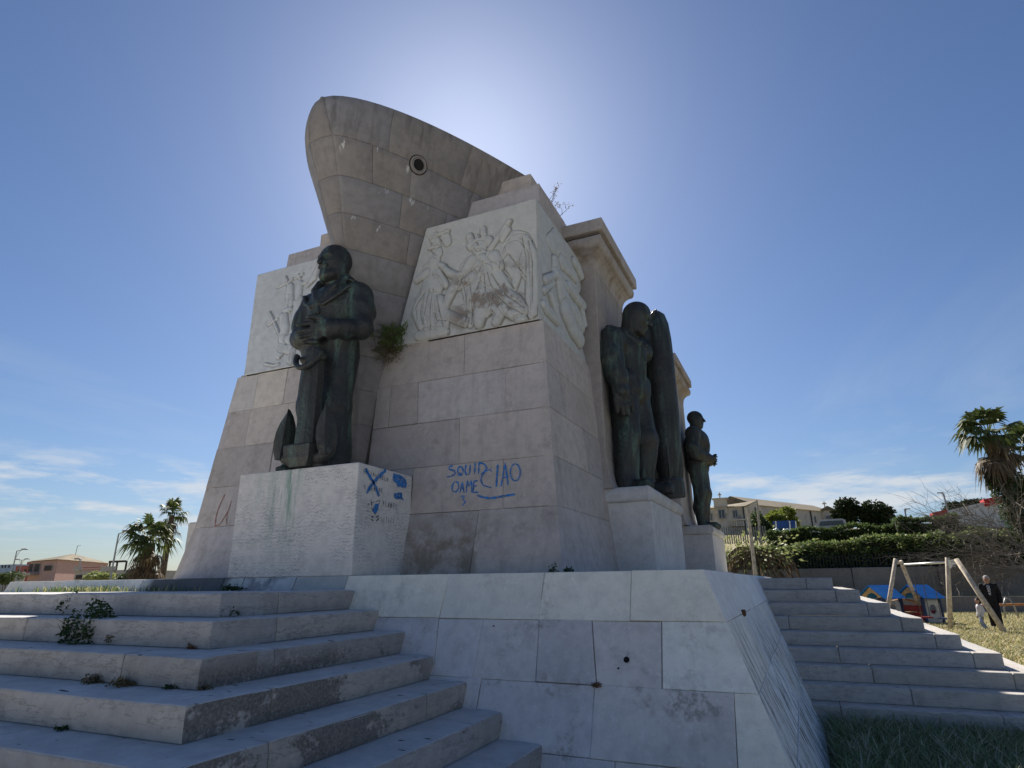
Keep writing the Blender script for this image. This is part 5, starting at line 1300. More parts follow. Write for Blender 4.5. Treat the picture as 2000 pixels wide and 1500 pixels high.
for x0, x1, y0, y1 in ((1424, 1456, 1020, 1046), (1440, 1448, 1004, 1016)):
    p, q = cpt(x0, y1), cpt(x1, y0); r = random.Random(x0); n_ = 22; c = (p+q)/2
    poly = [(c[0]+(q[0]-p[0])/2*(1+r.uniform(-.22, .1))*math.cos(a), YC-.03, c[2]+(q[2]-p[2])/2*(1+r.uniform(-.22, .1))*math.sin(a)) for a in np.linspace(0, 2*math.pi, n_, endpoint=False)]
    poly2 = [(v[0], YC+.03, v[2]) for v in poly]
    mesh_np('bare_patch', poly+poly2, [tuple(range(n_))]+[(i, (i+1) % n_, n_+(i+1) % n_, n_+i) for i in range(n_)], M['render'], cv)
p = cpt(1452.5, 1000); MB().box(p[0]-.1, p[0]+.1, YC-.25, YC, ZB_, za).build('downpipe', M['picket'], cv)
for t in (.38, .64): q = wp(t, 0, -.15); MB().box(q[0]-.1, q[0]+.1, q[1]-.1, q[1]+.1, ZB_, np.interp(t, [0, 1], [ze, zbw])).build('downpipe', M['picket'], cv)
# ---- things on the terrace: lime tree, blue tent, plastic-wrapped stock, van
def tree(name, base, trunk_h, C, R, n, size, mat, seed, label, lumps=10, cat='tree', group=None, limbs=5):
    e = empty(name, base); tag(e, label, cat, group); b = Vector(base); c = Vector(C)
    m = MB(); r = random.Random(seed); top = b+(c-b)*.8
    tr_ = max(.06, trunk_h*.045)
    m.tube([b, b+(top-b)*.4+Vector((r.uniform(-.1, .1), r.uniform(-.1, .1), 0)), top], [tr_, tr_*.75, tr_*.35], 8)
    for i in range(limbs):
        a = r.uniform(0, 6.28); s0 = b+(top-b)*r.uniform(.35, .8); en = c+Vector((math.cos(a)*R[0]*.6, math.sin(a)*R[1]*.6, r.uniform(-.2, .5)*R[2]))
        m.tube([s0, s0.lerp(en, .5)+Vector((0, 0, -.05*R[2])), en], [tr_*.4, tr_*.28, tr_*.1], 5)
    m.build('trunk', M['bark'], e, smooth=True); crown('crown', C, R, n, size, mat, seed, e, lumps); return e
M['bark'] = plain('bark', (.11, .085, .06), .95, .35, 8, bump=.5)
c = cpt(1527, 1016, 84); tree('acacia_tree', (c[0], 84, gz(c[0], 84).item()-.2), 5, (c[0], 84, c[2]), (2.9, 2.6, 1.9), 5200, .42, M['lime'], 31, 'yellow-green tree with a rounded crown in front of the convent', 12)
c = cpt(1486, 1030, 80); tree('dark_bush_tree', (c[0], 80, gz(c[0], 80).item()-.2), 4, (c[0], 80, c[2]), (1.5, 1.5, 2.0), 2600, .4, M['hg3'], 32, 'dark green rounded tree against the convent corner')
for i, (x, y, w, h, Y, lb) in enumerate(((1651, 1004, 2.0, 1.9, 95, 'dark umbrella pine standing beside the convent end'), (1712, 1008, 2.6, 2.2, 95, 'wider dark umbrella pine standing alone over the dark hedge'), (1868, 992, 2.0, .9, 105, 'small dark pine crown above the white tent roof'), (1906, 984, 1.7, .6, 105, 'smallest dark pine crown beside the red tent stripe'))):
    c = cpt(x, y, Y); tree('umbrella_pine', (c[0], Y, gz(c[0], Y).item()-.3), 6, (c[0], Y, c[2]), (w, w*.8, h), 9000 if i < 2 else 2600, .40, M['pine'], 40+i, lb, 26, 'tree', 'pines on the upper terrace', 7)
M['blue_tarp'] = plain('blue_tarpaulin', (.02, .07, .26), .6, .25, 2); M['white_post'] = plain('white_post', (.65, .65, .63), .6)
Yt = 76; tt = empty('blue_canopy', cpt(1530, 1033, Yt)); tag(tt, 'blue tarpaulin canopy on white posts below the lime-coloured tree', 'canopy')
p, q = cpt(1511, 1033, Yt), cpt(1553, 1016, Yt)
MB().box(p[0], q[0], Yt, Yt+2.4, p[2]+.05, q[2]).build('tarpaulin', M['blue_tarp'], tt)
for x in (1515, 1542, 1554): a = cpt(x, 1034, Yt-.1); b = cpt(x, 1018, Yt-.1); MB().bar(a-np.array((0, 0, 1.2)), b, .14).build('post', M['white_post'], tt)
M['wrap'] = plain('pale_green_wrap', (.42, .50, .46), .5, .3, 4)
for i, (x, w) in enumerate(((1517, 9), (1537, 12), (1562, 11), (1584, 13), (1600, 12))):
    a = cpt(x, 1040, 72); r_ = random.Random(i); m = MB(); n_ = 12
    prof = [(math.cos(t)*(1+r_.uniform(-.15, .15)), math.sin(t)*(1+r_.uniform(-.2, .1))) for t in np.linspace(0, math.pi, n_)]
    V = []; ww = w/1193*75
    for y_ in (0, .4, .9, 1.3):
        k_ = .75 if y_ in (0, 1.3) else 1
        V += [(a[0]+u*ww*.75*k_+r_.uniform(-.05, .05), 72+y_, a[2]-.2+v*.72*k_) for u, v in prof]
    F = [(j*n_+i_, j*n_+i_+1, j*n_+n_+i_+1, j*n_+n_+i_) for j in range(3) for i_ in range(n_-1)]+[tuple(range(n_))[::-1], tuple(3*n_+k for k in range(n_))]
    tag(mesh_np('wrapped_bundle', V, F, M['wrap'], None, True), ['first pale green plastic-wrapped bundle under the blue canopy, at its white-post end', 'second pale green plastic-wrapped bundle, below the middle of the blue canopy', 'third pale green plastic-wrapped bundle, just past the blue canopy', 'fourth pale green wrapped bundle, larger, between blue canopy and grey van', 'fifth pale green plastic-wrapped bundle, touching the grey van'][i], 'bundle', 'wrapped bundles on the terrace')
M['vanpaint'] = plain('grey_van_paint', (.30, .31, .33), .35, .1, 3, .3, .5); M['tyre'] = plain('tyre_rubber', (.02, .02, .02), .9)
a = cpt(1624, 1033, 74); vn = empty('parked_van', (a[0], 74, a[2]-1.0)); tag(vn, 'grey van roof showing above the dark hedge near the convent end', 'van')
pr = [(-1.45, 0), (-1.5, .6), (-1.35, .95), (-1.0, 1.55), (-.7, 1.65), (1.1, 1.66), (1.4, 1.5), (1.5, .8), (1.5, 0)]
MB().prism(pr, -.8, .8, lambda x, y, z: (x, z, y+.3)).build('body', M['vanpaint'], vn, local=True)
MB().prism([(-1.2, .98), (-.95, 1.45), (1.1, 1.48), (1.25, 1.0)], -.82, -.805, lambda x, y, z: (x, z, y+.3)).build('side_window', M['pane'], vn, local=True)
for x in (-.95, .95):
    for y in (-.75, .75): MB().lathe([(0, -.1), (.3, -.1), (.33, 0), (.3, .1), (0, .1)], (x, y, .3), 16, 'y').build('wheel', M['tyre'], vn, local=True)
# ---- white tent with red edge
M['tentw'] = plain('white_tent_cloth', (.62, .62, .62), .7, .1); M['tentr'] = plain('red_tent_cloth', (.45, .03, .03), .7, .2)
Yw = 64; te = empty('white_tent', cpt(1940, 1015, Yw)); tag(te, 'white and red market tent behind the tall dark hedge', 'tent')
pts = [(1838, 1000), (1920, 981), (2030, 962), (2030, 1030), (1838, 1030)]
P3 = [cpt(x, y, Yw) for x, y in pts]; n_ = len(P3)
mesh_np('tent_wall', [tuple(p) for p in P3]+[(p[0], Yw+5, p[2]) for p in P3], [tuple(range(n_))[::-1], tuple(range(n_, 2*n_))]+[(i, (i+1) % n_, n_+(i+1) % n_, n_+i) for i in range(n_)], M['tentw'], te)
for a_, b_ in (((1822, 1007), (1850, 1001)), ((1922, 981), (2030, 960))):
    p, q = cpt(*a_, Yw-.1), cpt(*b_, Yw-.1); MB().obox((p+q)/2+np.array((0, .6, -.05)), (q-p)/2, (0, .7, 0), (0, 0, .3)).build('red_valance', M['tentr'], te)
# ---- lamp posts and poles
M['galv'] = plain('galvanised_steel', (.33, .34, .35), .45, .15, 5, .6); M['polew'] = plain('weathered_pole', (.40, .36, .30), .8)
def lamp(px, ytop, ybot, Y, arm, label, double=False, w=.07):
    a, b = np.array(on_y(px, ytop, Y)), np.array(on_y(px, ybot, Y)); z0 = gz(a[0], Y).item() if Y > 0 else -1.6
    e = empty('lamp_post', (a[0], Y, min(z0, b[2]))); tag(e, label, 'lamp post', 'street lamps')
    m = MB(); m.tube([(a[0], Y, min(z0, b[2])), (a[0], Y, a[2])], [w*1.3, w*.8], 8); m.build('pole', M['galv'], e)
    for s_ in ((1, -1) if double else (1,)):
        m = MB(); m.tube([(a[0], Y, a[2]-.02), (a[0]+arm*s_*.5, Y, a[2]+.05), (a[0]+arm*s_, Y, a[2]+.12)], w*.6, 6); m.tube([(a[0], Y, a[2]-.75), (a[0]+arm*s_*.35, Y, a[2]-.1), (a[0]+arm*s_*.6, Y, a[2]+.04)], w*.35, 5); m.build('arm', M['galv'], e)
        MB().box(a[0]+arm*s_-.35, a[0]+arm*s_+.35, Y-.12, Y+.12, a[2]+.06, a[2]+.17, .03).build('lantern', M['galv'], e)
lamp(1843, 964, 1010, 90, -.35, 'tall street lamp beside the white tent', w=.1); lamp(1767, 996, 1014, 95, .3, 'short-looking street lamp above the tall dark hedge', w=.1)
def pole(px0, y0, px1, y1, Y, r, label):
    a, b = np.array(on_y(px0, y0, Y)), np.array(on_y(px1, y1, Y)); m = MB(); m.tube([(b[0], Y, b[2]), (b[0]+(a[0]-b[0])*1, Y, a[2])], [r, r*.7], 8)
    o = m.build('bare_pole', M['polew']); tag(o, label, 'pole')
pole(1460, 990, 1478, 1142, 36, .11, 'leaning bare wooden pole beside the farthest statue')
pole(1478, 977, 1487, 1065, 56, .11, 'thin grey pole behind the leaning wooden pole')
# ---- palms
M['frond'] = leafmat('palm_frond', (.050, .075, .022), (.10, .125, .04), .3); M['frond_dead'] = leafmat('dead_palm_frond', (.115, .085, .05), (.19, .145, .09), .25); M['ptrunk'] = plain('palm_trunk', (.10, .08, .06), .95, .35, 9, bump=.6)
def fan(V, F, p, d, L, r, droop, n=11):
    """fan leaf: petiole + pleated segments"""
    d = d.normalized(); up = Vector((0, 0, 1)); side = d.cross(up)
    side = side.normalized() if side.length > .05 else Vector((1, 0, 0)); nn = side.cross(d).normalized()
    q = p+d*L*.5-up*droop*L*.12
    def quad(a, b, c, e): i = len(V); V.extend([a, b, c, e]); F.append((i, i+1, i+2, i+3))
    quad(p-side*.02*L, p+side*.02*L, q+side*.012*L, q-side*.012*L)
    for k in range(n):
        a = (k/(n-1)-.5)*2.5+r.uniform(-.06, .06); v = (d*math.cos(a)+side*math.sin(a)); l = L*.58*(1-.22*abs(k/(n-1)-.5)*2)*r.uniform(.85, 1.1)
        t = q+v*l-up*l*(.22+droop*.5)*r.uniform(.6, 1.3); mdl = q+v*l*.55-up*l*.05*droop+nn*.01
        w = v.cross(nn).normalized()*l*.085
        quad(q, mdl+w, t, mdl-w)
def palm(name, base, top, rt, R, ng, nd, seed, label, ivy=False, skirt=1.0, lean=0):
    b, t = Vector(base), Vector(top); r = random.Random(seed); e = empty(name, b); tag(e, label, 'palm')
    m = MB(); N_ = 14; pts = [b.lerp(t, i/N_)+Vector((math.sin(i/N_*math.pi)*lean, 0, 0)) for i in range(N_+1)]
    m.tube(pts, [rt*(1.25-.35*i/N_)*(1+.07*(i % 2)) for i in range(N_+1)], 10); m.build('trunk', M['ptrunk'], e)
    V, F = [], []
    for i in range(ng):
        a = r.uniform(0, 6.283); el = r.uniform(-.25, 1.35); fan(V, F, t+Vector((0, 0, .1)), Vector((math.cos(a)*math.cos(el), math.sin(a)*math.cos(el), math.sin(el))), R*r.uniform(.8, 1.1), r, .5+.5*(1-el))
    mesh_np('crown', [tuple(v) for v in V], F, M['frond'], e)
    V, F = [], []
    for i in range(nd):
        a = r.uniform(0, 6.283); el = r.uniform(-1.45, -.35); p = t-Vector((0, 0, r.uniform(0, skirt)))
        fan(V, F, p, Vector((math.cos(a)*math.cos(el), math.sin(a)*math.cos(el), math.sin(el))), R*r.uniform(.55, .9), r, 1.2, 8)
    mesh_np('dead_fronds', [tuple(v) for v in V], F, M['frond_dead'], e)
    if ivy:
        rr = np.random.RandomState(seed); n = 2600; k = rr.uniform(.12, .72, n); a = rr.uniform(0, 6.283, n); q = np.array(b)+(np.array(t)-np.array(b))*k[:, None]; q[:, 0] += np.sin(k*math.pi)*lean
        q += np.stack([np.cos(a), np.sin(a), 0*a], 1)*(rt*1.25*rr.uniform(.9, 1.7, n))[:, None]; Vv, Ff = leaves(q, .22, seed); mesh_np('ivy', Vv, Ff, M['leafA'], e)
    return e
YP = 45.5
a, b = np.array(on_y(1931, 852, YP)), np.array(on_y(1985, 1010, YP)); palm('fan_palm', (b[0]+.45, YP, .5), (a[0], YP, a[2]), .43, 2.2, 34, 52, 51, 'ivy-clad fan palm with a shaggy brown skirt above the bare shrub', True, 1.3)
a = np.array(on_y(2004, 888, YP+3)); palm('fan_palm', (a[0]+.6, YP+3, .6), (a[0]+.25, YP+3, a[2]), .45, 2.65, 38, 66, 52, 'second fan palm at the picture edge behind the ivy-clad palm', False, 2.6)
YL = 17.5
a, b = np.array(on_y(336, 1006, YL)), np.array(on_y(331, 1060, YL)); palm('fan_palm', (b[0]-.1, YL, -1.6), (a[0], YL, a[2]), .11, .72, 28, 30, 53, 'slim taller fan palm closest to the monument', False, .5)
YL2 = 15.0
a = np.array(on_y(292, 1060, YL2)); palm('fan_palm', (a[0]+.05, YL2, -1.6), (a[0], YL2, a[2]), .20, 1.05, 36, 110, 54, 'squat shaggy fan palm with a mass of dead brown fronds', False, 1.5)
# dead palm clump in front of the hedge, left of the pole
YD = 40.5
c = np.array(on_y(1470, 1075, YD)); e = empty('withered_palm', (c[0], YD, -.85)); tag(e, 'withered brown palm clump with arching dead fronds beside the leaning pole', 'palm')
m = MB().tube([(c[0], YD, -.85), (c[0]+.05, YD, .2), (c[0], YD, c[2])], [.28, .22, .2], 8); m.build('trunk', M['ptrunk'], e)
V, F = [], []; r = random.Random(9)
for i in range(34):
    a = r.uniform(0, 6.283); el = r.uniform(-.1, .9); d = Vector((math.cos(a), math.sin(a)*.6, 0)); L = r.uniform(1.4, 2.5); p = Vector((c[0], YD, c[2]-r.uniform(0, .5))); pv = p
    for k in range(1, 9):
        t = k/8; q = p+d*L*t+Vector((0, 0, math.sin(el)*L*t-1.15*L*t*t*.75)); w = d.cross(Vector((0, 0, 1)))*.03
        i0 = len(V); V += [pv-w, pv+w, q+w, q-w]; F.append((i0, i0+1, i0+2, i0+3))
        for s_ in (-1, 1):
            lt = q+d.cross(Vector((0, 0, 1)))*s_*.2+Vector((0, 0, -.18-.25*t)); i0 = len(V); V += [pv, q, lt, lt]; F.append((i0, i0+1, i0+2))
        pv = q
mesh_np('dead_fronds', [tuple(v) for v in V], F, M['frond_dead'], e)
n = 700; rr = np.random.RandomState(4); P = np.array([c[0], YD, c[2]-.1])+rr.normal(size=(n, 3))*np.array((1.1, .6, .5)); Vv, Ff = leaves(P, .24, 4); tag(mesh_np('green_shoots', Vv, Ff, M['hg2'], e), kind='stuff')
# ---- bare thorny shrub
e = empty('bare_shrub', (on_y(2010, 1150, 40.5)[0], 40.5, -.85)); tag(e, 'sprawling bare grey thorny shrub reaching in from the picture edge', 'shrub')
M['greytwig'] = plain('grey_twig', (.20, .175, .145), .9, .3, 20)
m = MB(); rnd = random.Random(5)
b0 = Vector((on_y(2040, 1130, 40.5)[0], 40.5, -.3))
def tw(p, d, l, r, k):
    pts = [p]; q = p
    for i in range(4):
        d = (d+Vector((rnd.gauss(0, .13), rnd.gauss(0, .16), rnd.gauss(-.02, .10)))).normalized(); q = q+d*l/4; pts.append(q)
    m.tube(pts, [r, r*.85, r*.7, r*.55, r*.35], 3, False)
    if k == 0: return
    for _ in range(5 if k > 1 else 4):
        j = rnd.choice(pts[1:]); tw(j, (d*1.1+Vector((rnd.gauss(-.1, .5), rnd.gauss(0, .5), rnd.gauss(.02, .42)))).normalized(), l*rnd.uniform(.45, .75), r*.6, k-1)
for i in range(16):
    a = rnd.uniform(-.15, 1.15); tw(b0+Vector((rnd.uniform(-.4, .6), rnd.uniform(-.6, .6), rnd.uniform(.2, 1.5))), Vector((-math.cos(a), rnd.gauss(0, .3), math.sin(a)*.9+.1)).normalized(), rnd.uniform(2.6, 3.9), .036, 3)
m.build('twigs', M['greytwig'], e, fix=False)
# ---------------------------------------------------------------- seaward town, far left
def hz(px, Y): return on_y(px, 1140, Y)
M['pink'] = stone('pink_plaster', (.50, .32, .29), (.56, .37, .335), vein=False, streak=.25, pits=.1); M['cream'] = plain('cream_plaster', (.45, .42, .38), .85, .12, 2); M['redwall'] = plain('red_plaster', (.30, .10, .08), .85, .15, 2); M['bluewall'] = plain('pale_blue_plaster', (.36, .45, .58), .85, .1, 2)
YH = 36
def lp(x, y, Y=YH): return np.array(on_y(x, y, Y))
hs = empty('pink_house', (lp(80, 1140)[0], YH, -1.6)); tag(hs, 'pink two-storey house with a low tiled roof and a small balcony', 'house')
# the corner at px 113 points to the camera: left face and right face
c0, c1, c2 = lp(62, 1093, YH+1.5), lp(114, 1093, YH), lp(212, 1097, YH+9)
zt0 = c1[2]
def hw(t, z, f): 
    a, b = (c0, c1) if f == 0 else (c1, c2); return (a[0]+(b[0]-a[0])*t, a[1]+(b[1]-a[1])*t, z)
bk_ = (c0[0]+c2[0]-c1[0], c0[1]+c2[1]-c1[1])
mesh_np('wall', [hw(0, -1.6, 0), hw(1, -1.6, 0), hw(1, -1.6, 1), (*bk_, -1.6), hw(0, zt0, 0), hw(1, zt0, 0), hw(1, zt0, 1), (*bk_, zt0)], [(0, 1, 5, 4), (1, 2, 6, 5), (2, 3, 7, 6), (3, 0, 4, 7), (4, 5, 6, 7)], M['pink'], hs)
rd = lp(140, 1084, YH+5)
ex = 1.08; cx_, cy_ = (c0[0]+c2[0])/2, (c0[1]+c2[1])/2
def exq(p): return (cx_+(p[0]-cx_)*ex, cy_+(p[1]-cy_)*ex, zt0+.02)
mesh_np('roof', [exq(c0), exq(c1), exq(c2), exq(bk_), (cx_+(c1[0]-c0[0])*.0, cy_, rd[2]+.12)], [(0, 1, 4), (1, 2, 4), (2, 3, 4), (3, 0, 4), (3, 2, 1, 0)], M['croof'], hs)
def hwin(t0, t1, z0, z1, f, nm='window'):
    a, b = np.array(hw(t0, z0, f)), np.array(hw(t1, z0, f)); d = b-a; nrm_ = np.array((d[1], -d[0], 0)); nrm_ /= np.linalg.norm(nrm_)
    w = MB().obox((a+b)/2+np.array((0, 0, (z1-z0)/2)), d/2*1.12, nrm_*.08, (0, 0, (z1-z0)/2*1.1)).build(nm, M['frame_w'], hs)
    MB().obox((a+b)/2+np.array((0, 0, (z1-z0)/2)), d/2, nrm_*.10, (0, 0, (z1-z0)/2)).build('shutter', M['shut'], w)
M['shut'] = plain('dark_shutter', (.06, .045, .04), .8)
hwin(.60, .86, lp(100, 1114)[2], lp(100, 1104)[2], 0); hwin(.0, .14, lp(70, 1115)[2], lp(70, 1100)[2], 0); hwin(.22, .4, lp(80, 1115)[2], lp(80, 1100)[2], 0)
a = np.array(hw(-.08, lp(64, 1121)[2], 0)); b = np.array(hw(.45, lp(64, 1121)[2], 0)); MB().obox((a+b)/2+np.array((-.2, -.4, 0)), (b-a)/2, (-.15, .45, 0), (0, 0, .09)).build('balcony', M['cream'], hs)
p = lp(147, 1085, YH+5); MB().tube([(p[0], YH+5, p[2]), (p[0]+.05, YH+5, p[2]+.95)], .03, 6).tube([(p[0], YH+5, p[2]+.95), (p[0]+.55, YH+5, p[2]+.98)], .02, 5).build('aerial', M['galv'], hs)
an2 = empty('white_annexe', (lp(190, 1140, YH-4)[0], YH-4, -1.6)); tag(an2, 'low white annexe with a flat terrace in front of the pink house', 'house')
p, q = lp(144, 1130, YH-4), lp(247, 1113, YH-4); MB().box(p[0], q[0], YH-4, YH+2, -1.6, q[2]).build('wall', M['cream'], an2)
for x0, x1 in ((145, 160), (198, 225)):
    u, v = lp(x0, 1116, YH-4.1), lp(x1, 1106, YH-4.1); MB().box(u[0], v[0], YH-4.2, YH-4, u[2], v[2]).build('parapet', M['cream'], an2)
u, v = lp(160, 1114, YH-4.1), lp(200, 1107, YH-4.1); MB().box(u[0], v[0], YH-4.1, YH-4.02, v[2]-.05, v[2]).box(u[0], v[0], YH-4.1, YH-4.02, u[2], u[2]+.04).build('rail', M['redwall'], an2)
u, v = lp(147, 1131, YH-4.05), lp(160, 1123, YH-4.05); MB().box(u[0], v[0], YH-4.06, YH-3.9, u[2], v[2]).build('doorway', M['shut'], an2)
u, v = lp(212, 1112, YH-3.9), lp(247, 1095.5, YH-3.9)
m = MB()
for x in (214, 228, 246): w_ = lp(x, 1112, YH-3.9); m.box(w_[0]-.05, w_[0]+.05, YH-4, YH-3.9, w_[2]-.2, v[2])
m.box(u[0], v[0], YH-4, YH-3.9, v[2]-.1, v[2]+.05); m.box(u[0], v[0], YH-1.5, YH-1.4, v[2]-.1, v[2]+.05); m.build('pergola', M['shut'], an2)
rh = empty('red_house', (lp(40, 1140, 50)[0], 50, -1.6)); tag(rh, 'red-fronted house half hidden behind the pink house', 'house')
u, v = lp(26, 1130, 50), lp(80, 1104, 50); MB().box(u[0], v[0], 50, 58, -1.6, v[2]).build('wall', M['redwall'], rh); u2, v2 = lp(52, 1103, 49.9), lp(70, 1097, 49.9); MB().box(u2[0], v2[0], 49.9, 54, u2[2], v2[2]).build('roof_room', M['redwall'], rh)
for x in (34, 46): u2, v2 = lp(x, 1120, 49.95), lp(x+5, 1112, 49.95); MB().box(u2[0], v2[0], 49.9, 50.1, u2[2], v2[2]).build('window', M['shut'], rh)
bh_ = empty('blue_house', (lp(5, 1140, 56)[0], 56, -1.6)); tag(bh_, 'pale blue house with small windows at the picture edge', 'house')
u, v = lp(-60, 1130, 56), lp(30, 1102, 56); MB().box(u[0], v[0], 56, 66, -1.6, v[2]).build('wall', M['bluewall'], bh_)
for x in (3, 9, 16): u2, v2 = lp(x, 1109, 55.95), lp(x+3, 1104, 55.95); MB().box(u2[0], v2[0], 55.9, 56.1, u2[2], v2[2]).build('window', M['shut'], bh_)
wl = lp(-60, 1128, 45), lp(44, 1117, 45); tag(MB().box(wl[0][0], wl[1][0], 45, 45.4, -1.6, wl[1][2], .05).build('garden_wall', M['cream']), 'white garden wall in front of the blue and red houses', 'wall')
def bush(px, y, Y, R, n, mat, seed, label, size=.16):
    c = np.array(on_y(px, y, Y)); e = empty('garden_bush', (c[0], Y, -1.6)); tag(e, label, 'bush')
    m = MB()
    for i in range(5): m.tube([(c[0]+random.uniform(-.2, .2), Y, -1.6), (c[0]+random.uniform(-.6, .6)*R[0], Y, c[2])], [.05, .02], 5)
    m.build('stems', M['twig'], e); crown('crown', (c[0], Y, c[2]), R, n, size, mat, seed, e, 9)
bush(195, 1126, 26, (.95, .8, .40), 1500, M['hg2'], 61, 'bright green bush in front of the white annexe'); bush(18, 1128, 30, (1.6, .9, .55), 1800, M['hg3'], 62, 'dark green bush at the picture edge before the garden wall'); bush(238, 1128, 24, (.5, .5, .35), 700, M['hg3'], 63, 'small dark bush under the lamp post by the squat palm')
lamp(232, 1042, 1131, 24, .75, 'street lamp beside the squat shaggy palm', w=.05); lamp(33, 1076, 1125, 34, 1.15, 'street lamp in front of the blue house', w=.055); lamp(43, 1094, 1125, 44, 1.0, 'two-armed street lamp in front of the red house', True, .055); lamp(158, 1094, 1131, 33, -.4, 'short lamp post in front of the pink house', w=.05)
# ---------------------------------------------------------------- playground
GF = -1.6
M['wood'] = plain('larch_post', (.52, .44, .34), .8, .3, 10, bump=.3); M['alu'] = plain('pale_bar', (.66, .66, .64), .4, .1, 4, .3); M['chain'] = plain('chain_steel', (.12, .12, .12), .5, .1, 4, .5)
M['bluepaint'] = plain('blue_roof_panel', (.02, .17, .52), .85, .12, 3, 0, .1); M['navy'] = plain('navy_post', (.03, .045, .11), .6); M['ply'] = plain('plywood', (.45, .30, .15), .7, .2, 8); M['redp'] = plain('dark_red_panel', (.22, .02, .025), .5, .2, 5); M['greyp'] = plain('grey_panel', (.42, .41, .40), .6); M['orange'] = plain('orange_tube', (.48, .20, .07), .5, .2, 6)
pR1, pR2 = np.array(on_z(1855, 1231, GF)), np.array(on_z(1970, 1240, GF)); aR = np.array(on_y(1864, 1092, (pR1[1]+pR2[1])/2))
pL2 = np.array(on_z(1811, 1218, GF)); pL1 = np.array(on_z(1726, 1224, GF)); aL = np.array(on_y(1756, 1096, (pL1[1]+pL2[1])/2-.4))
sw = empty('playground_swing', (float((pR1[0]+pL1[0])/2), float((pR1[1]+pL1[1])/2), GF)); tag(sw, 'wooden A-frame swing with a pale top bar standing in the sunlit field', 'swing')
for b, a, o_ in ((pR1, aR, (-.07, -.02, .06)), (pR2, aR, (.05, 0, 0)), (pL1, aL, (-.1, 0, .08)), (pL2, aL, (.06, 0, 0))):
    a_ = a+np.array(o_); bb = b.copy(); bb[2] -= .15
    if b is pR1: a_ = np.array(on_y(1850.5, 1089, pR1[1]-.1))
    MB().tube([tuple(bb), tuple(a_)], [.08, .07], 10).build('leg', M['wood'], sw, smooth=True)
bl, br_ = np.array(on_y(1762, 1103, aL[1])), np.array(on_y(1853, 1098, pR1[1]-.05)); MB().tube([tuple(bl), tuple(br_)], .038, 10).build('top_bar', M['alu'], sw, smooth=True)
MB().tube([tuple(aL+np.array((-.12, 0, -.05))), tuple(aL+np.array((.1, 0, -.06)))], .06, 8).build('cross_piece', M['wood'], sw)
# plate with faint print fixed on the near frame
p0, p1 = np.array(on_y(1854, 1110, pR1[1]-.18)), np.array(on_y(1878, 1092, pR1[1]-.18))
sg = MB().prism([(p0[0], p1[2]-.02), (p1[0]-.12, p1[2]), (p1[0], p0[2]+.12), (p1[0]-.06, p0[2]+.14), (p0[0]+.12, p0[2]+.1), (p0[0]+.06, p0[2]), (p0[0], p0[2])], 0, .02, lambda x, y, z: (x, p0[1]+z, y)).build('notice_plate', M['white_post'], sw)
m = MB()
for i in range(3): m.box(p0[0]+.08, p1[0]-.10-.05*i, p0[1]-.004, p0[1]-.002, p1[2]-.10-.07*i, p1[2]-.075-.07*i)
m.build('printed_lines', M['galv'], sg)
def seat(t, off, lab, mat):
    c = bl+(br_-bl)*t; d = (br_-bl)/np.linalg.norm(br_-bl); w = d*.22
    e = empty('hanging_swing', (float(c[0]), float(c[1]+off), GF+.32)); tag(e, lab, 'swing seat', 'swing seats')
    for s_ in (-1, 1): MB().tube([tuple(c+w*s_-np.array((0, 0, .03))), tuple(c+w*s_+np.array((0, off, 0))+np.array((0, 0, GF+.36-c[2])))], .013, 5).build('chain', M['chain'], e)
    MB().obox(c+np.array((0, off, GF+.33-c[2])), w*1.15, (d[1]*.09, -d[0]*.09, 0), (0, 0, .025)).build('board', mat, e)
seat(.72, .12, 'dark flat swing seat hanging beside the near post', M['navy']); seat(.30, .05, 'swing seat with a red board hanging in front of the playhouses', M['redp'])
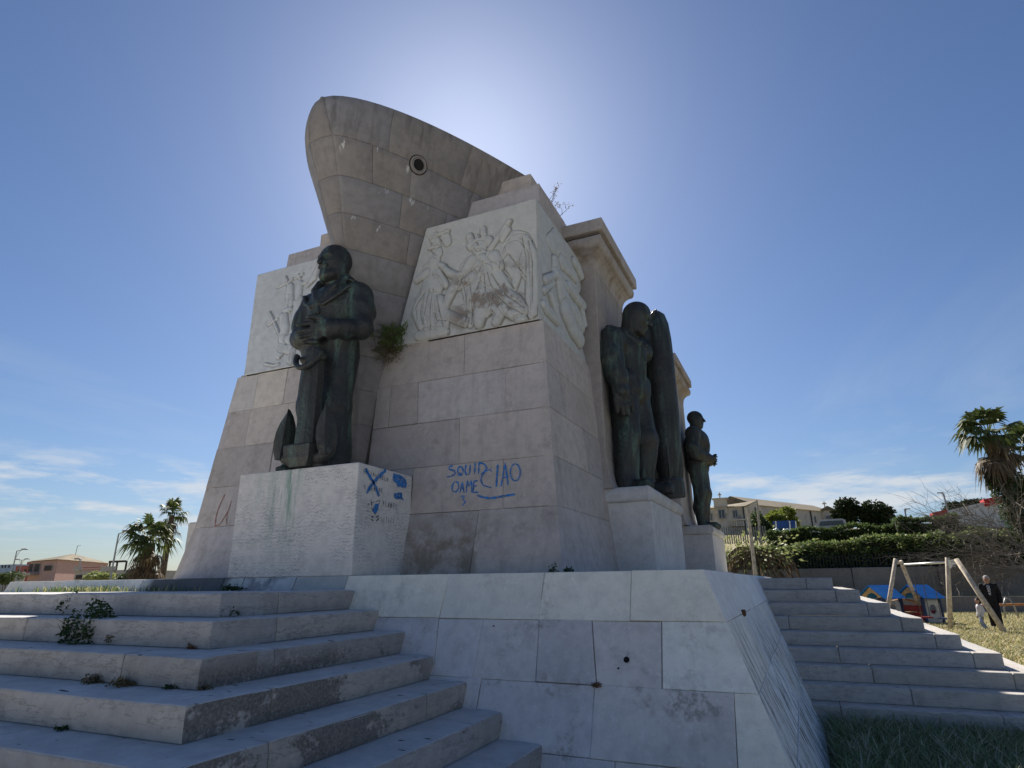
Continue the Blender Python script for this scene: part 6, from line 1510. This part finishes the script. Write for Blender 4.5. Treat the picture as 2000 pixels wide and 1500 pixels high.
def playhouse(px, w, lab, red):
    c = np.array(on_z(px, 1219, GF)); e = empty('playhouse', (c[0], c[1], GF), math.radians(-48)); tag(e, lab, 'playhouse', 'blue-roofed playhouses')
    h, r_ = .98, 1.42; hw_, dp = .46, .42
    for sx in (-1, 1):
        for sy in (-1, 1): MB().box(sx*hw_-.045, sx*hw_+.045, sy*dp-.045, sy*dp+.045, 0, h).build('post', M['navy'], e, local=True)
    for sx in (-1, 1):   # roof slopes, ridge along local y
        V = [(0, -dp-.12, r_), (0, dp+.12, r_), (sx*(hw_+.18), dp+.12, h-.03), (sx*(hw_+.18), -dp-.12, h-.03)]; V += [(x, y, z-.03) for x, y, z in V]
        mesh_np('roof_panel', V, [(0, 1, 2, 3), (7, 6, 5, 4), (0, 4, 5, 1), (1, 5, 6, 2), (2, 6, 7, 3), (3, 7, 4, 0)], M['bluepaint'], e, local=True)
    for sy in (-1, 1):   # gable boards with a round bite
        pts = [(-hw_-.1, h-.02), (0, r_-.05), (hw_+.1, h-.02)]+[(.26*math.cos(a), h-.02+.17*math.sin(a)) for a in np.linspace(0, math.pi, 9)]
        MB().prism(pts, sy*dp-.02, sy*dp+.02, lambda x, y, z: (x, z, y)).build('gable_board', M['ply'], e, local=True)
    # side panel with a round window
    n_ = 20; V = []; F = []
    for yy in (-.02, .02):
        for k in range(n_):
            a = 2*math.pi*k/n_; cs, sn = math.cos(a), math.sin(a); q = max(abs(cs)/(dp-.05), abs(sn)/.40)
            V += [(hw_+yy, cs/q, .46+sn/q), (hw_+yy, .17*cs, .55+.17*sn)]
    for k in range(n_):
        i, j = 2*k, 2*((k+1) % n_); F += [(i, j, j+1, i+1), (i+2*n_, i+1+2*n_, j+1+2*n_, j+2*n_), (i+1, j+1, j+1+2*n_, i+1+2*n_)]
    mesh_np('window_panel', V, F, M['greyp'], e, local=True)
    for yy in (-.25, -.05): MB().box(-hw_, hw_-.06, -dp-.02, -dp+.02, .15+.3*(yy > -.1), .38+.3*(yy > -.1)).build('board', M['redp'] if red else M['ply'], e, local=True)
    MB().box(hw_-.10, hw_-.06, -.25, .25, .25, .5).build('counter', M['redp'], e, local=True)
playhouse(1730, 1, 'blue-roofed playhouse closer to the staircase', False); playhouse(1806, 1, 'blue-roofed playhouse behind the swing, nearer the notice plate', True)
c = np.array(on_z(1768, 1216, GF)); e = empty('climbing_arch', (c[0], c[1]-.4, GF)); tag(e, 'orange tubular climbing arch between the two playhouses', 'climber')
for k in range(3): MB().tube([(-.75+.05*k, -.25+.25*k, 0)]+[(.75*math.cos(a), -.25+.25*k, .25+.62*math.sin(a)) for a in np.linspace(math.pi*.98, .05, 12)]+[(.72, -.25+.25*k, 0)], .028, 8).build('arch', M['orange'], e, True, local=True)
for a in np.linspace(.3, 2.8, 7): MB().tube([(.75*math.cos(a), -.25, .25+.62*math.sin(a)), (.75*math.cos(a), .25, .25+.62*math.sin(a))], .02, 6).build('rung', M['orange'], e, True, local=True)
MB().box(-.35, .75, -.32, -.28, .12, .42, .01).build('red_board', M['redp'], e, local=True)
c = np.array(on_z(1986, 1210, GF)); e = empty('balance_beam', (c[0]+.35, c[1], GF)); tag(e, 'steel-legged wooden beam apparatus at the picture edge behind the man', 'play equipment')
for x in (-.55, .35): MB().tube([(x-.18, 0, 0), (x-.12, 0, .55), (x-.02, 0, .82), (x+.12, 0, .82), (x+.22, 0, .55), (x+.28, 0, 0)], .035, 8).build('leg', M['galv'], e, True, local=True)
MB().tube([(-1.6, 0, .55), (1.4, 0, .62)], .045, 8).build('beam', M['orange'], e, True, local=True)
# ---------------------------------------------------------------- two people
M['skin'] = plain('skin', (.38, .22, .16), .6, .08); M['black'] = plain('black_cloth', (.012, .012, .015), .9, .3, 12); M['hairg'] = plain('grey_hair', (.42, .41, .40), .8); M['hairb'] = plain('black_hair', (.015, .012, .010), .7); M['whitec'] = plain('white_cotton', (.62, .60, .62), .85, .08); M['denim'] = plain('light_denim', (.26, .31, .38), .85, .2, 12); M['shoe'] = plain('dark_shoe', (.02, .02, .022), .6)
s = NT('checked_shirt'); ck = s.n('ShaderNodeTexChecker'); ck.inputs['Scale'].default_value = 26; ck.inputs[1].default_value = (.55, .55, .56, 1); ck.inputs[2].default_value = (.10, .10, .13, 1); s.l(s.pos, ck.inputs[0]); M['check'] = s.out(ck.outputs[0], .85)
def person(px, py, H, face, man, label):
    c = np.array(on_z(px, py, GF)); e = empty('person', (c[0], c[1], GF), math.radians(face)); tag(e, label, 'person')
    k = H/1.75
    if not man: k *= 1.0
    def Sc(vox=.013): return Sculpt((-.5*k, -.42*k, -.02), (.5*k, .42*k, 1.85*k), vox*k)
    hs_ = .50 if man else .62
    hz_ = 1.615 if man else 1.575
    hipz, shz = (.92, 1.42) if man else (.84, 1.30)
    sw_ = .19 if man else .15
    def P(x, y, z): return (x*k, y*k, z*k)
    # walking pose: one leg forward
    legs = [((.09, 0, hipz), (.10, -.13, hipz*.53), (.10, -.06, .07)), ((-.09, 0, hipz), (-.10, .02, hipz*.52), (-.10, .20, .11))]
    arms = [((sw_, .01, shz), (sw_+.06, .06, shz-.28), (sw_+.05, -.05, shz-.53)), ((-sw_, .01, shz), (-sw_-.06, .03, shz-.28), (-sw_-.07, -.06, shz-.54))]
    S = Sc()                                                        # the body, one surface
    S.ell(P(0, 0, hipz+.04), (.15*k, .11*k, .13*k), .05*k); S.cone(P(0, 0, hipz+.1), P(0, 0, shz-.12), .125*k, .14*k, .06*k); S.ell(P(0, 0, shz-.08), (.17*k, .11*k, .15*k), .05*k)
    for a, b, d in legs: S.chain([P(*a), P(*b), P(*d)], [.085*k, .06*k, .042*k], .02*k); S.cone(P(*d), P(d[0], d[1]-.13, max(.03, d[2]-.05)), .04*k, .035*k, .02*k)
    for a, b, d in arms: S.chain([P(*a), P(*b), P(*d)], [.055*k, .045*k, .034*k], .02*k); hand(S, P(*d), (0, -.15, -1), (0, -1, 0), r=.016*k, L=.16*k, curl=.5, k=.006*k)
    S.cone(P(0, .01, shz-.02), P(0, -.01, hz_-.08), .055*k, .05*k, .02*k)
    head(S, P(0, -.015, hz_), hs_*k)
    S.build('body', M['skin'], e, 1)
    S = Sc()                                                        # trousers
    S.ell(P(0, 0, hipz+.03), (.175*k, .135*k, .13*k), .05*k)
    for a, b, d in legs: S.chain([P(*a), P(*b), P(d[0], d[1], d[2]+.03)], [.105*k, .085*k, .075*k], .03*k)
    S.build('trousers', M['black'] if man else M['denim'], e, 1)
    S = Sc()                                                        # jacket or hooded top
    S.cone(P(0, 0, hipz-.02 if man else hipz+.04), P(0, 0, shz-.12), .175*k if man else .17*k, .165*k, .05*k); S.ell(P(0, .005, shz-.07), (.215*k if man else .18*k, .135*k, .15*k), .05*k)
    for a, b, d in arms: S.chain([P(*a), P(*b), P(*d)], [.078*k, .068*k, .058*k], .03*k)
    if man:
        for z in (1.42, 1.3, 1.18): S.ell(P(0, -.15, z), (.06*k*(z/1.42), .06*k, .09*k), .015*k, sub=True)
        for s_ in (-1, 1): S.cone(P(s_*.08, -.10, 1.44), P(s_*.045, -.15, 1.12), .018*k, .014*k, .01*k)
    else: S.ell(P(0, .09, shz+.02), (.10*k, .06*k, .07*k), .03*k)
    S.build('jacket' if man else 'hooded_top', M['black'] if man else M['whitec'], e, 1)
    if man:
        S = Sc(); S.cone(P(0, -.03, 1.02), P(0, -.025, 1.34), .125*k, .118*k, .03*k); S.cone(P(0, -.02, 1.38), P(0, -.02, 1.45), .075*k, .065*k, .03*k); S.build('shirt', M['check'], e, 1)
    S = Sc(); q = hs_*k; c0 = np.array(P(0, -.015, hz_))
    S.ell(c0+np.array((0, .05*q, .09*q)), (.185*q, .215*q, .185*q), .02*q); S.ell(c0+np.array((0, .09*q, -.03*q)), (.175*q, .16*q, (.20 if man else .30)*q), .03*q)
    S.ell(c0+np.array((0, -.21*q, -.06*q)), (.15*q, .12*q, .16*q), .02*q, sub=True)
    S.build('hair', M['hairg'] if man else M['hairb'], e, 1)
    for a, b, d in legs:
        S = Sc(); S.cone(P(d[0], d[1]+.03, max(.045, d[2]-.03)), P(d[0], d[1]-.15, max(.035, d[2]-.06)), .05*k, .042*k, .02*k); S.build('shoe', M['shoe'] if man else M['whitec'], e, 1)
person(1950, 1230, 1.72, -12, True, 'grey-haired person in a black jacket and checked shirt walking on the grass')
person(1923, 1231, 1.02, -70, False, 'small dark-haired child in a white hooded top and pale jeans')
# ---------------------------------------------------------------- graffiti: thin paint strokes on the stone
def stroke(name, lines, P, N, mat, parent, off=.0065):
    """lines: (pts in enlarged pixels, half width in pixels); P(x,y)->point on the wall"""
    V = []; F = []
    N = np.array(N, float)/np.linalg.norm(N)
    for pts, hw_ in lines:
        q = [P(*p)+N*off for p in pts]
        sc = np.linalg.norm(P(pts[0][0]+1, pts[0][1])-P(*pts[0]))*.9
        # resample with a hand wobble
        Q = []
        for a, b in zip(q[:-1], q[1:]):
            n = max(1, int(np.linalg.norm(b-a)/.02))
            for i in range(n): Q.append(a+(b-a)*i/n)
        Q.append(q[-1])
        for i, p in enumerate(Q):
            d = Q[min(i+1, len(Q)-1)]-Q[max(i-1, 0)]; s_ = np.cross(d, N); s_ /= np.linalg.norm(s_)+1e-9
            w = hw_*1.3*sc*(1+.22*math.sin(i*.9+len(V)*.37)+.12*math.sin(i*2.3))*(.75 if i in (0, len(Q)-1) else 1)
            V += [p-s_*w, p+s_*w]
            if i: b = len(V); F.append((b-4, b-3, b-1, b-2))
    return mesh_np(name, V, F, mat, parent)
def ellp(cx, cy, rx, ry, n=16, a0=-1.4): return [(cx+rx*math.cos(a0+2*math.pi*i/n), cy+ry*math.sin(a0+2*math.pi*i/n)) for i in range(n+1)]
def Pz(X, Y): return np.array(fr(690+X*.18, 890+Y*.18))
w = 7
stroke('graffiti', [([(1085, 110), (1045, 122), (1042, 148), (1098, 165), (1112, 195), (1075, 222), (1020, 232)], w), (ellp(1165, 168, 30, 48), w), ([(1155, 185), (1185, 212)], w), ([(1228, 98), (1214, 175), (1230, 208), (1258, 205), (1268, 170), (1272, 98)], w), ([(1325, 80), (1318, 205)], w), ([(1368, 70), (1360, 200)], w), ([(1366, 76), (1425, 92), (1452, 135), (1425, 175), (1390, 205)], w),
    ([(1145, 295), (1105, 280), (1075, 330), (1075, 385), (1120, 395), (1150, 345), (1138, 300)], 6), ([(1160, 405), (1185, 288), (1205, 405)], 6), ([(1168, 360), (1202, 352)], 5), ([(1228, 402), (1238, 270), (1260, 335), (1285, 265), (1290, 402)], 6), ([(1355, 272), (1312, 280), (1302, 402), (1366, 395)], 6), ([(1308, 335), (1348, 328)], 5), ([(1165, 442), (1208, 438), (1190, 475), (1222, 502), (1185, 545)], 6)], Pz, (0, -1, .09), M['paint_blue'], mon)
stroke('graffiti', [([(1505, 182), (1490, 152), (1440, 168), (1398, 220), (1386, 270), (1415, 325), (1500, 350)], 6), ([(1570, 100), (1555, 338)], 9), ([(1605, 338), (1650, 85), (1682, 325)], 7), ([(1620, 245), (1685, 228)], 6), (ellp(1760, 182, 54, 92, 22), 6), ([(1345, 428), (1400, 450), (1480, 463), (1560, 455), (1640, 438), (1755, 420)], 9)], Pz, (0, -1, .09), M['paint_blue'], mon)
def Ps(X, Y): return np.array(on_x(690+X*.18, 890+Y*.18, PL1))
stroke('graffiti', [([(125, 140), (170, 215), (225, 310), (275, 440)], 11), ([(350, 155), (290, 215), (210, 290), (140, 410)], 10)], Ps, (1, 0, 0), M['paint_blue'], mon)
def blob(pts):
    q = [Ps(*p)+np.array((.0055, 0, 0)) for p in pts]; mesh_np('paint_patch', q, [tuple(range(len(q)))], M['paint_blue'], mon)
blob([(422, 265), (430, 185), (455, 200), (500, 205), (530, 225), (562, 252), (578, 300), (572, 345), (540, 350), (500, 332), (480, 345), (462, 300), (440, 285)])
blob([(435, 440), (440, 402), (470, 408), (490, 396), (527, 402), (528, 445), (545, 488), (505, 470), (470, 476), (440, 455)])
blob([(205, 580), (235, 520), (275, 525), (262, 590), (235, 632), (215, 615)])
GL = {'L': [[(0, 0), (0, 1), (.6, 1)]], 'U': [[(0, 0), (0, .8), (.3, 1), (.6, .8), (.6, 0)]], 'C': [[(.6, .1), (.2, 0), (0, .5), (.2, 1), (.6, .9)]], 'I': [[(.3, 0), (.3, 1)]], 'A': [[(0, 1), (.3, 0), (.6, 1)], [(.1, .6), (.5, .6)]], 'R': [[(0, 1), (0, 0), (.5, .1), (.5, .4), (0, .5), (.6, 1)]], 'O': [[(.3, 0), (0, .5), (.3, 1), (.6, .5), (.3, 0)]], 'E': [[(.6, 0), (0, 0), (0, 1), (.6, 1)], [(0, .5), (.5, .5)]], 'X': [[(0, 0), (.6, 1)], [(.6, 0), (0, 1)]], 'S': [[(.6, .1), (.1, 0), (.1, .45), (.6, .55), (.5, 1), (0, .9)]], 'M': [[(0, 1), (.05, 0), (.3, .6), (.55, 0), (.6, 1)]], 'P': [[(0, 1), (0, 0), (.5, .1), (.5, .45), (0, .5)]], 'N': [[(0, 1), (0, 0), (.6, 1), (.6, 0)]], 'T': [[(0, 0), (.6, 0)], [(.3, 0), (.3, 1)]], 'Y': [[(0, 0), (.3, .45), (.6, 0)], [(.3, .45), (.3, 1)]], '+': [[(.3, .2), (.3, .8)], [(0, .5), (.6, .5)]], ' ': []}
def word(t, x, y, w_, h, dx, dy, hw_, P, N, mat):
    L = []
    for i, ch in enumerate(t):
        for pl_ in GL[ch]: L.append(([(x+i*dx+a*w_, y+i*dy+b*h) for a, b in pl_], hw_))
    stroke('graffiti', L, P, N, mat, mon, .004)
word('LUCIA+CARLO', 112, 142, 20, 46, 25, 9.5, 1.8, Ps, (1, 0, 0), M['paint_black']); word('E', 245, 262, 18, 36, 0, 0, 1.8, Ps, (1, 0, 0), M['paint_black']); word('X SEMPRE', 118, 320, 18, 44, 26.5, 5, 1.8, Ps, (1, 0, 0), M['paint_black']); word('PLANTY', 322, 488, 18, 62, 27, 7, 1.6, Ps, (1, 0, 0), M['paint_black'])
stroke('graffiti', [([(195, 500), (200, 580), (232, 640), (268, 580), (272, 510)], 2.2), ([(190, 470), (190, 515), (225, 500)], 2), ([(240, 500), (285, 480), (280, 520)], 2), ([(190, 660), (220, 665)], 4), ([(190, 690), (215, 708)], 4), ([(240, 672), (275, 650)], 4), ([(245, 712), (275, 680)], 4)]+[([(305+i*26, 665), (302+i*26, 735)], 1.2) for i in range(6)]+[([(150, 520), (170, 545)], 1.6), ([(165, 510), (150, 550)], 1.6), ([(135, 595), (165, 600)], 1.6)], Ps, (1, 0, 0), M['paint_black'], mon, .004)
def Pr(X, Y): return np.array(fr(320+X*.1767, 900+Y*.1767))
stroke('red_scratch', [([(678, 368), (640, 450), (600, 545), (575, 640), (570, 725)], 3), ([(560, 728), (620, 705), (670, 630), (720, 540)], 3), ([(750, 440), (700, 600), (695, 710)], 2.5)], Pr, (0, -1, .09), M['paint_red'], mon)
# anchor bolt holes and a clamp on the base
def Pb(x, y): return on_pl(x, y, (0, 1, -.435), 4.937)
for x, y, r_ in ((1224, 1289, .022), (1208, 1306, .008), (965, 1223, .008)):
    c = Pb(x, y); n_ = 12; N = np.array((0, -1, .435)); N /= np.linalg.norm(N); t2 = np.cross(N, (1, 0, 0))
    V = [c+N*.007+np.array((1, 0, 0))*r_*math.cos(a)+t2*r_*math.sin(a) for a in np.linspace(0, 2*math.pi, n_, endpoint=False)]
    mesh_np('bolt_hole', V, [tuple(range(n_))], M['dark'], base)
c = bside(6.15, -.26); MB().box(c[0]-.02, c[0]+.03, c[1]-.06, c[1]+.05, c[2]-.035, c[2]+.02, .008).build('iron_clamp', plain('rusty_iron', (.10, .05, .03), .9), base)
c = on_z(847, 1276, E0-3*RS); MB().box(c[0]-.06, c[0]+.02, c[1]-.02, c[1]+.05, c[2]-.0, c[2]+.025, .004).build('mortar_gap', M['dark'], base)
# ---------------------------------------------------------------- weeds on steps and ledges
def wz(x, y, k): return on_z(x, y, E0-k*RS)
plant('bushy_weed', wz(168, 1256, 2), .17, .30, 1500, .032, M['leafA'], 71, 'largest dark green bushy weed growing on the front steps', ns=16)
plant('trailing_weed', wz(145, 1200, 1)+np.array((0, -.03, .02)), .09, .18, 350, .03, M['leafA'], 72, 'thin trailing weed climbing the top riser above the bushy weed', ns=9)
plant('low_weed', wz(445, 1204, 1)+np.array((0, -.02, 0)), .13, .075, 420, .034, M['leafA'], 73, 'low green weed clump near the corner of the top step', ns=10)
for i, (x, y, k, rx, h, n, m_, lb) in enumerate(((225, 1259, 2, .07, .07, 120, 'leafB', 'small dry brown weed beside the bushy weed'), (383, 1267, 2, .045, .035, 70, 'leafR', 'tiny rusty weed under the second step corner'), (186, 1334, 3, .07, .06, 200, 'leafB', 'round dry grey weed, the smaller of a pair on the third tread'), (246, 1340, 3, .09, .06, 260, 'leafB', 'round dry grey weed, the larger of a pair on the third tread'),
    (338, 1345, 3, .05, .02, 60, 'leafA', 'flat green weed under the third step corner'), (402, 1347, 3, .05, .025, 60, 'leafB', 'small brown weed just past the third step corner'), (4, 1312, 3, .07, .09, 160, 'leafB', 'brown weed on the third tread at the picture edge'), (126, 1426, 4, .06, .018, 50, 'leafA', 'flat dark weed on the fourth tread'), (500, 1252, 2, .04, .05, 60, 'leafA', 'small green weed in the side joint of the second step'), (263, 1201, 1, .05, .035, 60, 'leafR', 'small reddish weed on the top tread below the trailing weed'))):
    plant('step_weed', wz(x, y, k)+np.array((0, -.015, 0)), rx, h, n, .022, M[m_], 80+i, lb, ns=6)
plant('rust_tuft', on_z(743, 1440, E0-6*RS)+np.array((.01, 0, 0)), .05, .07, 160, .03, M['leafR'], 95, 'orange-brown tuft at the foot of a side riser', ns=8)
plant('rust_tuft', Pb(1166, 1337)+np.array((0, -.02, -.02)), .03, .05, 80, .02, M['leafR'], 96, 'tiny rusty tuft in the base wall joint', ns=5)
plant('seed_weed', on_z(1832, 1366, ER-8*RR)+np.array((0, -.03, 0)), .10, .13, 90, .05, M['leafA'], 97, 'weed with a tall seed head on the lowest side steps', ns=5)
for i, (x, lb) in enumerate(((1083, 'thin green weed on the ledge under the body corner'), (1117, 'small upright green weed on the ledge beside the body corner'))):
    c = on_y(x, 1112, 5.6); plant('ledge_weed', (c[0], 5.55, BT), .05, .10-.02*i, 60, .03, M['leafA'], 98+i, lb, ns=5)
r = np.random.RandomState(8); n = 520; X = r.uniform(-8.8, -5.8, n); Y = 4.55+r.uniform(0, .35, n); X = np.where(r.uniform(0, 1, n) < .5, r.normal(-7.6, .35, n), X)
blades('landing_grass', np.stack([X, Y, np.full(n, E0)], 1), .07, .004, .9, [M['st2'], M['leafC'], M['leafA']], 9, 'sparse grass along the landing below the low base wall')
c = on_z(450, 1150, E0+.02); plant('low_weed', (-5.35, 4.86, E0), .16, .06, 200, .03, M['leafA'], 101, 'spreading green weed at the foot of the sailor plinth', ns=8)
# caper bush rooted between bow and wall
c = fr(772, 668); cb = empty('caper_bush', c+np.array((0, -.12, -.05))); tag(cb, 'dark bush growing out of the wall beside the ship bow', 'bush')
m = MB(); tips = twigs(m, c+np.array((-.02, -.05, -.16)), 16, .20, .006, 111, up=.9, kids=4, depth=1, spread=.8); 
for i in range(8): rr_ = random.Random(i); a = Vector(c)+Vector((rr_.uniform(-.2, .2), -.1, rr_.uniform(-.1, .1))); m.tube([a, a+Vector((rr_.uniform(-.18, .1), -.12, rr_.uniform(-.12, .1))), a+Vector((rr_.uniform(-.3, .2), -.16, rr_.uniform(-.22, .18)))], [.005, .004, .002], 4)
m.build('stems', M['twig'], cb, fix=False)
for i in range(60):
    rr_ = random.Random(200+i); d_ = Vector((rr_.gauss(0, .75), -abs(rr_.gauss(.25, .35)), rr_.gauss(.75, .6))).normalized(); b_ = Vector(c)+Vector((rr_.uniform(-.06, .06), -.06, rr_.uniform(-.14, -.02))); L_ = rr_.uniform(.16, .30)
    e_ = b_+d_*L_; m2 = b_.lerp(e_, .55)+Vector((0, 0, .02)); tips += [e_, m2, e_.lerp(m2, .5), e_.lerp(m2, .25)]
T_ = np.array([t[:] for t in tips]); r = np.random.RandomState(12); n = 1700; P = T_[r.randint(0, len(T_), n)]+r.normal(0, .020, (n, 3)); P[:, 1] = np.minimum(P[:, 1], c[1]-.02)
V, F = leaves(P, .052, 12, np.tile(np.array((0, -.2, .9)), (n, 1)), aspect=.26); mesh_np('foliage', V, F, M['hg1'], cb)
r = np.random.RandomState(13); P = np.array(c)+np.array((.0, -.12, -.2))+r.normal(size=(500, 3))*np.array((.09, .05, .05)); V, F = leaves(P, .035, 13, aspect=.3); mesh_np('dry_foliage', V, F, M['leafB'], cb)
# bare stalks on the cap
c = np.array((-2.62, 7.3, 5.235)); e = empty('dry_stalks', c); tag(e, 'thin dry flower stalks on top of the monument beside the cornice', 'plant')
m = MB(); rr_ = random.Random(3); tp_ = []
for i in range(7):
    b = Vector(c)+Vector((rr_.uniform(-.05, .1), rr_.uniform(-.3, .3), 0)); t = b+Vector((rr_.uniform(-.05, .22), rr_.uniform(-.1, .1), rr_.uniform(.10, .33))); m.tube([b, b.lerp(t, .5)+Vector((rr_.uniform(-.03, .03), 0, 0)), t], [.004, .003, .002], 4); tp_.append(t)
    t2 = b.lerp(t, .6)+Vector((rr_.uniform(-.12, .12), 0, .1)); m.tube([b.lerp(t, .6), t2], [.003, .002], 3); tp_.append(t2)
m.build('stalks', M['twig'], e, fix=False)
P = np.repeat(np.array([t[:] for t in tp_]), 9, 0)+np.random.RandomState(2).normal(0, .016, (len(tp_)*9, 3)); V, F = leaves(P, .026, 2); mesh_np('seed_heads', V, F, M['leafB'], e)
# ---------------------------------------------------------------- lift everything so that the ground is at z 0
for o in list(COL.objects):
    if o.parent is None: o.location.z += EYE
